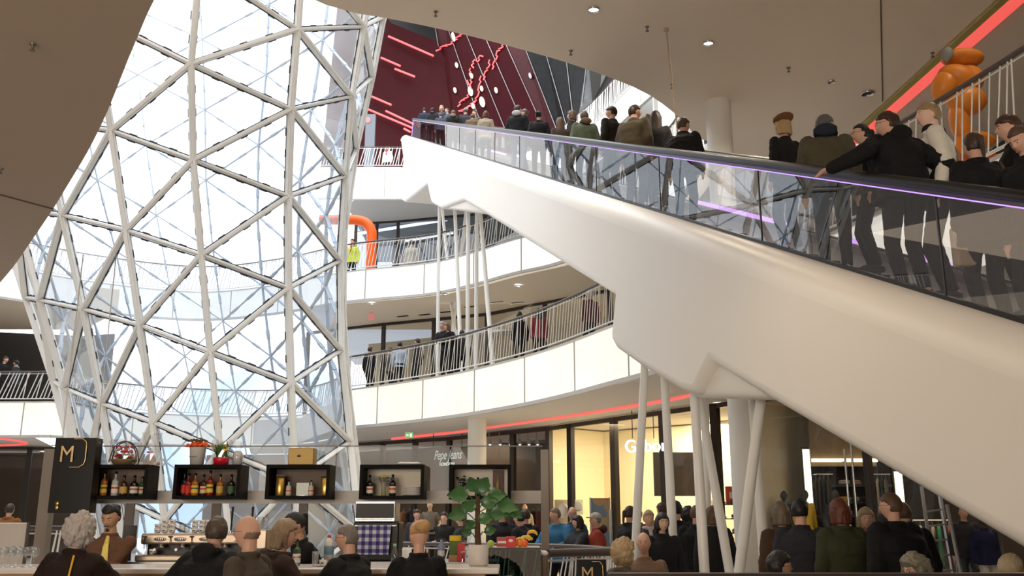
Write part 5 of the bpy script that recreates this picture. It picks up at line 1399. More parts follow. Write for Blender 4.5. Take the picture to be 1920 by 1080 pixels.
for i in range(60): leaf_quad(g, (x+R.uniform(-.06, .06), Yt+R.uniform(-.05, .05), zt+.07), (R.uniform(-.5, .5), R.uniform(-.4, .4), 1), .15+R.random()*.05, .008, droop=.05)
g.build('leaves', m_leaf, t)
g = MB()
for i in range(9): g.ell((x+R.uniform(-.08, .08), Yt-.05, zt+.15+R.random()*.07), .012, .012, .018, n=7, m=5)
g.build('yellow_blossom', mat('flower_yellow', (.75, .50, .03)), t); cello(t, x, Yt, zt, .095, .27, .95)
x = xat(438, YX, 850); t = thing('clear_package', 'clear crinkled cellophane parcel right of the red-wrapped pot', 'parcel', (x, Yt, zt), 'gifts and plants standing on the display boxes')
g = MB(); g.lathe([(.001, 0), (.05, 0), (.052, .12), (.03, .15), (.001, .155)], (x, Yt, zt), 12); g.build('contents', glassy('jar_pale', (.5, .5, .52)), t); cello(t, x, Yt, zt, .065, .25, .6)
x0_, x1_ = xat(538, YX, 850), xat(586, YX, 850); t = thing('gold_box', 'old gold gift box with small dark emblem on top of the coffee bag box', 'box', ((x0_+x1_)/2, Yt, zt), 'gifts and plants standing on the display boxes')
g = MB(); g.bbox(x0_, x1_, Yt-.1, Yt+.08, zt, zat(839, YX), .006); g.build('carton', mat('gold_card', (.22, .14, .04), .4, .5), t)
g = MB(); cx = (x0_+x1_)/2-.02; g.ell((cx, Yt-.101, zt+.09), .022, .002, .012); g.build('emblem', m_black, t)
for i, px in enumerate((752, 764, 776)):
    x = xat(px, YX, 868); t = thing('folded_napkin', ['left', 'middle', 'right'][i]+' white folded napkin lying on the cream-backed display box', 'napkin', (x, Yt, zt), 'white napkins'); g = MB(); g.ell((x, Yt, zt+.018), .055, .07, .018, n=14, m=6); o = g.build('cloth', mat('napkin_white', (.75, .73, .7), .8), t); 
# black panel with metal letters
YS = 9.7; a, b = xat(97, YS, 890), xat(174, YS, 890)
t = thing('hanging_sign', 'tall black hanging panel with metallic letters M and D', 'sign', ((a+b)/2, YS, zat(962, YS)))
g = MB(); g.box(a, b, YS, YS+.16, zat(962, YS), zat(821, YS)); g.build('panel', m_black, t)
m_bronze = mat('bronze_letter', (.60, .42, .22), .25, .9)
text('letter_m', 'M', m_bronze, t, (xat(127, YS, 850), YS-.012, zat(866, YS)), .235, extr=.006, xs=.85)
g = MB(); dx = xat(141, YS, 850); top = zat(823, YS); bot = zat(876, YS); w2 = .115
pts = [(xat(138, YS, 850)-.0, YS-.012, top), (dx+w2*.6, YS-.012, top), (dx+w2*.95, YS-.012, top-.03), (dx+w2, YS-.012, top-.07), (dx+w2, YS-.012, bot+.07), (dx+w2*.9, YS-.012, bot+.03), (dx+w2*.5, YS-.012, bot), (xat(134, YS, 850), YS-.012, bot)]
g.tube(pts, .007, 6); g.build('letter_d', m_bronze, t)
g = MB(); c = (xat(107, YS, 950), YS-.008, zat(948, YS)); g.ell((c[0], c[1], c[2]+.02), .02, .006, .02); g.ell((c[0], c[1], c[2]-.02), .02, .006, .02); g.build('gold_emblem', m_gold_, t)
for s in (a+.03, b-.03):
    g = MB(); g.tube([(s, YS+.08, zat(821, YS)), (s, YS+.08, 4.4)], .006, 5); g.build('hanger', m_alu, t)
# espresso machine
YM = 9.25; a, b = xat(262, YM, 1025), xat(452, YM, 1025); z0, z1 = ZB, zat(1000, YM); 
t = thing('espresso_machine', 'wide beige steel espresso machine with oval button panels on the back counter', 'coffee machine', ((a+b)/2, YM+.2, z0)); Hh = z1-z0
m_mach = mat('machine_beige', (.42, .33, .25), .3, .6); m_machd = mat('machine_dark', (.05, .045, .045), .4)
g = MB(); g.bbox(a, b, YM, YM+.45, z0+Hh*.60, z1, .02); g.build('housing', m_mach, t)
g = MB(); g.box(a+.02, b-.02, YM+.15, YM+.44, z0+.06, z0+Hh*.62); g.build('back_body', m_machd, t)
g = MB(); g.bbox(a-.02, b+.02, YM-.06, YM+.3, z0, z0+.06, .015); g.build('drip_tray', m_mach, t)
for px in (300, 338, 385): 
    x = xat(px, YM, 1010)
    g = MB(); 
    if px != 300 or True: g.ell((x, YM-.004, z0+Hh*.79), .06, .008, .022, n=18, m=8)
    g.build('oval_button_panel', mat('panel_silver', (.6, .58, .55), .3, .5), t)
    g = MB()
    for i in range(5): g.ell((x-.036+i*.018, YM-.013, z0+Hh*.79), .006, .003, .009, n=8, m=5)
    g.build('buttons', m_black, t)
for px in (298, 338, 372, 418):
    x = xat(px, YM, 1030); g = MB(); g.lathe([(.03, 0), (.03, .04), (.001, .04)], (x, YM+.06, z0+Hh*.48), 14); g.tube([(x, YM+.05, z0+Hh*.48), (x, YM-.12, z0+Hh*.43)], [.010, .014], 8); g.build('portafilter', m_chrome, t)
for px in (272, 320, 360):
    x = xat(px, YM, 1010); g = MB(); g.ell((x, YM-.02, z0+Hh*.88), .018, .018, .009); g.tube([(x, YM-.01, z0+Hh*.86), (x+.01, YM-.03, z0+Hh*.45)], .004, 5); g.build('steam_wand', m_machd, t)
m_porc = mat('cup_porcelain', (.74, .72, .70), .2); m_mark = mat('cup_print', (.03, .02, .02), .5)
def cup(x, Y, z, label, group, r=.032, h=.045, handle=True, cat='cup'):
    t = thing('coffee_cup', label, cat, (x, Y, z), group)
    g = MB(); g.lathe([(.001, .0), (r*.6, 0), (r*.85, h*.3), (r, h), (r*.92, h), (r*.7, h*.3), (.001, h*.15)], (x, Y, z), 16); g.build('bowl', m_porc, t)
    if handle: g = MB(); g.tube([(x+r*.8, Y, z+h*.8), (x+r*1.4, Y, z+h*.75), (x+r*1.4, Y, z+h*.4), (x+r*.8, Y, z+h*.3)], .004, 6); g.build('handle', m_porc, t)
    g = MB(); g.box(x-.012, x+.012, Y-r*1.0, Y-r*.9, z+h*.45, z+h*.62); g.build('printed_mark', m_mark, t); return t
for r_ in range(3):
    for i, px in enumerate((287, 301, 315)):
        if r_ == 2 and i == 0: continue
        cup(xat(px, YM, 990), YM+.12, z1+r_*.042, 'white cup with dark print stacked on the left half of the coffee machine', 'cups stacked on the left half of the coffee machine', handle=False)
for r_ in range(3):
    for i, px in enumerate((358, 371, 384)):
        cup(xat(px, YM, 990), YM+.12, z1+r_*.040, 'white cup with dark print stacked behind the man in the black hooded jacket', 'cups stacked on the right half of the coffee machine', handle=False)
m_tumbler = glassmat('tumbler_glass', (.93, .95, .96), 1.5, boost=1.5)
def tumbler(x, Y, z, label, group, r=.03, h=.12, cat='glass', name='drinking_glass'):
    t = thing(name, label, cat, (x, Y, z), group); g = MB(); g.lathe([(.001, .004), (r*.8, .0), (r, h), (r*.94, h), (r*.75, .01), (.001, .01)], (x, Y, z), 16); g.build('tumbler', m_tumbler, t); return t
for i, px in enumerate((334, 343)): tumbler(xat(px, YM, 990), YM+.12, z1, 'clear tumbler between the two cup stacks, '+['left one', 'right one'][i], 'clear tumblers on the coffee machine', h=.09)
for i, px in enumerate((485, 495)): tumbler(xat(px, 9.3, 990), 9.35, ZB+.14+.15, 'tall upturned glass right of the bald head, '+['left one', 'right one'][i], 'upturned glasses', h=.12)
t = thing('glass_shelf_box', 'low steel grinder box right of the bald person carrying upturned glasses', 'appliance', (xat(490, 9.3), 9.4, ZB)); g = MB(); g.bbox(xat(468, 9.3), xat(505, 9.3), 9.25, 9.5, ZB, ZB+.29, .01); g.build('housing', m_mach, t); g = MB(); g.box(xat(470, 9.3), xat(503, 9.3), 9.243, 9.249, ZB+.04, ZB+.12); g.build('front_plate', m_machd, t)
for i, px in enumerate((431, 469)):
    x = xat(px, 9.5, 980); t = thing('beer_tap', ['left', 'right'][i]+' slim beer tap with black handle behind the two men', 'tap', (x, 9.55, ZB), 'beer taps')
    zt_ = zat(995, 9.55); g = MB(); g.tube([(x, 9.55, ZB), (x, 9.55, zt_)], .012, 8); g.tube([(x, 9.55, zt_-.04), (x, 9.42, zt_-.06)], .008, 6); g.build('column', m_chrome, t)
    g = MB(); g.tube([(x, 9.55, zt_), (x+.006, 9.55, zat(950, 9.55))], [.007, .012], 8); g.build('black_handle', m_black, t)
cup(xat(282, YM-.02, 1050), YM-.0, z0+.062, 'white espresso cup under the left spout of the coffee machine', None, .026, .05)
# things on the counter
def xc(px): return xat(px, YB+.2, 1060)
ZT = ZC
bottle(563, ZT, YB+.42, .225, .032, 'green', 'white', 'green mineral water bottle on the counter between the two women', None)
tumbler(xc(551), YB+.25, ZT, 'clear glass beside the green water bottle', 'clear glasses on the counter', .03, .10)
tumbler(xc(586), YB+.3, ZT, 'tall clear glass between the water bottle and the white cup', 'clear glasses on the counter', .03, .125)
cup(xc(600), YB+.32, ZT, 'white coffee cup near the hand of the man with glasses', None, .035, .055)
t = thing('saucer', 'white saucer under the coffee cup near the hand of the man', 'saucer', (xc(600), YB+.32, ZT)); g = MB(); g.lathe([(.001, .001), (.04, .0), (.07, .008), (.04, .004), (.001, .004)], (xc(600), YB+.32, ZT), 24); g.build('dish', m_porc, t)
x = xat(613, 9.2, 1030); t = thing('soap_bottle', 'white plastic bottle with red cap and blue print on the back counter', 'bottle', (x, 9.3, ZB)); g = MB(); g.lathe([(.001, 0), (.045, 0), (.048, .02), (.048, .17), (.03, .205), (.018, .215), (.001, .216)], (x, 9.3, ZB), 18); g.build('body', m_porc, t)
g = MB(); g.lathe([(.018, .212), (.018, .24), (.001, .24)], (x, 9.3, ZB), 12); g.build('red_cap', m_lab['red'], t); g = MB(); g.lathe([(.0487, .06), (.0487, .14)], (x, 9.3, ZB), 18); g.build('blue_print', mat('print_blue', (.25, .42, .60), .5), t)
x = xc(734); t = thing('water_bottle', 'clear water bottle with pale cap in front of the plaid towel', 'bottle', (x, YB+.4, ZT)); g = MB(); g.lathe([(.001, 0), (.030, 0), (.030, .10), (.014, .15), (.013, .175), (.001, .175)], (x, YB+.4, ZT), 16); g.build('glass_body', m_tumbler, t); g = MB(); g.lathe([(.014, .165), (.014, .185), (.001, .185)], (x, YB+.4, ZT), 12); g.build('green_cap', mat('cap_green', (.25, .5, .3), .4), t)
x = xc(754); t = thing('white_mug', 'small square white sugar pot left of the blond bun woman', 'pot', (x, YB+.3, ZT)); g = MB(); g.bbox(x-.028, x+.028, YB+.27, YB+.33, ZT, ZT+.075, .006); g.build('body', m_porc, t); g = MB(); g.bbox(x-.02, x+.02, YB+.28, YB+.32, ZT+.075, ZT+.085, .003); g.build('lid', m_alu, t)
# oven, black unit with towel
YO = 9.3; a, b = xat(664, YO, 960), xat(741, YO, 960); zo0, zo1 = zat(979, YO), zat(940, YO)
t = thing('small_oven', 'small dark-fronted oven on top of the black unit under the beam', 'oven', ((a+b)/2, YO+.2, zo0)); g = MB(); g.bbox(a, b, YO+.02, YO+.4, zo0, zo1, .01); g.build('housing', m_alu, t)
g = MB(); g.box(a+.015, b-.015, YO, YO+.02, zo0+.04, zo1-.02); g.build('dark_door', mat('oven_glass', (.015, .011, .010), .35, spec=.2), t); g = MB(); g.tube([(a+.03, YO-.01, zo0+.03), (b-.03, YO-.01, zo0+.03)], .006, 6); g.build('handle', m_chrome, t)
a, b = xat(661, YO, 1010), xat(747, YO, 1010)
t = thing('dishwasher', 'black framed cabinet under the small oven with a towel over its front', 'cabinet', ((a+b)/2, YO+.2, ZB)); g = MB(); g.bbox(a, b, YO+.02, YO+.42, ZB, zo0, .012); g.build('housing', m_black, t); g = MB(); g.tube([(a+.02, YO-.02, zo0-.035), (b-.02, YO-.02, zo0-.035)], .008, 6); g.build('towel_bar', m_chrome, t)
m_tow = bpy.data.materials.new('plaid_towel'); m_tow.use_nodes = True; nt = m_tow.node_tree; NN = nt.nodes; LL = nt.links; bs = NN['Principled BSDF']; bs.inputs['Roughness'].default_value = .85
tcn = NN.new('ShaderNodeTexCoord'); acc = None
for ax in ('X', 'Z'):
    wv = NN.new('ShaderNodeTexWave'); wv.bands_direction = ax; wv.inputs['Scale'].default_value = 4.5; LL.new(tcn.outputs['Object'], wv.inputs['Vector'])
    gt = NN.new('ShaderNodeMath'); gt.operation = 'GREATER_THAN'; gt.inputs[1].default_value = .5; LL.new(wv.outputs['Fac'], gt.inputs[0])
    if acc is None: acc = gt
    else:
        ad_ = NN.new('ShaderNodeMath'); ad_.operation = 'ADD'; LL.new(acc.outputs[0], ad_.inputs[0]); LL.new(gt.outputs[0], ad_.inputs[1]); acc = ad_
hf = NN.new('ShaderNodeMath'); hf.operation = 'MULTIPLY'; hf.inputs[1].default_value = .5; LL.new(acc.outputs[0], hf.inputs[0])
rp = NN.new('ShaderNodeValToRGB'); rp.color_ramp.interpolation = 'CONSTANT'; e_ = rp.color_ramp.elements; e_[0].color = (.62, .60, .62, 1); e_[1].position = .3; e_[1].color = (.16, .16, .38, 1); q_ = e_.new(.75); q_.color = (.03, .03, .14, 1)
LL.new(hf.outputs[0], rp.inputs[0]); LL.new(rp.outputs[0], bs.inputs['Base Color'])
a, b = xat(672, YO, 1010), xat(734, YO, 1010); zt0, zt1 = zat(1040, YO-.03), zo0-.028
t = thing('plaid_towel', 'blue and white plaid towel hanging over the black cabinet front', 'towel', ((a+b)/2, YO-.03, zt0))
for dy, zz0, nm in ((-.032, zt0, 'front_fold'), (-.012, zt0+.08, 'rear_fold')):
    vs = []; nx, nz_ = 16, 10
    for j in range(nz_+1):
        for i in range(nx+1):
            u = i/nx; z = zz0+(zt1-zz0)*j/nz_; vs.append(V((a+(b-a)*u*(1-.06*(1-j/nz_)), YO-.02+dy+.008*math.sin(u*14)*(1-j/nz_), z)))
    g = MB(); g.add(vs, [(j*(nx+1)+i, j*(nx+1)+i+1, (j+1)*(nx+1)+i+1, (j+1)*(nx+1)+i) for j in range(nz_) for i in range(nx)], True); g.build(nm, m_tow, t)
# big plant in white pot
Yp = YB+.38; x = xat(897, Yp, 1040); zp = ZT
t = thing('potted_plant', 'big-leaved green plant in a round white pot on the counter end', 'potted plant', (x, Yp, zp))
hp_ = zat(1021, Yp)-zp
g = MB(); g.lathe([(.001, 0), (.075, 0), (.088, .02), (.088, hp_), (.080, hp_), (.078, hp_-.03), (.001, hp_-.03)], (x, Yp, zp), 28); g.build('pot', mat('pot_ceramic', (.62, .58, .55), .35), t)
zst = zat(930, Yp); g = MB(); g.tube([(x, Yp, zp+hp_-.03), (x-.01, Yp, (zp+zst)/2), (x-.01, Yp, zst)], [.03, .026, .02], 10); g.build('moss_pole', mat('moss_pole', (.10, .05, .025), .9, bump=.5), t)
def big_leaf(px, py, w_, ang, tilt_):
    c = at(px, py, Yp-.05); g = MB(); d = V((math.cos(ang), -.25, math.sin(ang))); M_up = V((0, -1, tilt_)); n = 8; sd = d.cross(M_up).normalized(); vs = []
    for i in range(n+1):
        u = i/n; p = c+d.normalized()*w_*(u-.3)*1.5+V((0, 0, -.25*w_*u*u)); ww = w_*.62*math.sin(PI*min(1, u**.75*.95+.04))*(1 if i % 2 else .82); vs += [p-sd*ww, p+V((0, .02, 0)), p+sd*ww]
    fs = []
    for i in range(n): fs += [(3*i, 3*i+1, 3*i+4, 3*i+3), (3*i+1, 3*i+2, 3*i+5, 3*i+4)]
    g.add(vs, fs, True); st = V((x-.01, Yp, min(c.z, zst)-.08)); g.tube([st, (st+c)/2+V((0, 0, .03)), c-d.normalized()*w_*.45], .005, 5)
    g.build('leaf', mat('monstera_leaf', (.05, .14, .045), .3, var=.35, scale=12), t)
for a_ in [(866, 926, .13, PI*.95, .3), (902, 914, .13, PI*.35, .1), (888, 912, .11, PI*.6, .6), (925, 928, .12, .25, .4), (945, 945, .13, -.15, .5), (864, 962, .12, PI*1.02, .4), (928, 960, .12, .0, .3), (884, 950, .10, PI*.8, .2), (912, 942, .11, .5, .2), (958, 955, .11, -.45, .6), (885, 985, .08, PI*.7, .3), (905, 972, .10, .3, .3), (878, 998, .07, PI*.9, .3), (915, 995, .08, .4, .3)]: big_leaf(*a_)
# menu screen at the left, glasses
Yl = 8.9; a, b = xat(-14, Yl, 1010), xat(48, Yl, 1010)
t = thing('menu_stand', 'pale upright menu board with white edge behind the wine glasses at far left', 'menu board', ((a+b)/2, Yl, 0)); g = MB(); g.box(a, b, Yl, Yl+.02, 1.0, zat(981, Yl)); g.build('board', mat('menu_pale', (.50, .46, .43), .6, var=.05), t)
g = MB(); g.box(b, b+.015, Yl-.01, Yl+.03, 0, zat(979, Yl)); g.box(a-.015, a, Yl-.01, Yl+.03, 0, zat(979, Yl)); g.build('frame', m_machd, t); g = MB(); g.box(a, b, Yl-.005, Yl+.025, zat(982, Yl), zat(980, Yl)); g.build('top_edge', m_porc, t)
def wine(px, dy, hh, label):
    Y = YB+.15+dy; x = xat(px, Y, 1060); t = thing('wine_glass', label, 'wine glass', (x, Y, ZT), 'wine glasses on the counter at far left')
    g = MB(); g.lathe([(.034, 0), (.03, .003), (.004, .006), (.004, hh*.45), (.024, hh*.55), (.038, hh*.72), (.034, hh), (.033, hh), (.036, hh*.72), (.02, hh*.56), (.001, hh*.5)], (x, Y, ZT), 16); g.build('bowl_and_stem', m_tumbler, t)
for i, (px, dy) in enumerate([(4, 0), (20, .12), (14, .3), (33, 0), (47, .15), (62, .02), (28, .4), (56, .33)]):
    wine(px, dy, .16, ['leftmost wine glass at the frame edge', 'second wine glass from the left', 'wine glass behind the leftmost pair', 'wine glass in the middle of the front row', 'wine glass right of the middle one', 'rightmost wine glass in the front row by the post', 'wine glass at the back in the middle', 'wine glass at the back right'][i]+', on the counter')
# fruit and pastry display right of the counter
Yf = 8.6; a, b = xat(905, Yf, 1050), xat(1015, Yf, 1050); zf = zat(1028, Yf)
t = thing('display_case', 'glass-fronted display counter with dark mottled reflections right of the bar', 'display case', ((a+b)/2, Yf+.3, 0)); g = MB(); g.box(a, b, Yf+.02, Yf+.7, 0, 1.05); g.build('base_cabinet', m_machd, t)
g = MB(); g.add([(a, Yf, 1.05), (b, Yf, 1.05), (b, Yf+.18, zf), (a, Yf+.18, zf)], [(0, 1, 2, 3)]); g.build('front_glass', glassmat('case_glass', (.05, .08, .07), 1.5, boost=.8, streak=.4), t)
g = MB(); g.box(a, b, Yf+.18, Yf+.7, zf-.02, zf); g.build('top_shelf', m_ctop, t)
x0_, x1_ = xat(949, Yf+.2, 1020), xat(967, Yf+.2, 1020)
t = thing('red_box', 'bright red box with white oval mark beside the bananas', 'box', ((x0_+x1_)/2, Yf+.25, zf)); g = MB(); g.bbox(x0_, x1_, Yf+.22, Yf+.3, zf, zf+.095, .004); g.build('carton', mat('red_card', (.55, .015, .02), .4), t); g = MB(); g.ell(((x0_+x1_)/2, Yf+.219, zf+.06), .022, .002, .014); g.build('oval_mark', m_porc, t)
x0_, x1_ = xat(931, Yf+.4, 1020), xat(951, Yf+.4, 1020)
t = thing('pink_box', 'flat reddish box behind the bright red box on the display case', 'box', ((x0_+x1_)/2, Yf+.5, zf)); g = MB(); g.bbox(x0_, x1_, Yf+.44, Yf+.54, zf, zf+.085, .004); g.build('carton', mat('pink_card', (.42, .10, .09), .5), t); g = MB(); g.box(x0_+.01, x1_-.01, Yf+.438, Yf+.441, zf+.03, zf+.05); g.build('pale_stripe', m_porc, t)
for i, (px, py, r_) in enumerate([(975, 1012, 0), (984, 1012, .5), (992, 1018, .9), (990, 1024, 1.2), (998, 1020, .3)]):
    c = at(px, py, Yf+.35); c.z = zf+.02+.016*i; t = thing('banana', ['leftmost upright', 'second', 'topmost middle', 'lowest', 'rightmost'][i]+' banana in the small pile right of the red box', 'banana', c, 'bananas on the display case')
    g = MB(); pts = [c+V((math.cos(a_)*.055*math.cos(r_), .02*i-.04, math.sin(a_)*.055*(1 if r_ < .6 else .5))) for a_ in [.4+2.2*j/7 for j in range(8)]]; g.tube(pts, [.005, .012, .015, .016, .016, .015, .011, .004], 8); g.build('peel', mat('banana_yellow', (.72, .48, .06), .45), t)
for i, (px, c_) in enumerate([(964, (.8, .25, .02)), (984, (.75, .12, .02)), (920, (.45, .55, .08)), (975, (.7, .2, .04))]):
    Y = Yf+(.28 if i != 2 else .24); x = xat(px, Y, 1030); t = thing('fruit', ['orange behind the red box', 'small orange-red fruit before the bananas', 'green apple left of the red box', 'orange between red box and bananas'][i], 'fruit', (x, Y, zf), 'loose fruit on the display case'); g = MB(); g.ell((x, Y, zf+.032), .033, .033, .032); g.build('skin', mat('fruit_%d' % i, c_, .4), t)
    g = MB(); g.tube([(x, Y, zf+.06), (x+.002, Y, zf+.075)], .002, 4); g.build('stem', m_machd, t)
x = xat(846, Yf, 1020); t = thing('drinks_crate', 'green and yellow labelled carton on a wooden tray left of the big plant', 'carton', (x, 8.95, ZB)); g = MB(); g.bbox(x-.055, x+.055, 9.2, 9.3, ZB+.06, ZB+.24, .004); g.build('carton', mat('carton_green', (.08, .14, .02), .5, var=.5, scale=20), t); g = MB(); g.box(x-.055, x+.055, 9.198, 9.2, ZB+.19, ZB+.235); g.build('yellow_band', mat('flower_yellow', (.75, .5, .03)), t); g = MB(); g.bbox(x-.06, x+.06, 9.18, 9.32, ZB, ZB+.06, .004); g.build('tray', m_wood, t)
x = xat(864, 9.1, 1020); t = thing('red_carton', 'red drinks carton in cellophane beside the green carton', 'carton', (x, 9.2, ZB)); g = MB(); g.bbox(x-.035, x+.035, 9.16, 9.24, ZB, ZB+.17, .004); g.build('carton', mat('red_card', (.55, .015, .02)), t); cello(t, x+.03, 9.2, ZB, .07, .24, .6)
x = xat(826, 9.1, 1020); t = thing('blue_bottle', 'blue and white plastic bottle beside the green carton', 'bottle', (x, 9.2, ZB)); g = MB(); g.lathe([(.001, 0), (.035, 0), (.035, .14), (.012, .18), (.012, .2), (.001, .2)], (x, 9.2, ZB), 14); g.build('body', mat('plastic_blue', (.22, .26, .42), .3), t); g = MB(); g.lathe([(.0355, .05), (.0355, .1)], (x, 9.2, ZB), 14); g.build('paper_label', m_porc, t)
# monitor edge behind barista
x = xat(244, 9.4, 990); t = thing('card_terminal', 'dark till screen between the bartender and the coffee machine', 'till', (x, 9.4, ZB)); g = MB(); g.bbox(x-.06, x+.06, 9.4, 9.43, ZB+.12, zat(985, 9.4), .005); g.build('screen', m_machd, t); g = MB(); g.tube([(x, 9.45, ZB), (x, 9.43, ZB+.2)], .015, 8); g.build('stand', m_machd, t)

# ---------------------------------------------------------------- people at the bar
def bp_(label, px, py, Y, yaw, **k): k.setdefault('near', True); return person(label, px, py, Y, yaw, group='people at the bar', **k)
r = bp_('bartender in brown shirt and yellow tie with dark bun and goatee, looking down', 210, 945, 8.95, 190, floor=0, hair=('bun', HK), top=(.12, .06, .035), bulk=.012, skin='t', hp=-22, lean=6, hy=-12, beard=True, hands=((.10, .36, 1.18), (-.16, .34, 1.18)), legs=BLK)
i = INFO[r.name]; k = i['k']
g = MB(); f0 = k['N']+V((0, .055, -.01)); g.caps(f0, f0+V((0, .025, -.05)), .016, .022, 8); p0 = k['C']+V((0, .135, .10)); p1 = k['C']+V((.0, .148, -.06)); p2 = k['W']+V((.01, .135, .0))
g.loft([(f0+V((0, .02, -.04)), V((1, 0, 0)), V((0, 1, 0)), .018, .008), (p0, V((1, 0, 0)), V((0, 1, 0)), .026, .008), (p1, V((1, 0, 0)), V((0, 1, 0)), .036, .008), (p2, V((1, 0, 0)), V((0, 1, 0)), .040, .008), (p2+V((0, 0, -.06)), V((1, 0, 0)), V((0, 1, 0)), .004, .006)], 10)
g.build('yellow_tie', mat('tie_yellow', (.70, .58, .14), .45), r, world=False)
r = bp_('person with curly grey hair in dark brown top with yellow strap, back to camera', 152, 968, 7.1, -8, floor=0, hair=('curly', (.42, .38, .36)), top=(.022, .012, .010), bulk=.045, fem=1, lean=10, hands=((-.3, .35, 1.1), (.22, .52, 1.17)), hy=-5)
i = INFO[r.name]; k = i['k']; strap(r, [k['S']+V((.08, -.125, .04)), k['C']+V((.10, -.175, .02)), k['C']+V((.105, -.175, -.10)), k['W']+V((.115, -.155, -.06))], .008, mat('strap_yellow', (.80, .45, .03), .5), 'bag_strap')
bp_('person with short brown-grey hair in black hooded jacket leaning on the counter', 408, 970, 7.3, -12, floor=0, hair=('short', (.07, .05, .035)), top=(.010, .010, .011), hood='self', bulk=.06, lean=14, hy=25, hands=((-.42, .35, 1.12), (.2, .45, 1.16)))
bp_('bald person with glasses in grey-brown jacket walking left past the bar', 466, 967, 6.6, 75, floor=0, hair=('bald', (.22, .14, .10)), top=(.075, .060, .045), bulk=.035, glasses=True, collar=None, skin='l', scarf=None)
bp_('blond-grey bobbed person in dark brown jacket at the counter, facing right', 536, 975, 7.35, -65, floor=0, hair=('bob', (.28, .20, .13)), top=(.045, .030, .024), hood='self', bulk=.05, fem=1, hy=-25, hp=-6, lean=5, hands=((-.15, .35, 1.15), (.1, .42, 1.16)))
bp_('barmaid with black ponytail in black shirt bending behind the counter', 556, 960, 8.95, 120, floor=0, hair=('tail', HK), top=(.010, .010, .011), bulk=.014, fem=1, hp=-32, lean=16, hunch=.15, skin='t', hands=((.1, .35, 1.15), (-.1, .35, 1.15)))
bp_('person with receding grey hair and glasses in black zip jacket, looking left', 652, 983, 7.5, 65, floor=0, hair=('crop', (.16, .14, .13)), top=(.012, .012, .013), bulk=.05, glasses=True, hy=15, lean=5, hands=((.05, .50, 1.14), (.22, .40, 1.14)))
r = bp_('person with blond pinned-up hair in black turtleneck reading a white paper', 786, 978, 7.55, 12, floor=0, hair=('updo', (.42, .24, .10)), top=(.008, .008, .009), bulk=.022, fem=1, hp=-12, hy=18, hands=((-.16, .32, 1.22), (.12, .34, 1.16)))
c = at(763, 1042, 7.75); t = thing('white_paper', 'curved white sheet of paper held by the woman with pinned-up hair', 'paper', c)
g = MB(); vs = []
for j in range(7):
    for i in range(7):
        u, v = i/6-.5, j/6-.5; vs.append(c+V((u*.075, .012*math.cos(u*5), v*.12+.0)))
g.add(vs, [(j*7+i, j*7+i+1, (j+1)*7+i+1, (j+1)*7+i) for j in range(6) for i in range(6)], True); o = g.build('sheet', mat('paper_white', (.85, .84, .82), .7), t)
so = o.modifiers.new('th', 'SOLIDIFY'); so.thickness = .001

# ---------------------------------------------------------------- ground rails, ledge, second lettered board
def Pp(px, Y): return V((xat(px, Y, 1010), Y, 0))
railing('railing', 'dark-topped criss-cross rod railing on which the people in blue and red jackets lean', [Pp(640, 17.0), Pp(800, 16.4), Pp(960, 15.8), Pp(1040, 15.4), Pp(1110, 14.6), Pp(1160, 13.2)], 0, 1.17, .12, r=.012, lean=.25)
railing('railing', 'nearer criss-cross rod railing with thick brown handrail right of the post', [Pp(1028, 9.9), Pp(1100, 10.2), Pp(1165, 10.4)], 0, zat(1037, 10.0), .07, r=.009, lean=.3, hr=.045)
railing('railing', 'white slanted-rod railing seen between the menu board and the curly grey hair', [Pp(-60, 13.2), Pp(40, 13.0), Pp(110, 12.8), Pp(180, 12.8)], 0, zat(990, 13.0), .14, r=.014, lean=.35)
t = thing('bollard', 'short brown post with pale round cap right of the display case', 'post', (xat(1019, 8.9), 8.9, 0)); x = xat(1019, 8.9, 1050); g = MB(); g.tube([(x, 8.9, 0), (x, 8.9, zat(1040, 8.9))], .04, 12); g.build('post', mat('post_taupe2', (.20, .14, .11), .5), t); g = MB(); g.ell((x, 8.9, zat(1038, 8.9)), .045, .045, .03); g.build('cap', m_porc, t)
a, b = xat(1082, 8.6, 1060), xat(1137, 8.6, 1060); t = thing('lettered_board', 'low black board with bronze outline letters in front of the near railing', 'sign', ((a+b)/2, 8.6, 0)); g = MB(); g.box(a, b, 8.6, 8.65, .3, zat(1049, 8.6)); g.build('panel', m_black, t); text('letter_m', 'M', m_bronze, t, (a+.09, 8.59, zat(1090, 8.6)), .18, extr=.004, xs=.85)
g = MB(); zt_ = zat(1053, 8.6); g.tube([(a+.13, 8.59, zt_), (b-.06, 8.59, zt_), (b-.035, 8.59, zt_-.03), (b-.03, 8.59, zt_-.2)], .005, 6); g.build('letter_d', m_bronze, t); g = MB(); g.tube([(a+.05, 8.62, 0), (a+.05, 8.62, .3)], .012, 6); g.tube([(b-.05, 8.62, 0), (b-.05, 8.62, .3)], .012, 6); g.build('feet', m_alu, t)
Yk = 6.2; t = thing('ledge_rail', 'dark flat-topped ledge along the bottom edge in front of the poles', 'ledge', (xat(1530, Yk), Yk, 0)); a, b = xat(1142, Yk, 1075), xat(1990, Yk, 1075); zk = zat(1075, Yk)
g = MB(); g.bbox(a, b, Yk, Yk+.10, zk-.05, zk, .008); g.build('top_rail', mat('ledge_brown', (.035, .026, .022), .4), t)
g = MB(); g.box(a+.05, b-.05, Yk+.03, Yk+.07, 0, zk-.05); g.build('panel', m_machd, t)
for q in seats[:1]: pass
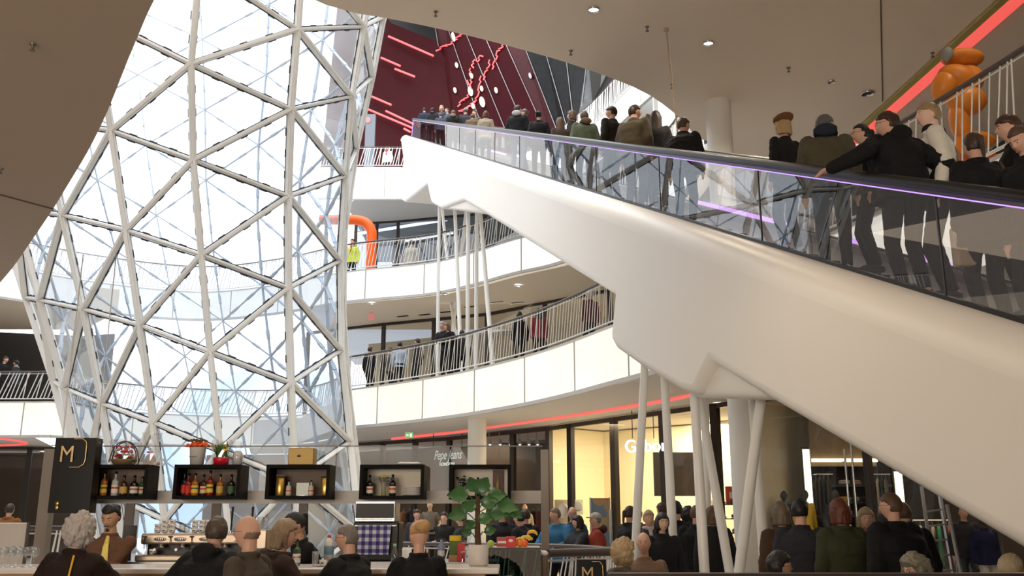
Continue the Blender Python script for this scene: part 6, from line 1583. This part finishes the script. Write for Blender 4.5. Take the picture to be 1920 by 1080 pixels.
for lb, px, py, Y, yaw, kw in seats:
    r = [q for q in INFO.values() if q['root'].get('label') == lb][0]; k = r['k']; c = local_to_world(r['root'], k['P']); t = thing('stool', 'round black stool under the '+lb.split(' seated')[0].replace('person with ', '').replace('person ', '')[:60], 'stool', (c.x, c.y, 0), 'stools beyond the dark ledge')
    zs = c.z-.10*r['sc']; 
    g = MB(); g.lathe([(.001, zs-.05), (.19, zs-.05), (.2, zs-.02), (.19, zs), (.001, zs)], (c.x, c.y, 0), 20); g.build('seat', m_black, t); g = MB(); g.lathe([(.03, .02), (.03, zs-.05)], (c.x, c.y, 0), 10); g.build('pole', m_alu, t); g = MB(); g.lathe([(.2, 0), (.19, .02), (.02, .03)], (c.x, c.y, 0), 20); g.build('base', m_alu, t)

# ---------------------------------------------------------------- shop fittings
# sign on the cream shop
Yg = 24.4
t = thing('shop_sign', 'white illuminated five-letter shop name hanging on the cream shop glass', 'shop sign', at(1210, 836, Yg)); lw = emat('sign_white', (.9, .95, 1), 1.6)
text('letters', 'Gabor', lw, t, at(1211, 847, Yg), .46, extr=.03, rz=math.radians(-32), xs=1.0)
text('letter_backs', 'Gabor', m_machd, t, at(1210, 847, Yg+.09), .46, extr=.02, rz=math.radians(-32), xs=1.0)
for px in (1186, 1226):
    p = at(px, 822, Yg+.1); g = MB(); g.tube([p, V((p.x, p.y, 4.3))], .012, 5); g.build('hanger', m_machd, t)
Yj = 31.5
t = thing('shop_sign', 'handwritten-style pale outline lettering on the dark shop behind the bar boxes', 'shop sign', at(838, 856, Yj)); text('script_letters', 'Pepe Jeans', emat('sign_dim', (.75, .85, .78), .45), t, at(839, 861, Yj), .44, extr=.002, shear=.35, rz=math.radians(-35), xs=.62); text('city_letters', 'LONDON', emat('sign_dim', (.75, .85, .78), .55), t, at(838, 873, Yj), .15, extr=.02, rz=math.radians(-35), xs=.95)
a = at(812, 834, Yj); 
for px in (812, 866): p = at(px, 846, Yj); g = MB(); g.tube([p, V((p.x, p.y, 4.3))], .012, 5); g.build('hanger', m_machd, t)
# exit sign
p = at(767, 816, 27.5); t = thing('exit_sign', 'small green emergency exit sign with white arrow under the soffit', 'exit sign', p); g = MB(); g.box(p.x-.12, p.x+.12, p.y, p.y+.05, p.z-.085, p.z+.085); g.build('panel', emat('exit_green', (.06, .35, .05), .9), t)
g = MB(); g.mi = 0; q = V((p.x, p.y-.01, p.z)); g.beam(q+V((-.07, 0, 0)), q+V((0, 0, 0)), .012, .02, V((0, 0, 1))); g.beam(q+V((-.08, 0, 0)), q+V((-.05, 0, .03)), .012, .015, V((0, -1, 0))); g.beam(q+V((-.08, 0, 0)), q+V((-.05, 0, -.03)), .012, .015, V((0, -1, 0))); g.box(q.x+.03, q.x+.08, q.y-.004, q.y+.0, q.z-.05, q.z+.05); g.build('arrow_and_door', emat('exit_white', (.9, 1, .85), 1.0), t)
g = MB(); g.tube([(p.x, p.y+.02, p.z+.08), (p.x, p.y+.02, 4.34)], .01, 5); g.build('hanger', m_alu, t)
p = at(696, 594, 36.4); t = thing('hanging_sign', 'small red square sign above the first gallery shop', 'sign', p); g = MB(); g.box(p.x-.13, p.x+.13, p.y, p.y+.05, p.z-.13, p.z+.13); g.build('panel', emat('sign_red_small', (.7, .16, .14), .6), t); g = MB(); g.tube([(p.x, p.y+.02, p.z+.1), (p.x, p.y+.02, 9.5)], .012, 5); g.build('hanger', m_alu, t)
# picture easel board in the cream shop
def board(px0, px1, py0, py1, Y, name, label, m, cat): 
    a, b = at(px0, py1, Y), at(px1, py0, Y); t = thing(name, label, cat, ((a.x+b.x)/2, Y, 0 if a.z < 1.4 else a.z)); g = MB(); g.box(a.x, b.x, Y, Y+.06, max(0, a.z), b.z); g.build('board', m, t); return t, a, b
m_pic = bpy.data.materials.new('fashion_poster'); m_pic.use_nodes = True; nt = m_pic.node_tree; nn = nt.nodes.new('ShaderNodeTexNoise'); nn.inputs['Scale'].default_value = 1.6; nn.inputs['Detail'].default_value = 1; tcn = nt.nodes.new('ShaderNodeTexCoord'); nt.links.new(tcn.outputs['Object'], nn.inputs['Vector']); rp = nt.nodes.new('ShaderNodeValToRGB'); rp.color_ramp.interpolation = 'CONSTANT'; e_ = rp.color_ramp.elements; e_[0].color = (.13, .20, .30, 1); e_[1].position = .5; e_[1].color = (.35, .27, .15, 1); q_ = e_.new(.57); q_.color = (.45, .14, .06, 1); q_ = e_.new(.63); q_.color = (.16, .26, .32, 1); nt.links.new(nn.outputs['Fac'], rp.inputs[0]); nt.links.new(rp.outputs[0], nt.nodes['Principled BSDF'].inputs['Base Color'])
t, a, b = board(1110, 1142, 934, 1062, 26.6, 'poster_board', 'tall blue poster board with orange figures in the cream shop window', m_pic, 'poster'); g = MB()
for xx in (a.x-.01, b.x+.01): g.box(xx-.02, xx+.02, 26.58, 26.68, 0, b.z+.02)
g.build('frame', m_alu, t)
t, a, b = board(1040, 1068, 937, 1000, 28.6, 'backdrop_panel', 'grey-beige display panel behind the balding man in blue', mat('panel_greige', (.45, .40, .28), .6), 'panel'); g = MB(); g.ell((a.x+.25, 28.5, 1.75), .18, .12, .22); g.build('white_vase', m_porc, t)
t, a, b = board(1076, 1093, 937, 965, 28.2, 'photo_panel', 'small pale photo panel right of the bald person with glasses', mat('panel_pale', (.62, .58, .45), .6), 'panel'); g = MB(); g.ell(((a.x+b.x)/2, 28.19, 1.9), .12, .01, .14); g.build('photo', mat('photo_grey', (.4, .4, .36), .6), t)
def shelf_rack(px0, px1, zs, Y, label, group=None):
    a, b = xat(px0, Y, 990), xat(px1, Y, 990); t = thing('shoe_shelf', label, 'shelf', ((a+b)/2, Y+.15, 0), group)
    for s in (a, b): g = MB(); g.box(s-.02, s+.02, Y, Y+.3, 0, zs[-1]+.1); g.build('upright', m_alu, t)
    for z in zs: g = MB(); g.box(a, b, Y, Y+.3, z-.015, z+.01); g.build('shelf_board', m_mull, t)
    return a, b
def shoe(x, Y, z, c, lb, group):
    t = thing('shoe', lb, 'shoe', (x, Y, z), group); g = MB(); g.ell((x, Y, z+.035), .12, .04, .03, n=12, m=8); g.ell((x-.07, Y, z+.065), .05, .035, .04, n=12, m=8); g.build('upper', mat('leather_%d' % int(c[0]*100), c, .4), t); g = MB(); g.box(x-.12, x+.12, Y-.035, Y+.035, z, z+.012); g.build('sole', m_black, t)
a, b = shelf_rack(1342, 1388, (.5, .85, 1.2, 1.55, 1.9), 24.0, 'tall shoe shelf in the cream shop behind the leaning poles')
zn = ['lowest', 'second', 'middle', 'fourth', 'top']
for j, z in enumerate((.85, 1.2, 1.55, 1.9)):
    for i in range(2): shoe(a+.2+i*.35, 24.13, z+.01, [(.12, .05, .03), (.02, .02, .02), (.30, .20, .10), (.25, .03, .03)][(i+j) % 4], 'shoe on the %s board of the shoe shelf behind the poles' % zn[j+1], 'shoes on the shelf behind the poles')
a, b = shelf_rack(1147, 1162, (.9, 1.3, 1.7), 26.4, 'narrow shoe shelf right of the blue poster board')
for j, z in enumerate((.9, 1.3, 1.7)): shoe((a+b)/2, 26.5, z+.01, (.05, .03, .02), ['lowest', 'middle', 'top'][j]+' shoe on the narrow shelf beside the poster board', 'shoes on the narrow shelf')
p = at(1371, 940, 24.2); t = thing('red_bag_sign', 'red square display above the shoe shelf', 'display', (p.x, 24.2, 1.91)); g = MB(); g.bbox(p.x-.13, p.x+.13, 24.15, 24.25, 1.91, 2.35, .01); g.build('box', mat('red_card', (.55, .015, .02)), t); g = MB(); g.box(p.x-.05, p.x+.05, 24.14, 24.15, 2.05, 2.2); g.build('white_mark', m_porc, t)
# spotlights in the dark shop
for i, px in enumerate((917, 936, 955, 973, 990, 1006)):
    p = at(px, 822, 31.0); t = thing('track_spotlight', 'track spotlight in the dark shop, number counted by eye from the white column: '+['nearest it', 'next along', 'third along', 'fourth along', 'fifth along', 'farthest'][i], 'spotlight', (p.x, 31, 4.2), 'track spotlights in the dark shop'); t['label'] = ['track spotlight nearest the white column in the dark shop', 'track spotlight second from the white column', 'track spotlight third from the white column', 'track spotlight fourth from the white column', 'track spotlight next to the one by the thick dark post', 'track spotlight nearest the thick dark post'][i]
    g = MB(); g.tube([(p.x, 31, 4.3), (p.x, 31, 4.05)], .012, 5); g.build('stem', m_alu, t); g = MB(); g.tube([(p.x, 31, 4.06), (p.x+.03, 30.95, 3.88)], [.05, .07], 10); g.build('lamp_head', m_beam, t); g = MB(); g.ell((p.x+.033, 30.945, 3.872), .035, .035, .015); g.build('lens', m_tube, t)
# mannequins
def manni(label, px, py, Y, yaw, zb, **k):
    r = person(label, px, py, Y, yaw, floor=zb, name='mannequin', cat='mannequin', group='shop mannequins', skin=k.pop('skin', 'm'), **k); x, y = r.location.x, r.location.y
    t = thing('plinth', 'low dark plinth carrying the '+label[:44], 'plinth', (x, y, 0), 'plinths under mannequins'); g = MB(); g.bbox(x-.3, x+.3, y-.3, y+.3, 0, zb, .01); g.build('block', m_machd, t); return r
manni('black mannequin with light blue scarf in the left shop window pane', 1469, 920, 22.6, 185, .38, hair=('none', HK), top=(.03, .04, .05), scarf=(.08, .32, .42))
manni('black mannequin in bright yellow shirt beside the lit strip', 1508, 918, 22.0, 200, .40, hair=('none', HK), top=(.80, .55, .03))
manni('black mannequin head behind the person with red-brown hair', 1566, 918, 21.6, 180, .40, hair=('none', HK), top=(.03, .03, .035))
manni('mannequin in dark shirt and blue-grey jeans, partly cut by the escalator', 1805, 950, 16.8, 170, .3, hair=('none', HK), skin='l', top=(.03, .03, .035), legs=(.06, .07, .09), fixscale=.95)
manni('mannequin in pale silver-grey jeans at the far right of the dark shop', 1842, 962, 16.4, 190, .3, hair=('none', HK), top=(.012, .014, .05), legs=(.50, .48, .45), fixscale=.95)
SKIN['g'] = (.55, .38, .16); 
manni('gold mannequin with bent arm in the shop behind the bar glass', 806, 946, 25.5, 170, .3, hair=('none', HK), skin='g', top=(.10, .08, .06), bulk=.01, sleeves='short', hands=((-.25, .15, 1.05), (.28, .15, 1.02))) if False else None
manni('pale mannequin with bent arm in the shop window behind the bar glass', 806, 940, 25.5, 170, .35, hair=('none', HK), skin='a', top=(.16, .13, .10), bulk=.01, sleeves='short', hands=((-.22, .1, .98), (.25, .1, .98)))
manni('pale bald mannequin in the shop window above the man holding paper', 984, 945, 27.0, 180, .35, hair=('none', HK), skin='a', top=(.45, .36, .25), bulk=.01, sleeves='short')
# dark shop: brown backdrop, posts, light strips, shelves, garments, ladder
def panel(px0, px1, py0, py1, Y, name, label, m, cat='panel', d=.08):
    a, b = at(px0, py1, Y), at(px1, py0, Y); t = thing(name, label, cat, ((a.x+b.x)/2, Y, max(0, a.z) if a.z > .9 else 0)); z0_ = a.z if a.z > .9 else 0; g = MB(); g.box(a.x, b.x, Y, Y+d, z0_, min(b.z, 4.28)); g.build('panel', m, t); return t, a, b
panel(1418, 1516, 700, 1070, 24.2, 'backdrop_panel', 'brown backdrop panel behind the black mannequins in the shop window', mat('backdrop_brown', (.22, .15, .09), .6))
strip = emat('warm_strip', (1, .90, .62), 1.8)
for i, (x0p, x1p, y0p, y1p, Y, lb) in enumerate([(1512, 1519, 862, 940, 22.9, 'upright warm light strip beside the yellow mannequin'), (1682, 1691, 884, 940, 21.0, 'upright warm light strip above the tall person in black'), (1529, 1533, 1040, 1072, 20.5, 'short upright warm light strip near the floor by the charcoal coat')]):
    a, b = at(x0p, y1p, Y), at(x1p, y0p, Y); t = thing('light_strip', lb, 'light', ((a.x+b.x)/2, Y, a.z)); g = MB(); g.box(a.x, b.x, Y, Y+.03, a.z-(.8 if i < 2 else 0), b.z+(.25 if i == 0 else 0)); g.build('diffuser', strip, t); g = MB(); g.box(a.x-.03, b.x+.03, Y+.03, Y+.09, 0, b.z+.3); g.build('upright', m_mull, t)
a, b = at(1524, 866, 22.6), at(1645, 852, 22.6); t = thing('light_cove', 'long level warm cove light above the dark clothes shelves', 'light', ((a.x+b.x)/2, 22.6, a.z)); g = MB(); g.box(a.x, b.x, 22.6, 22.7, a.z, a.z+.08); g.build('diffuser', strip, t); g = MB(); g.box(a.x, b.x, 22.7, 22.8, a.z-.1, 4.28); g.build('bulkhead', mat('bulkhead_tan', (.30, .21, .11), .6), t)
a, b = xat(1524, 23.0, 950), xat(1680, 23.0, 950); t = thing('clothes_shelf', 'wide dark wall shelf with folded shirts behind the shoppers', 'shelf', ((a+b)/2, 23.2, 0)); zs = [zat(y, 22.8) for y in (1000, 966, 940, 908)]
g = MB(); g.box(a, b, 23.35, 23.4, 0, zat(868, 23)); g.build('back_panel', m_dark, t)
for z in zs: g = MB(); g.box(a, b, 22.95, 23.35, z-.05, z); g.build('shelf_board', m_machd, t)
for s in (a, (a+b)/2, b): g = MB(); g.box(s-.03, s+.03, 22.95, 23.35, 0, zat(868, 23)); g.build('upright', m_machd, t)
def folded(px, z, c, lb, group='folded shirts on the dark shelf', Y=23.05):
    x = xat(px, Y, 935); t = thing('folded_shirt', lb, 'shirt', (x, Y+.1, z), group)
    for q in range(2): g = MB(); g.ell((x, Y+.1, z+.035+.05*q), .19-.02*q, .12, .035, n=16, m=6); g.build('fold', mat('shirt_%d_%d' % (int(c[0]*100), int(c[2]*100)), c, .7), t)
for px, c, lb in ((1584, (.75, .45, .04), 'bright yellow folded shirts left of the door handles'), (1604, (.45, .55, .45), 'pale mint folded shirts right of the door handles'), (1620, (.06, .06, .07), 'dark folded shirts between mint and yellow ones'), (1637, (.75, .45, .05), 'yellow folded shirts left of the tall figure')): folded(px, zs[2], c, lb)
for px, c, lb in ((1590, (.5, .5, .4), 'pale folded shirts on the lower board left'), (1640, (.75, .45, .05), 'yellow folded shirts on the lower board behind the tall figure')): folded(px, zs[1], c, lb)
for px, c, lb in ((1590, (.75, .72, .68), 'white folded shirts on the top board'), (1607, (.65, .4, .35), 'white shirt with red print standing on the top board')): folded(px, zs[3], c, lb)
def garment(px, ztop, Y, c, lb, h=.8, group='clothes on hangers in the dark shop'):
    x = xat(px, Y, 950); t = thing('hanging_garment', lb, 'garment', (x, Y, ztop-h), group); g = MB(); g.loft([(V((x, Y, ztop-h)), V((.5, .86, 0)), V((.86, -.5, 0)), .22, .035), (V((x, Y, ztop-h*.4)), V((.5, .86, 0)), V((.86, -.5, 0)), .21, .035), (V((x, Y, ztop-.08)), V((.5, .86, 0)), V((.86, -.5, 0)), .22, .03), (V((x, Y, ztop)), V((.5, .86, 0)), V((.86, -.5, 0)), .05, .02)], 14); g.build('cloth', mat('garment_%d_%d' % (int(c[0]*100), int(c[2]*100)), c, .8), t)
    g = MB(); g.tube([(x, Y, ztop), (x, Y, ztop+.06), (x+.02, Y, ztop+.09)], .005, 4); g.build('hanger_hook', m_alu, t)
zr = zat(897, 22.6)
for i, (px, c) in enumerate([(1534, (.05, .05, .04)), (1541, (.07, .05, .03)), (1549, (.03, .04, .03)), (1557, (.06, .06, .05)), (1641, (.05, .05, .05)), (1650, (.5, .42, .36)), (1658, (.06, .05, .05)), (1665, (.20, .17, .14))]):
    garment(px, zr, 22.7, c, ['leftmost dark garment on the upper hanging rail', 'brown garment second on the upper left rail', 'dark green garment on the upper left rail', 'dark grey garment, last on the upper left rail', 'dark garment starting the upper right rail', 'pale striped garment on the upper right rail', 'dark garment after the pale striped one', 'taupe garment ending the upper right rail'][i])
for (p0, p1, lb) in ((1530, 1562, 'chrome hanging rail at upper left of the dark shop'), (1636, 1670, 'chrome hanging rail at upper right of the dark shop')):
    a, b = xat(p0, 22.7, 900), xat(p1, 22.7, 900); t = thing('hanging_rail', lb, 'rail', (a, 22.7, zr+.1), 'hanging rails'); g = MB(); g.tube([(a, 22.7, zr+.1), (b, 22.7, zr+.1)], .015, 6); g.build('bar', m_chrome, t); g = MB(); g.tube([(a, 22.7, zr+.1), (a, 22.95, zr+.1)], .012, 5); g.tube([(b, 22.7, zr+.1), (b, 22.95, zr+.1)], .012, 5); g.build('bracket', m_chrome, t)
# long door handles
for i, px in enumerate((1586, 1598)):
    Yd = 18.9; a = at(px-3, 842+(-14 if i else 0), Yd); b = at(px+12, 1000, Yd); t = thing('door_handle', ['left', 'right'][i]+' long upright steel handle of the glass shop door', 'door handle', (a.x, Yd, 0), 'door handles'); g = MB(); g.tube([(a.x, Yd, .3), (a.x, Yd, a.z)], .022, 8); g.build('bar', m_chrome, t); g = MB(); g.tube([(a.x, Yd, a.z-.25), (a.x+.02, Yd+.25, a.z-.25)], .015, 6); g.tube([(a.x, Yd, .6), (a.x+.02, Yd+.25, .6)], .015, 6); g.build('standoff', m_chrome, t)
# ladder
Yl_ = 17.0; t = thing('ladder', 'steel ladder leaning inside the right end of the dark shop', 'ladder', (xat(1765, Yl_, 1070), Yl_, 0))
la, lb_ = (at(1733, 950, Yl_), V((xat(1745, Yl_, 1080), Yl_-.2, 0))), (at(1765, 945, Yl_), V((xat(1783, Yl_, 1080), Yl_-.2, 0)))
for s in (la, lb_): g = MB(); g.beam(s[0]+(s[0]-s[1])*.2, s[1], .045, .06); g.build('rail', m_alu, t)
for j in range(8):
    u = .05+j*.14; g = MB(); g.beam(la[0]*(1-u)+la[1]*u, lb_[0]*(1-u)+lb_[1]*u, .05, .03); g.build('rung', m_alu, t)
t2a = (at(1775, 946, 16.6), V((xat(1800, 16.6, 1080), 16.4, 0))); t = thing('ladder_rail', 'single slanting steel rail right of the ladder', 'rail', (t2a[1].x, 16.4, 0)); g = MB(); g.beam(t2a[0], t2a[1], .04, .05); g.build('rail', m_alu, t); g = MB(); g.ell(t2a[1]+V((0, 0, .02)), .05, .05, .02); g.build('foot', m_black, t)
for px, c, lb in ((1722, (.5, .48, .42), 'white shirt with blue print hanging left of the ladder'), (1745, (.45, .40, .30), 'beige garment hanging behind the ladder'), (1756, (.05, .30, .18), 'green garment hanging behind the ladder'), (1775, (.35, .10, .05), 'rust garment right of the ladder')): garment(px, zat(985, 18.5), 18.6, c, lb, .75, 'clothes behind the ladder')
a, b = xat(1712, 18.6, 985), xat(1785, 18.6, 985); t = thing('garment_rack', 'low garment rack behind the ladder', 'rack', ((a+b)/2, 18.6, 0)); g = MB(); g.tube([(a, 18.6, zat(985, 18.5)+.09), (b, 18.6, zat(985, 18.5)+.09)], .015, 6); g.build('bar', m_chrome, t)
for s in (a, b): g = MB(); g.tube([(s, 18.6, 0), (s, 18.6, zat(985, 18.5)+.09)], .015, 6); g.build('upright', m_chrome, t)
# racks seen through the bar glass
for i, (px, c) in enumerate([(757, (.45, .22, .10)), (768, (.06, .04, .04)), (776, (.03, .03, .04)), (1000, (.05, .04, .04)), (1010, (.25, .05, .04))]): garment(px, zat(958, 31), 31.6-.15*i, c, ['tan garment in the shop left of the gold arm', 'dark brown garment beside the tan one', 'black garment third in the left shop', 'dark garment by the rack end post', 'dark red garment by the rack end post'][i], 1.0, 'clothes in the left shop')
# orange inflatable figure on the near right gallery
Yo = 11.6; t = thing('inflatable_figure', 'orange quilted inflatable figure standing behind the upper right railing', 'inflatable figure', (at(1795, 300, Yo).x, Yo, 5.46)); mo = mat('orange_nylon', (.75, .24, .03), .4, var=.08, bump=.15)
def oe(px, py, rx, ry, rz, nm, m=mo, dy=0, rot=0):
    c = at(px, py, Yo+dy); g = MB(); g.ell(c, rx, ry, rz, Matrix.Rotation(rot, 3, 'Y'), 24, 14); o = g.build(nm, m, t); return o
oe(1810, 110, .24, .2, .12, 'head', rot=.05); oe(1801, 108, .26, .2, .105, 'head_gather'); oe(1776, 102, .07, .1, .10, 'grey_hood_patch', mat('grey_nylon', (.3, .29, .27), .5), -.12)
oe(1796, 150, .28, .24, .18, 'torso', rot=.5); oe(1772, 160, .17, .18, .24, 'arm', rot=.5); oe(1815, 150, .2, .2, .2, 'shoulder')
oe(1812, 190, .26, .22, .20, 'belly'); oe(1800, 232, .13, .14, .30, 'leg', rot=-.15); oe(1802, 285, .10, .12, .26, 'leg', rot=.1); oe(1830, 262, .26, .16, .11, 'leg', rot=.1); oe(1826, 290, .12, .14, .26, 'foot')
g = MB(); c = at(1815, 320, Yo); g.bbox(c.x-.35, c.x+.35, Yo-.25, Yo+.25, 5.46, at(1815, 300, Yo).z, .03); g.build('blower_base', mat('orange_dark', (.45, .10, .02), .5), t)
bake_all()
# ---------------------------------------------------------------- world and lights
w = bpy.data.worlds.new('sky'); SC.world = w; w.use_nodes = True; N = w.node_tree.nodes; L = w.node_tree.links
bg = N['Background']; tc = N.new('ShaderNodeTexCoord'); sx = N.new('ShaderNodeSeparateXYZ'); L.new(tc.outputs['Generated'], sx.inputs[0])
nz = N.new('ShaderNodeTexNoise'); nz.inputs['Scale'].default_value = 5.5; nz.inputs['Detail'].default_value = 2; nz.inputs['Distortion'].default_value = .8
L.new(tc.outputs['Generated'], nz.inputs['Vector'])
ad = N.new('ShaderNodeMath'); ad.operation = 'MULTIPLY_ADD'; ad.inputs[1].default_value = .9; L.new(nz.outputs['Fac'], ad.inputs[0]); L.new(sx.outputs['Z'], ad.inputs[2])
cr = N.new('ShaderNodeValToRGB'); L.new(ad.outputs[0], cr.inputs[0]); e = cr.color_ramp.elements
e[0].position = .36; e[0].color = (.34, .46, .66, 1); e[1].position = .56; e[1].color = (1, 1, 1, 1)
x = e.new(.46); x.color = (.58, .70, .88, 1)
L.new(cr.outputs[0], bg.inputs[0]); bg.inputs[1].default_value = 2.4

def area(name, loc, tgt, sx_, sy_, p, col):
    l = bpy.data.lights.new(name, 'AREA'); l.shape = 'RECTANGLE'; l.size = sx_; l.size_y = sy_; l.energy = p; l.color = col
    o = bpy.data.objects.new(name, l); COL.objects.link(o); o.location = loc; o.rotation_euler = (V(tgt)-V(loc)).to_track_quat('-Z', 'Y').to_euler(); return o
WARM = (1, .80, .58); COOL = (.93, .97, 1)
area('skylight', (-6, 28, 30), (-4, 26, 0), 22, 22, 5200, COOL)
area('entrance_daylight', (-5, -9.2, 4.6), (-4, 5, 5.2), 11, 7, 2700, (1, .90, .77))  # added warm fill behind the camera; the back wall has no opening
area('shop_light', (4.5, 27.2, 4.2), (4.5, 27.6, 0), 4, 2.0, 420, (1, .86, .6))
area('shop_light_left', (-2.5, 35.5, 4.2), (-2.5, 36, 0), 5, 2, 90, WARM)
area('shop_light_right', (9.6, 18.5, 4.2), (9.4, 18.8, 0), 3, 2, 90, WARM)
area('gallery_light', (1, 35.5, 9.3), (1, 34, 5), 8, 3, 200, (1, .9, .7))
area('gallery_light_upper', (-1, 42, 17.8), (-1, 42, 10), 10, 3, 260, COOL)
area('bar_downlight', (-1.5, 7.5, 4.3), (-1.5, 8, 0), 7, 2.5, 70, WARM)
area('hall_downlight', (7.6, 13, 4.25), (6.5, 12, 0), 3, 8, 120, WARM)
area('cinema_light', (-2, 50, 30), (-3, 55, 20), 8, 3, 120, (1, .9, .9))
def spotl(name, loc, p, col, ang=2.3):
    l = bpy.data.lights.new(name, 'SPOT'); l.energy = p; l.color = col; l.spot_size = ang; l.spot_blend = .9; l.shadow_soft_size = .12
    o = bpy.data.objects.new(name, l); COL.objects.link(o); o.location = loc; return o
for q_, (x_, y_) in enumerate(((1113, 17), (1328, 80))):
    c_ = atz(x_, y_, 9.42); spotl('downlight_lamp', c_, 200, (1, .86, .68))
spotl('downlight_lamp', (4.4, 15.0, 9.42), 260, (1, .86, .68)); spotl('downlight_lamp', (6.5, 10.0, 9.42), 120, (1, .86, .68))  # no fixtures at these two; the first is added to brighten the column
vs = SC.view_settings; vs.view_transform = 'Standard'; vs.look = 'None'; vs.gamma = 1; vs.exposure = 0; vs.use_curve_mapping = False
SC.cycles.max_bounces = 8; SC.cycles.diffuse_bounces = 4; SC.cycles.transparent_max_bounces = 16; SC.cycles.glossy_bounces = 4
SC.cycles.caustics_reflective = False; SC.cycles.caustics_refractive = False; SC.cycles.sample_clamp_indirect = 4
SC.cycles.use_denoising = True
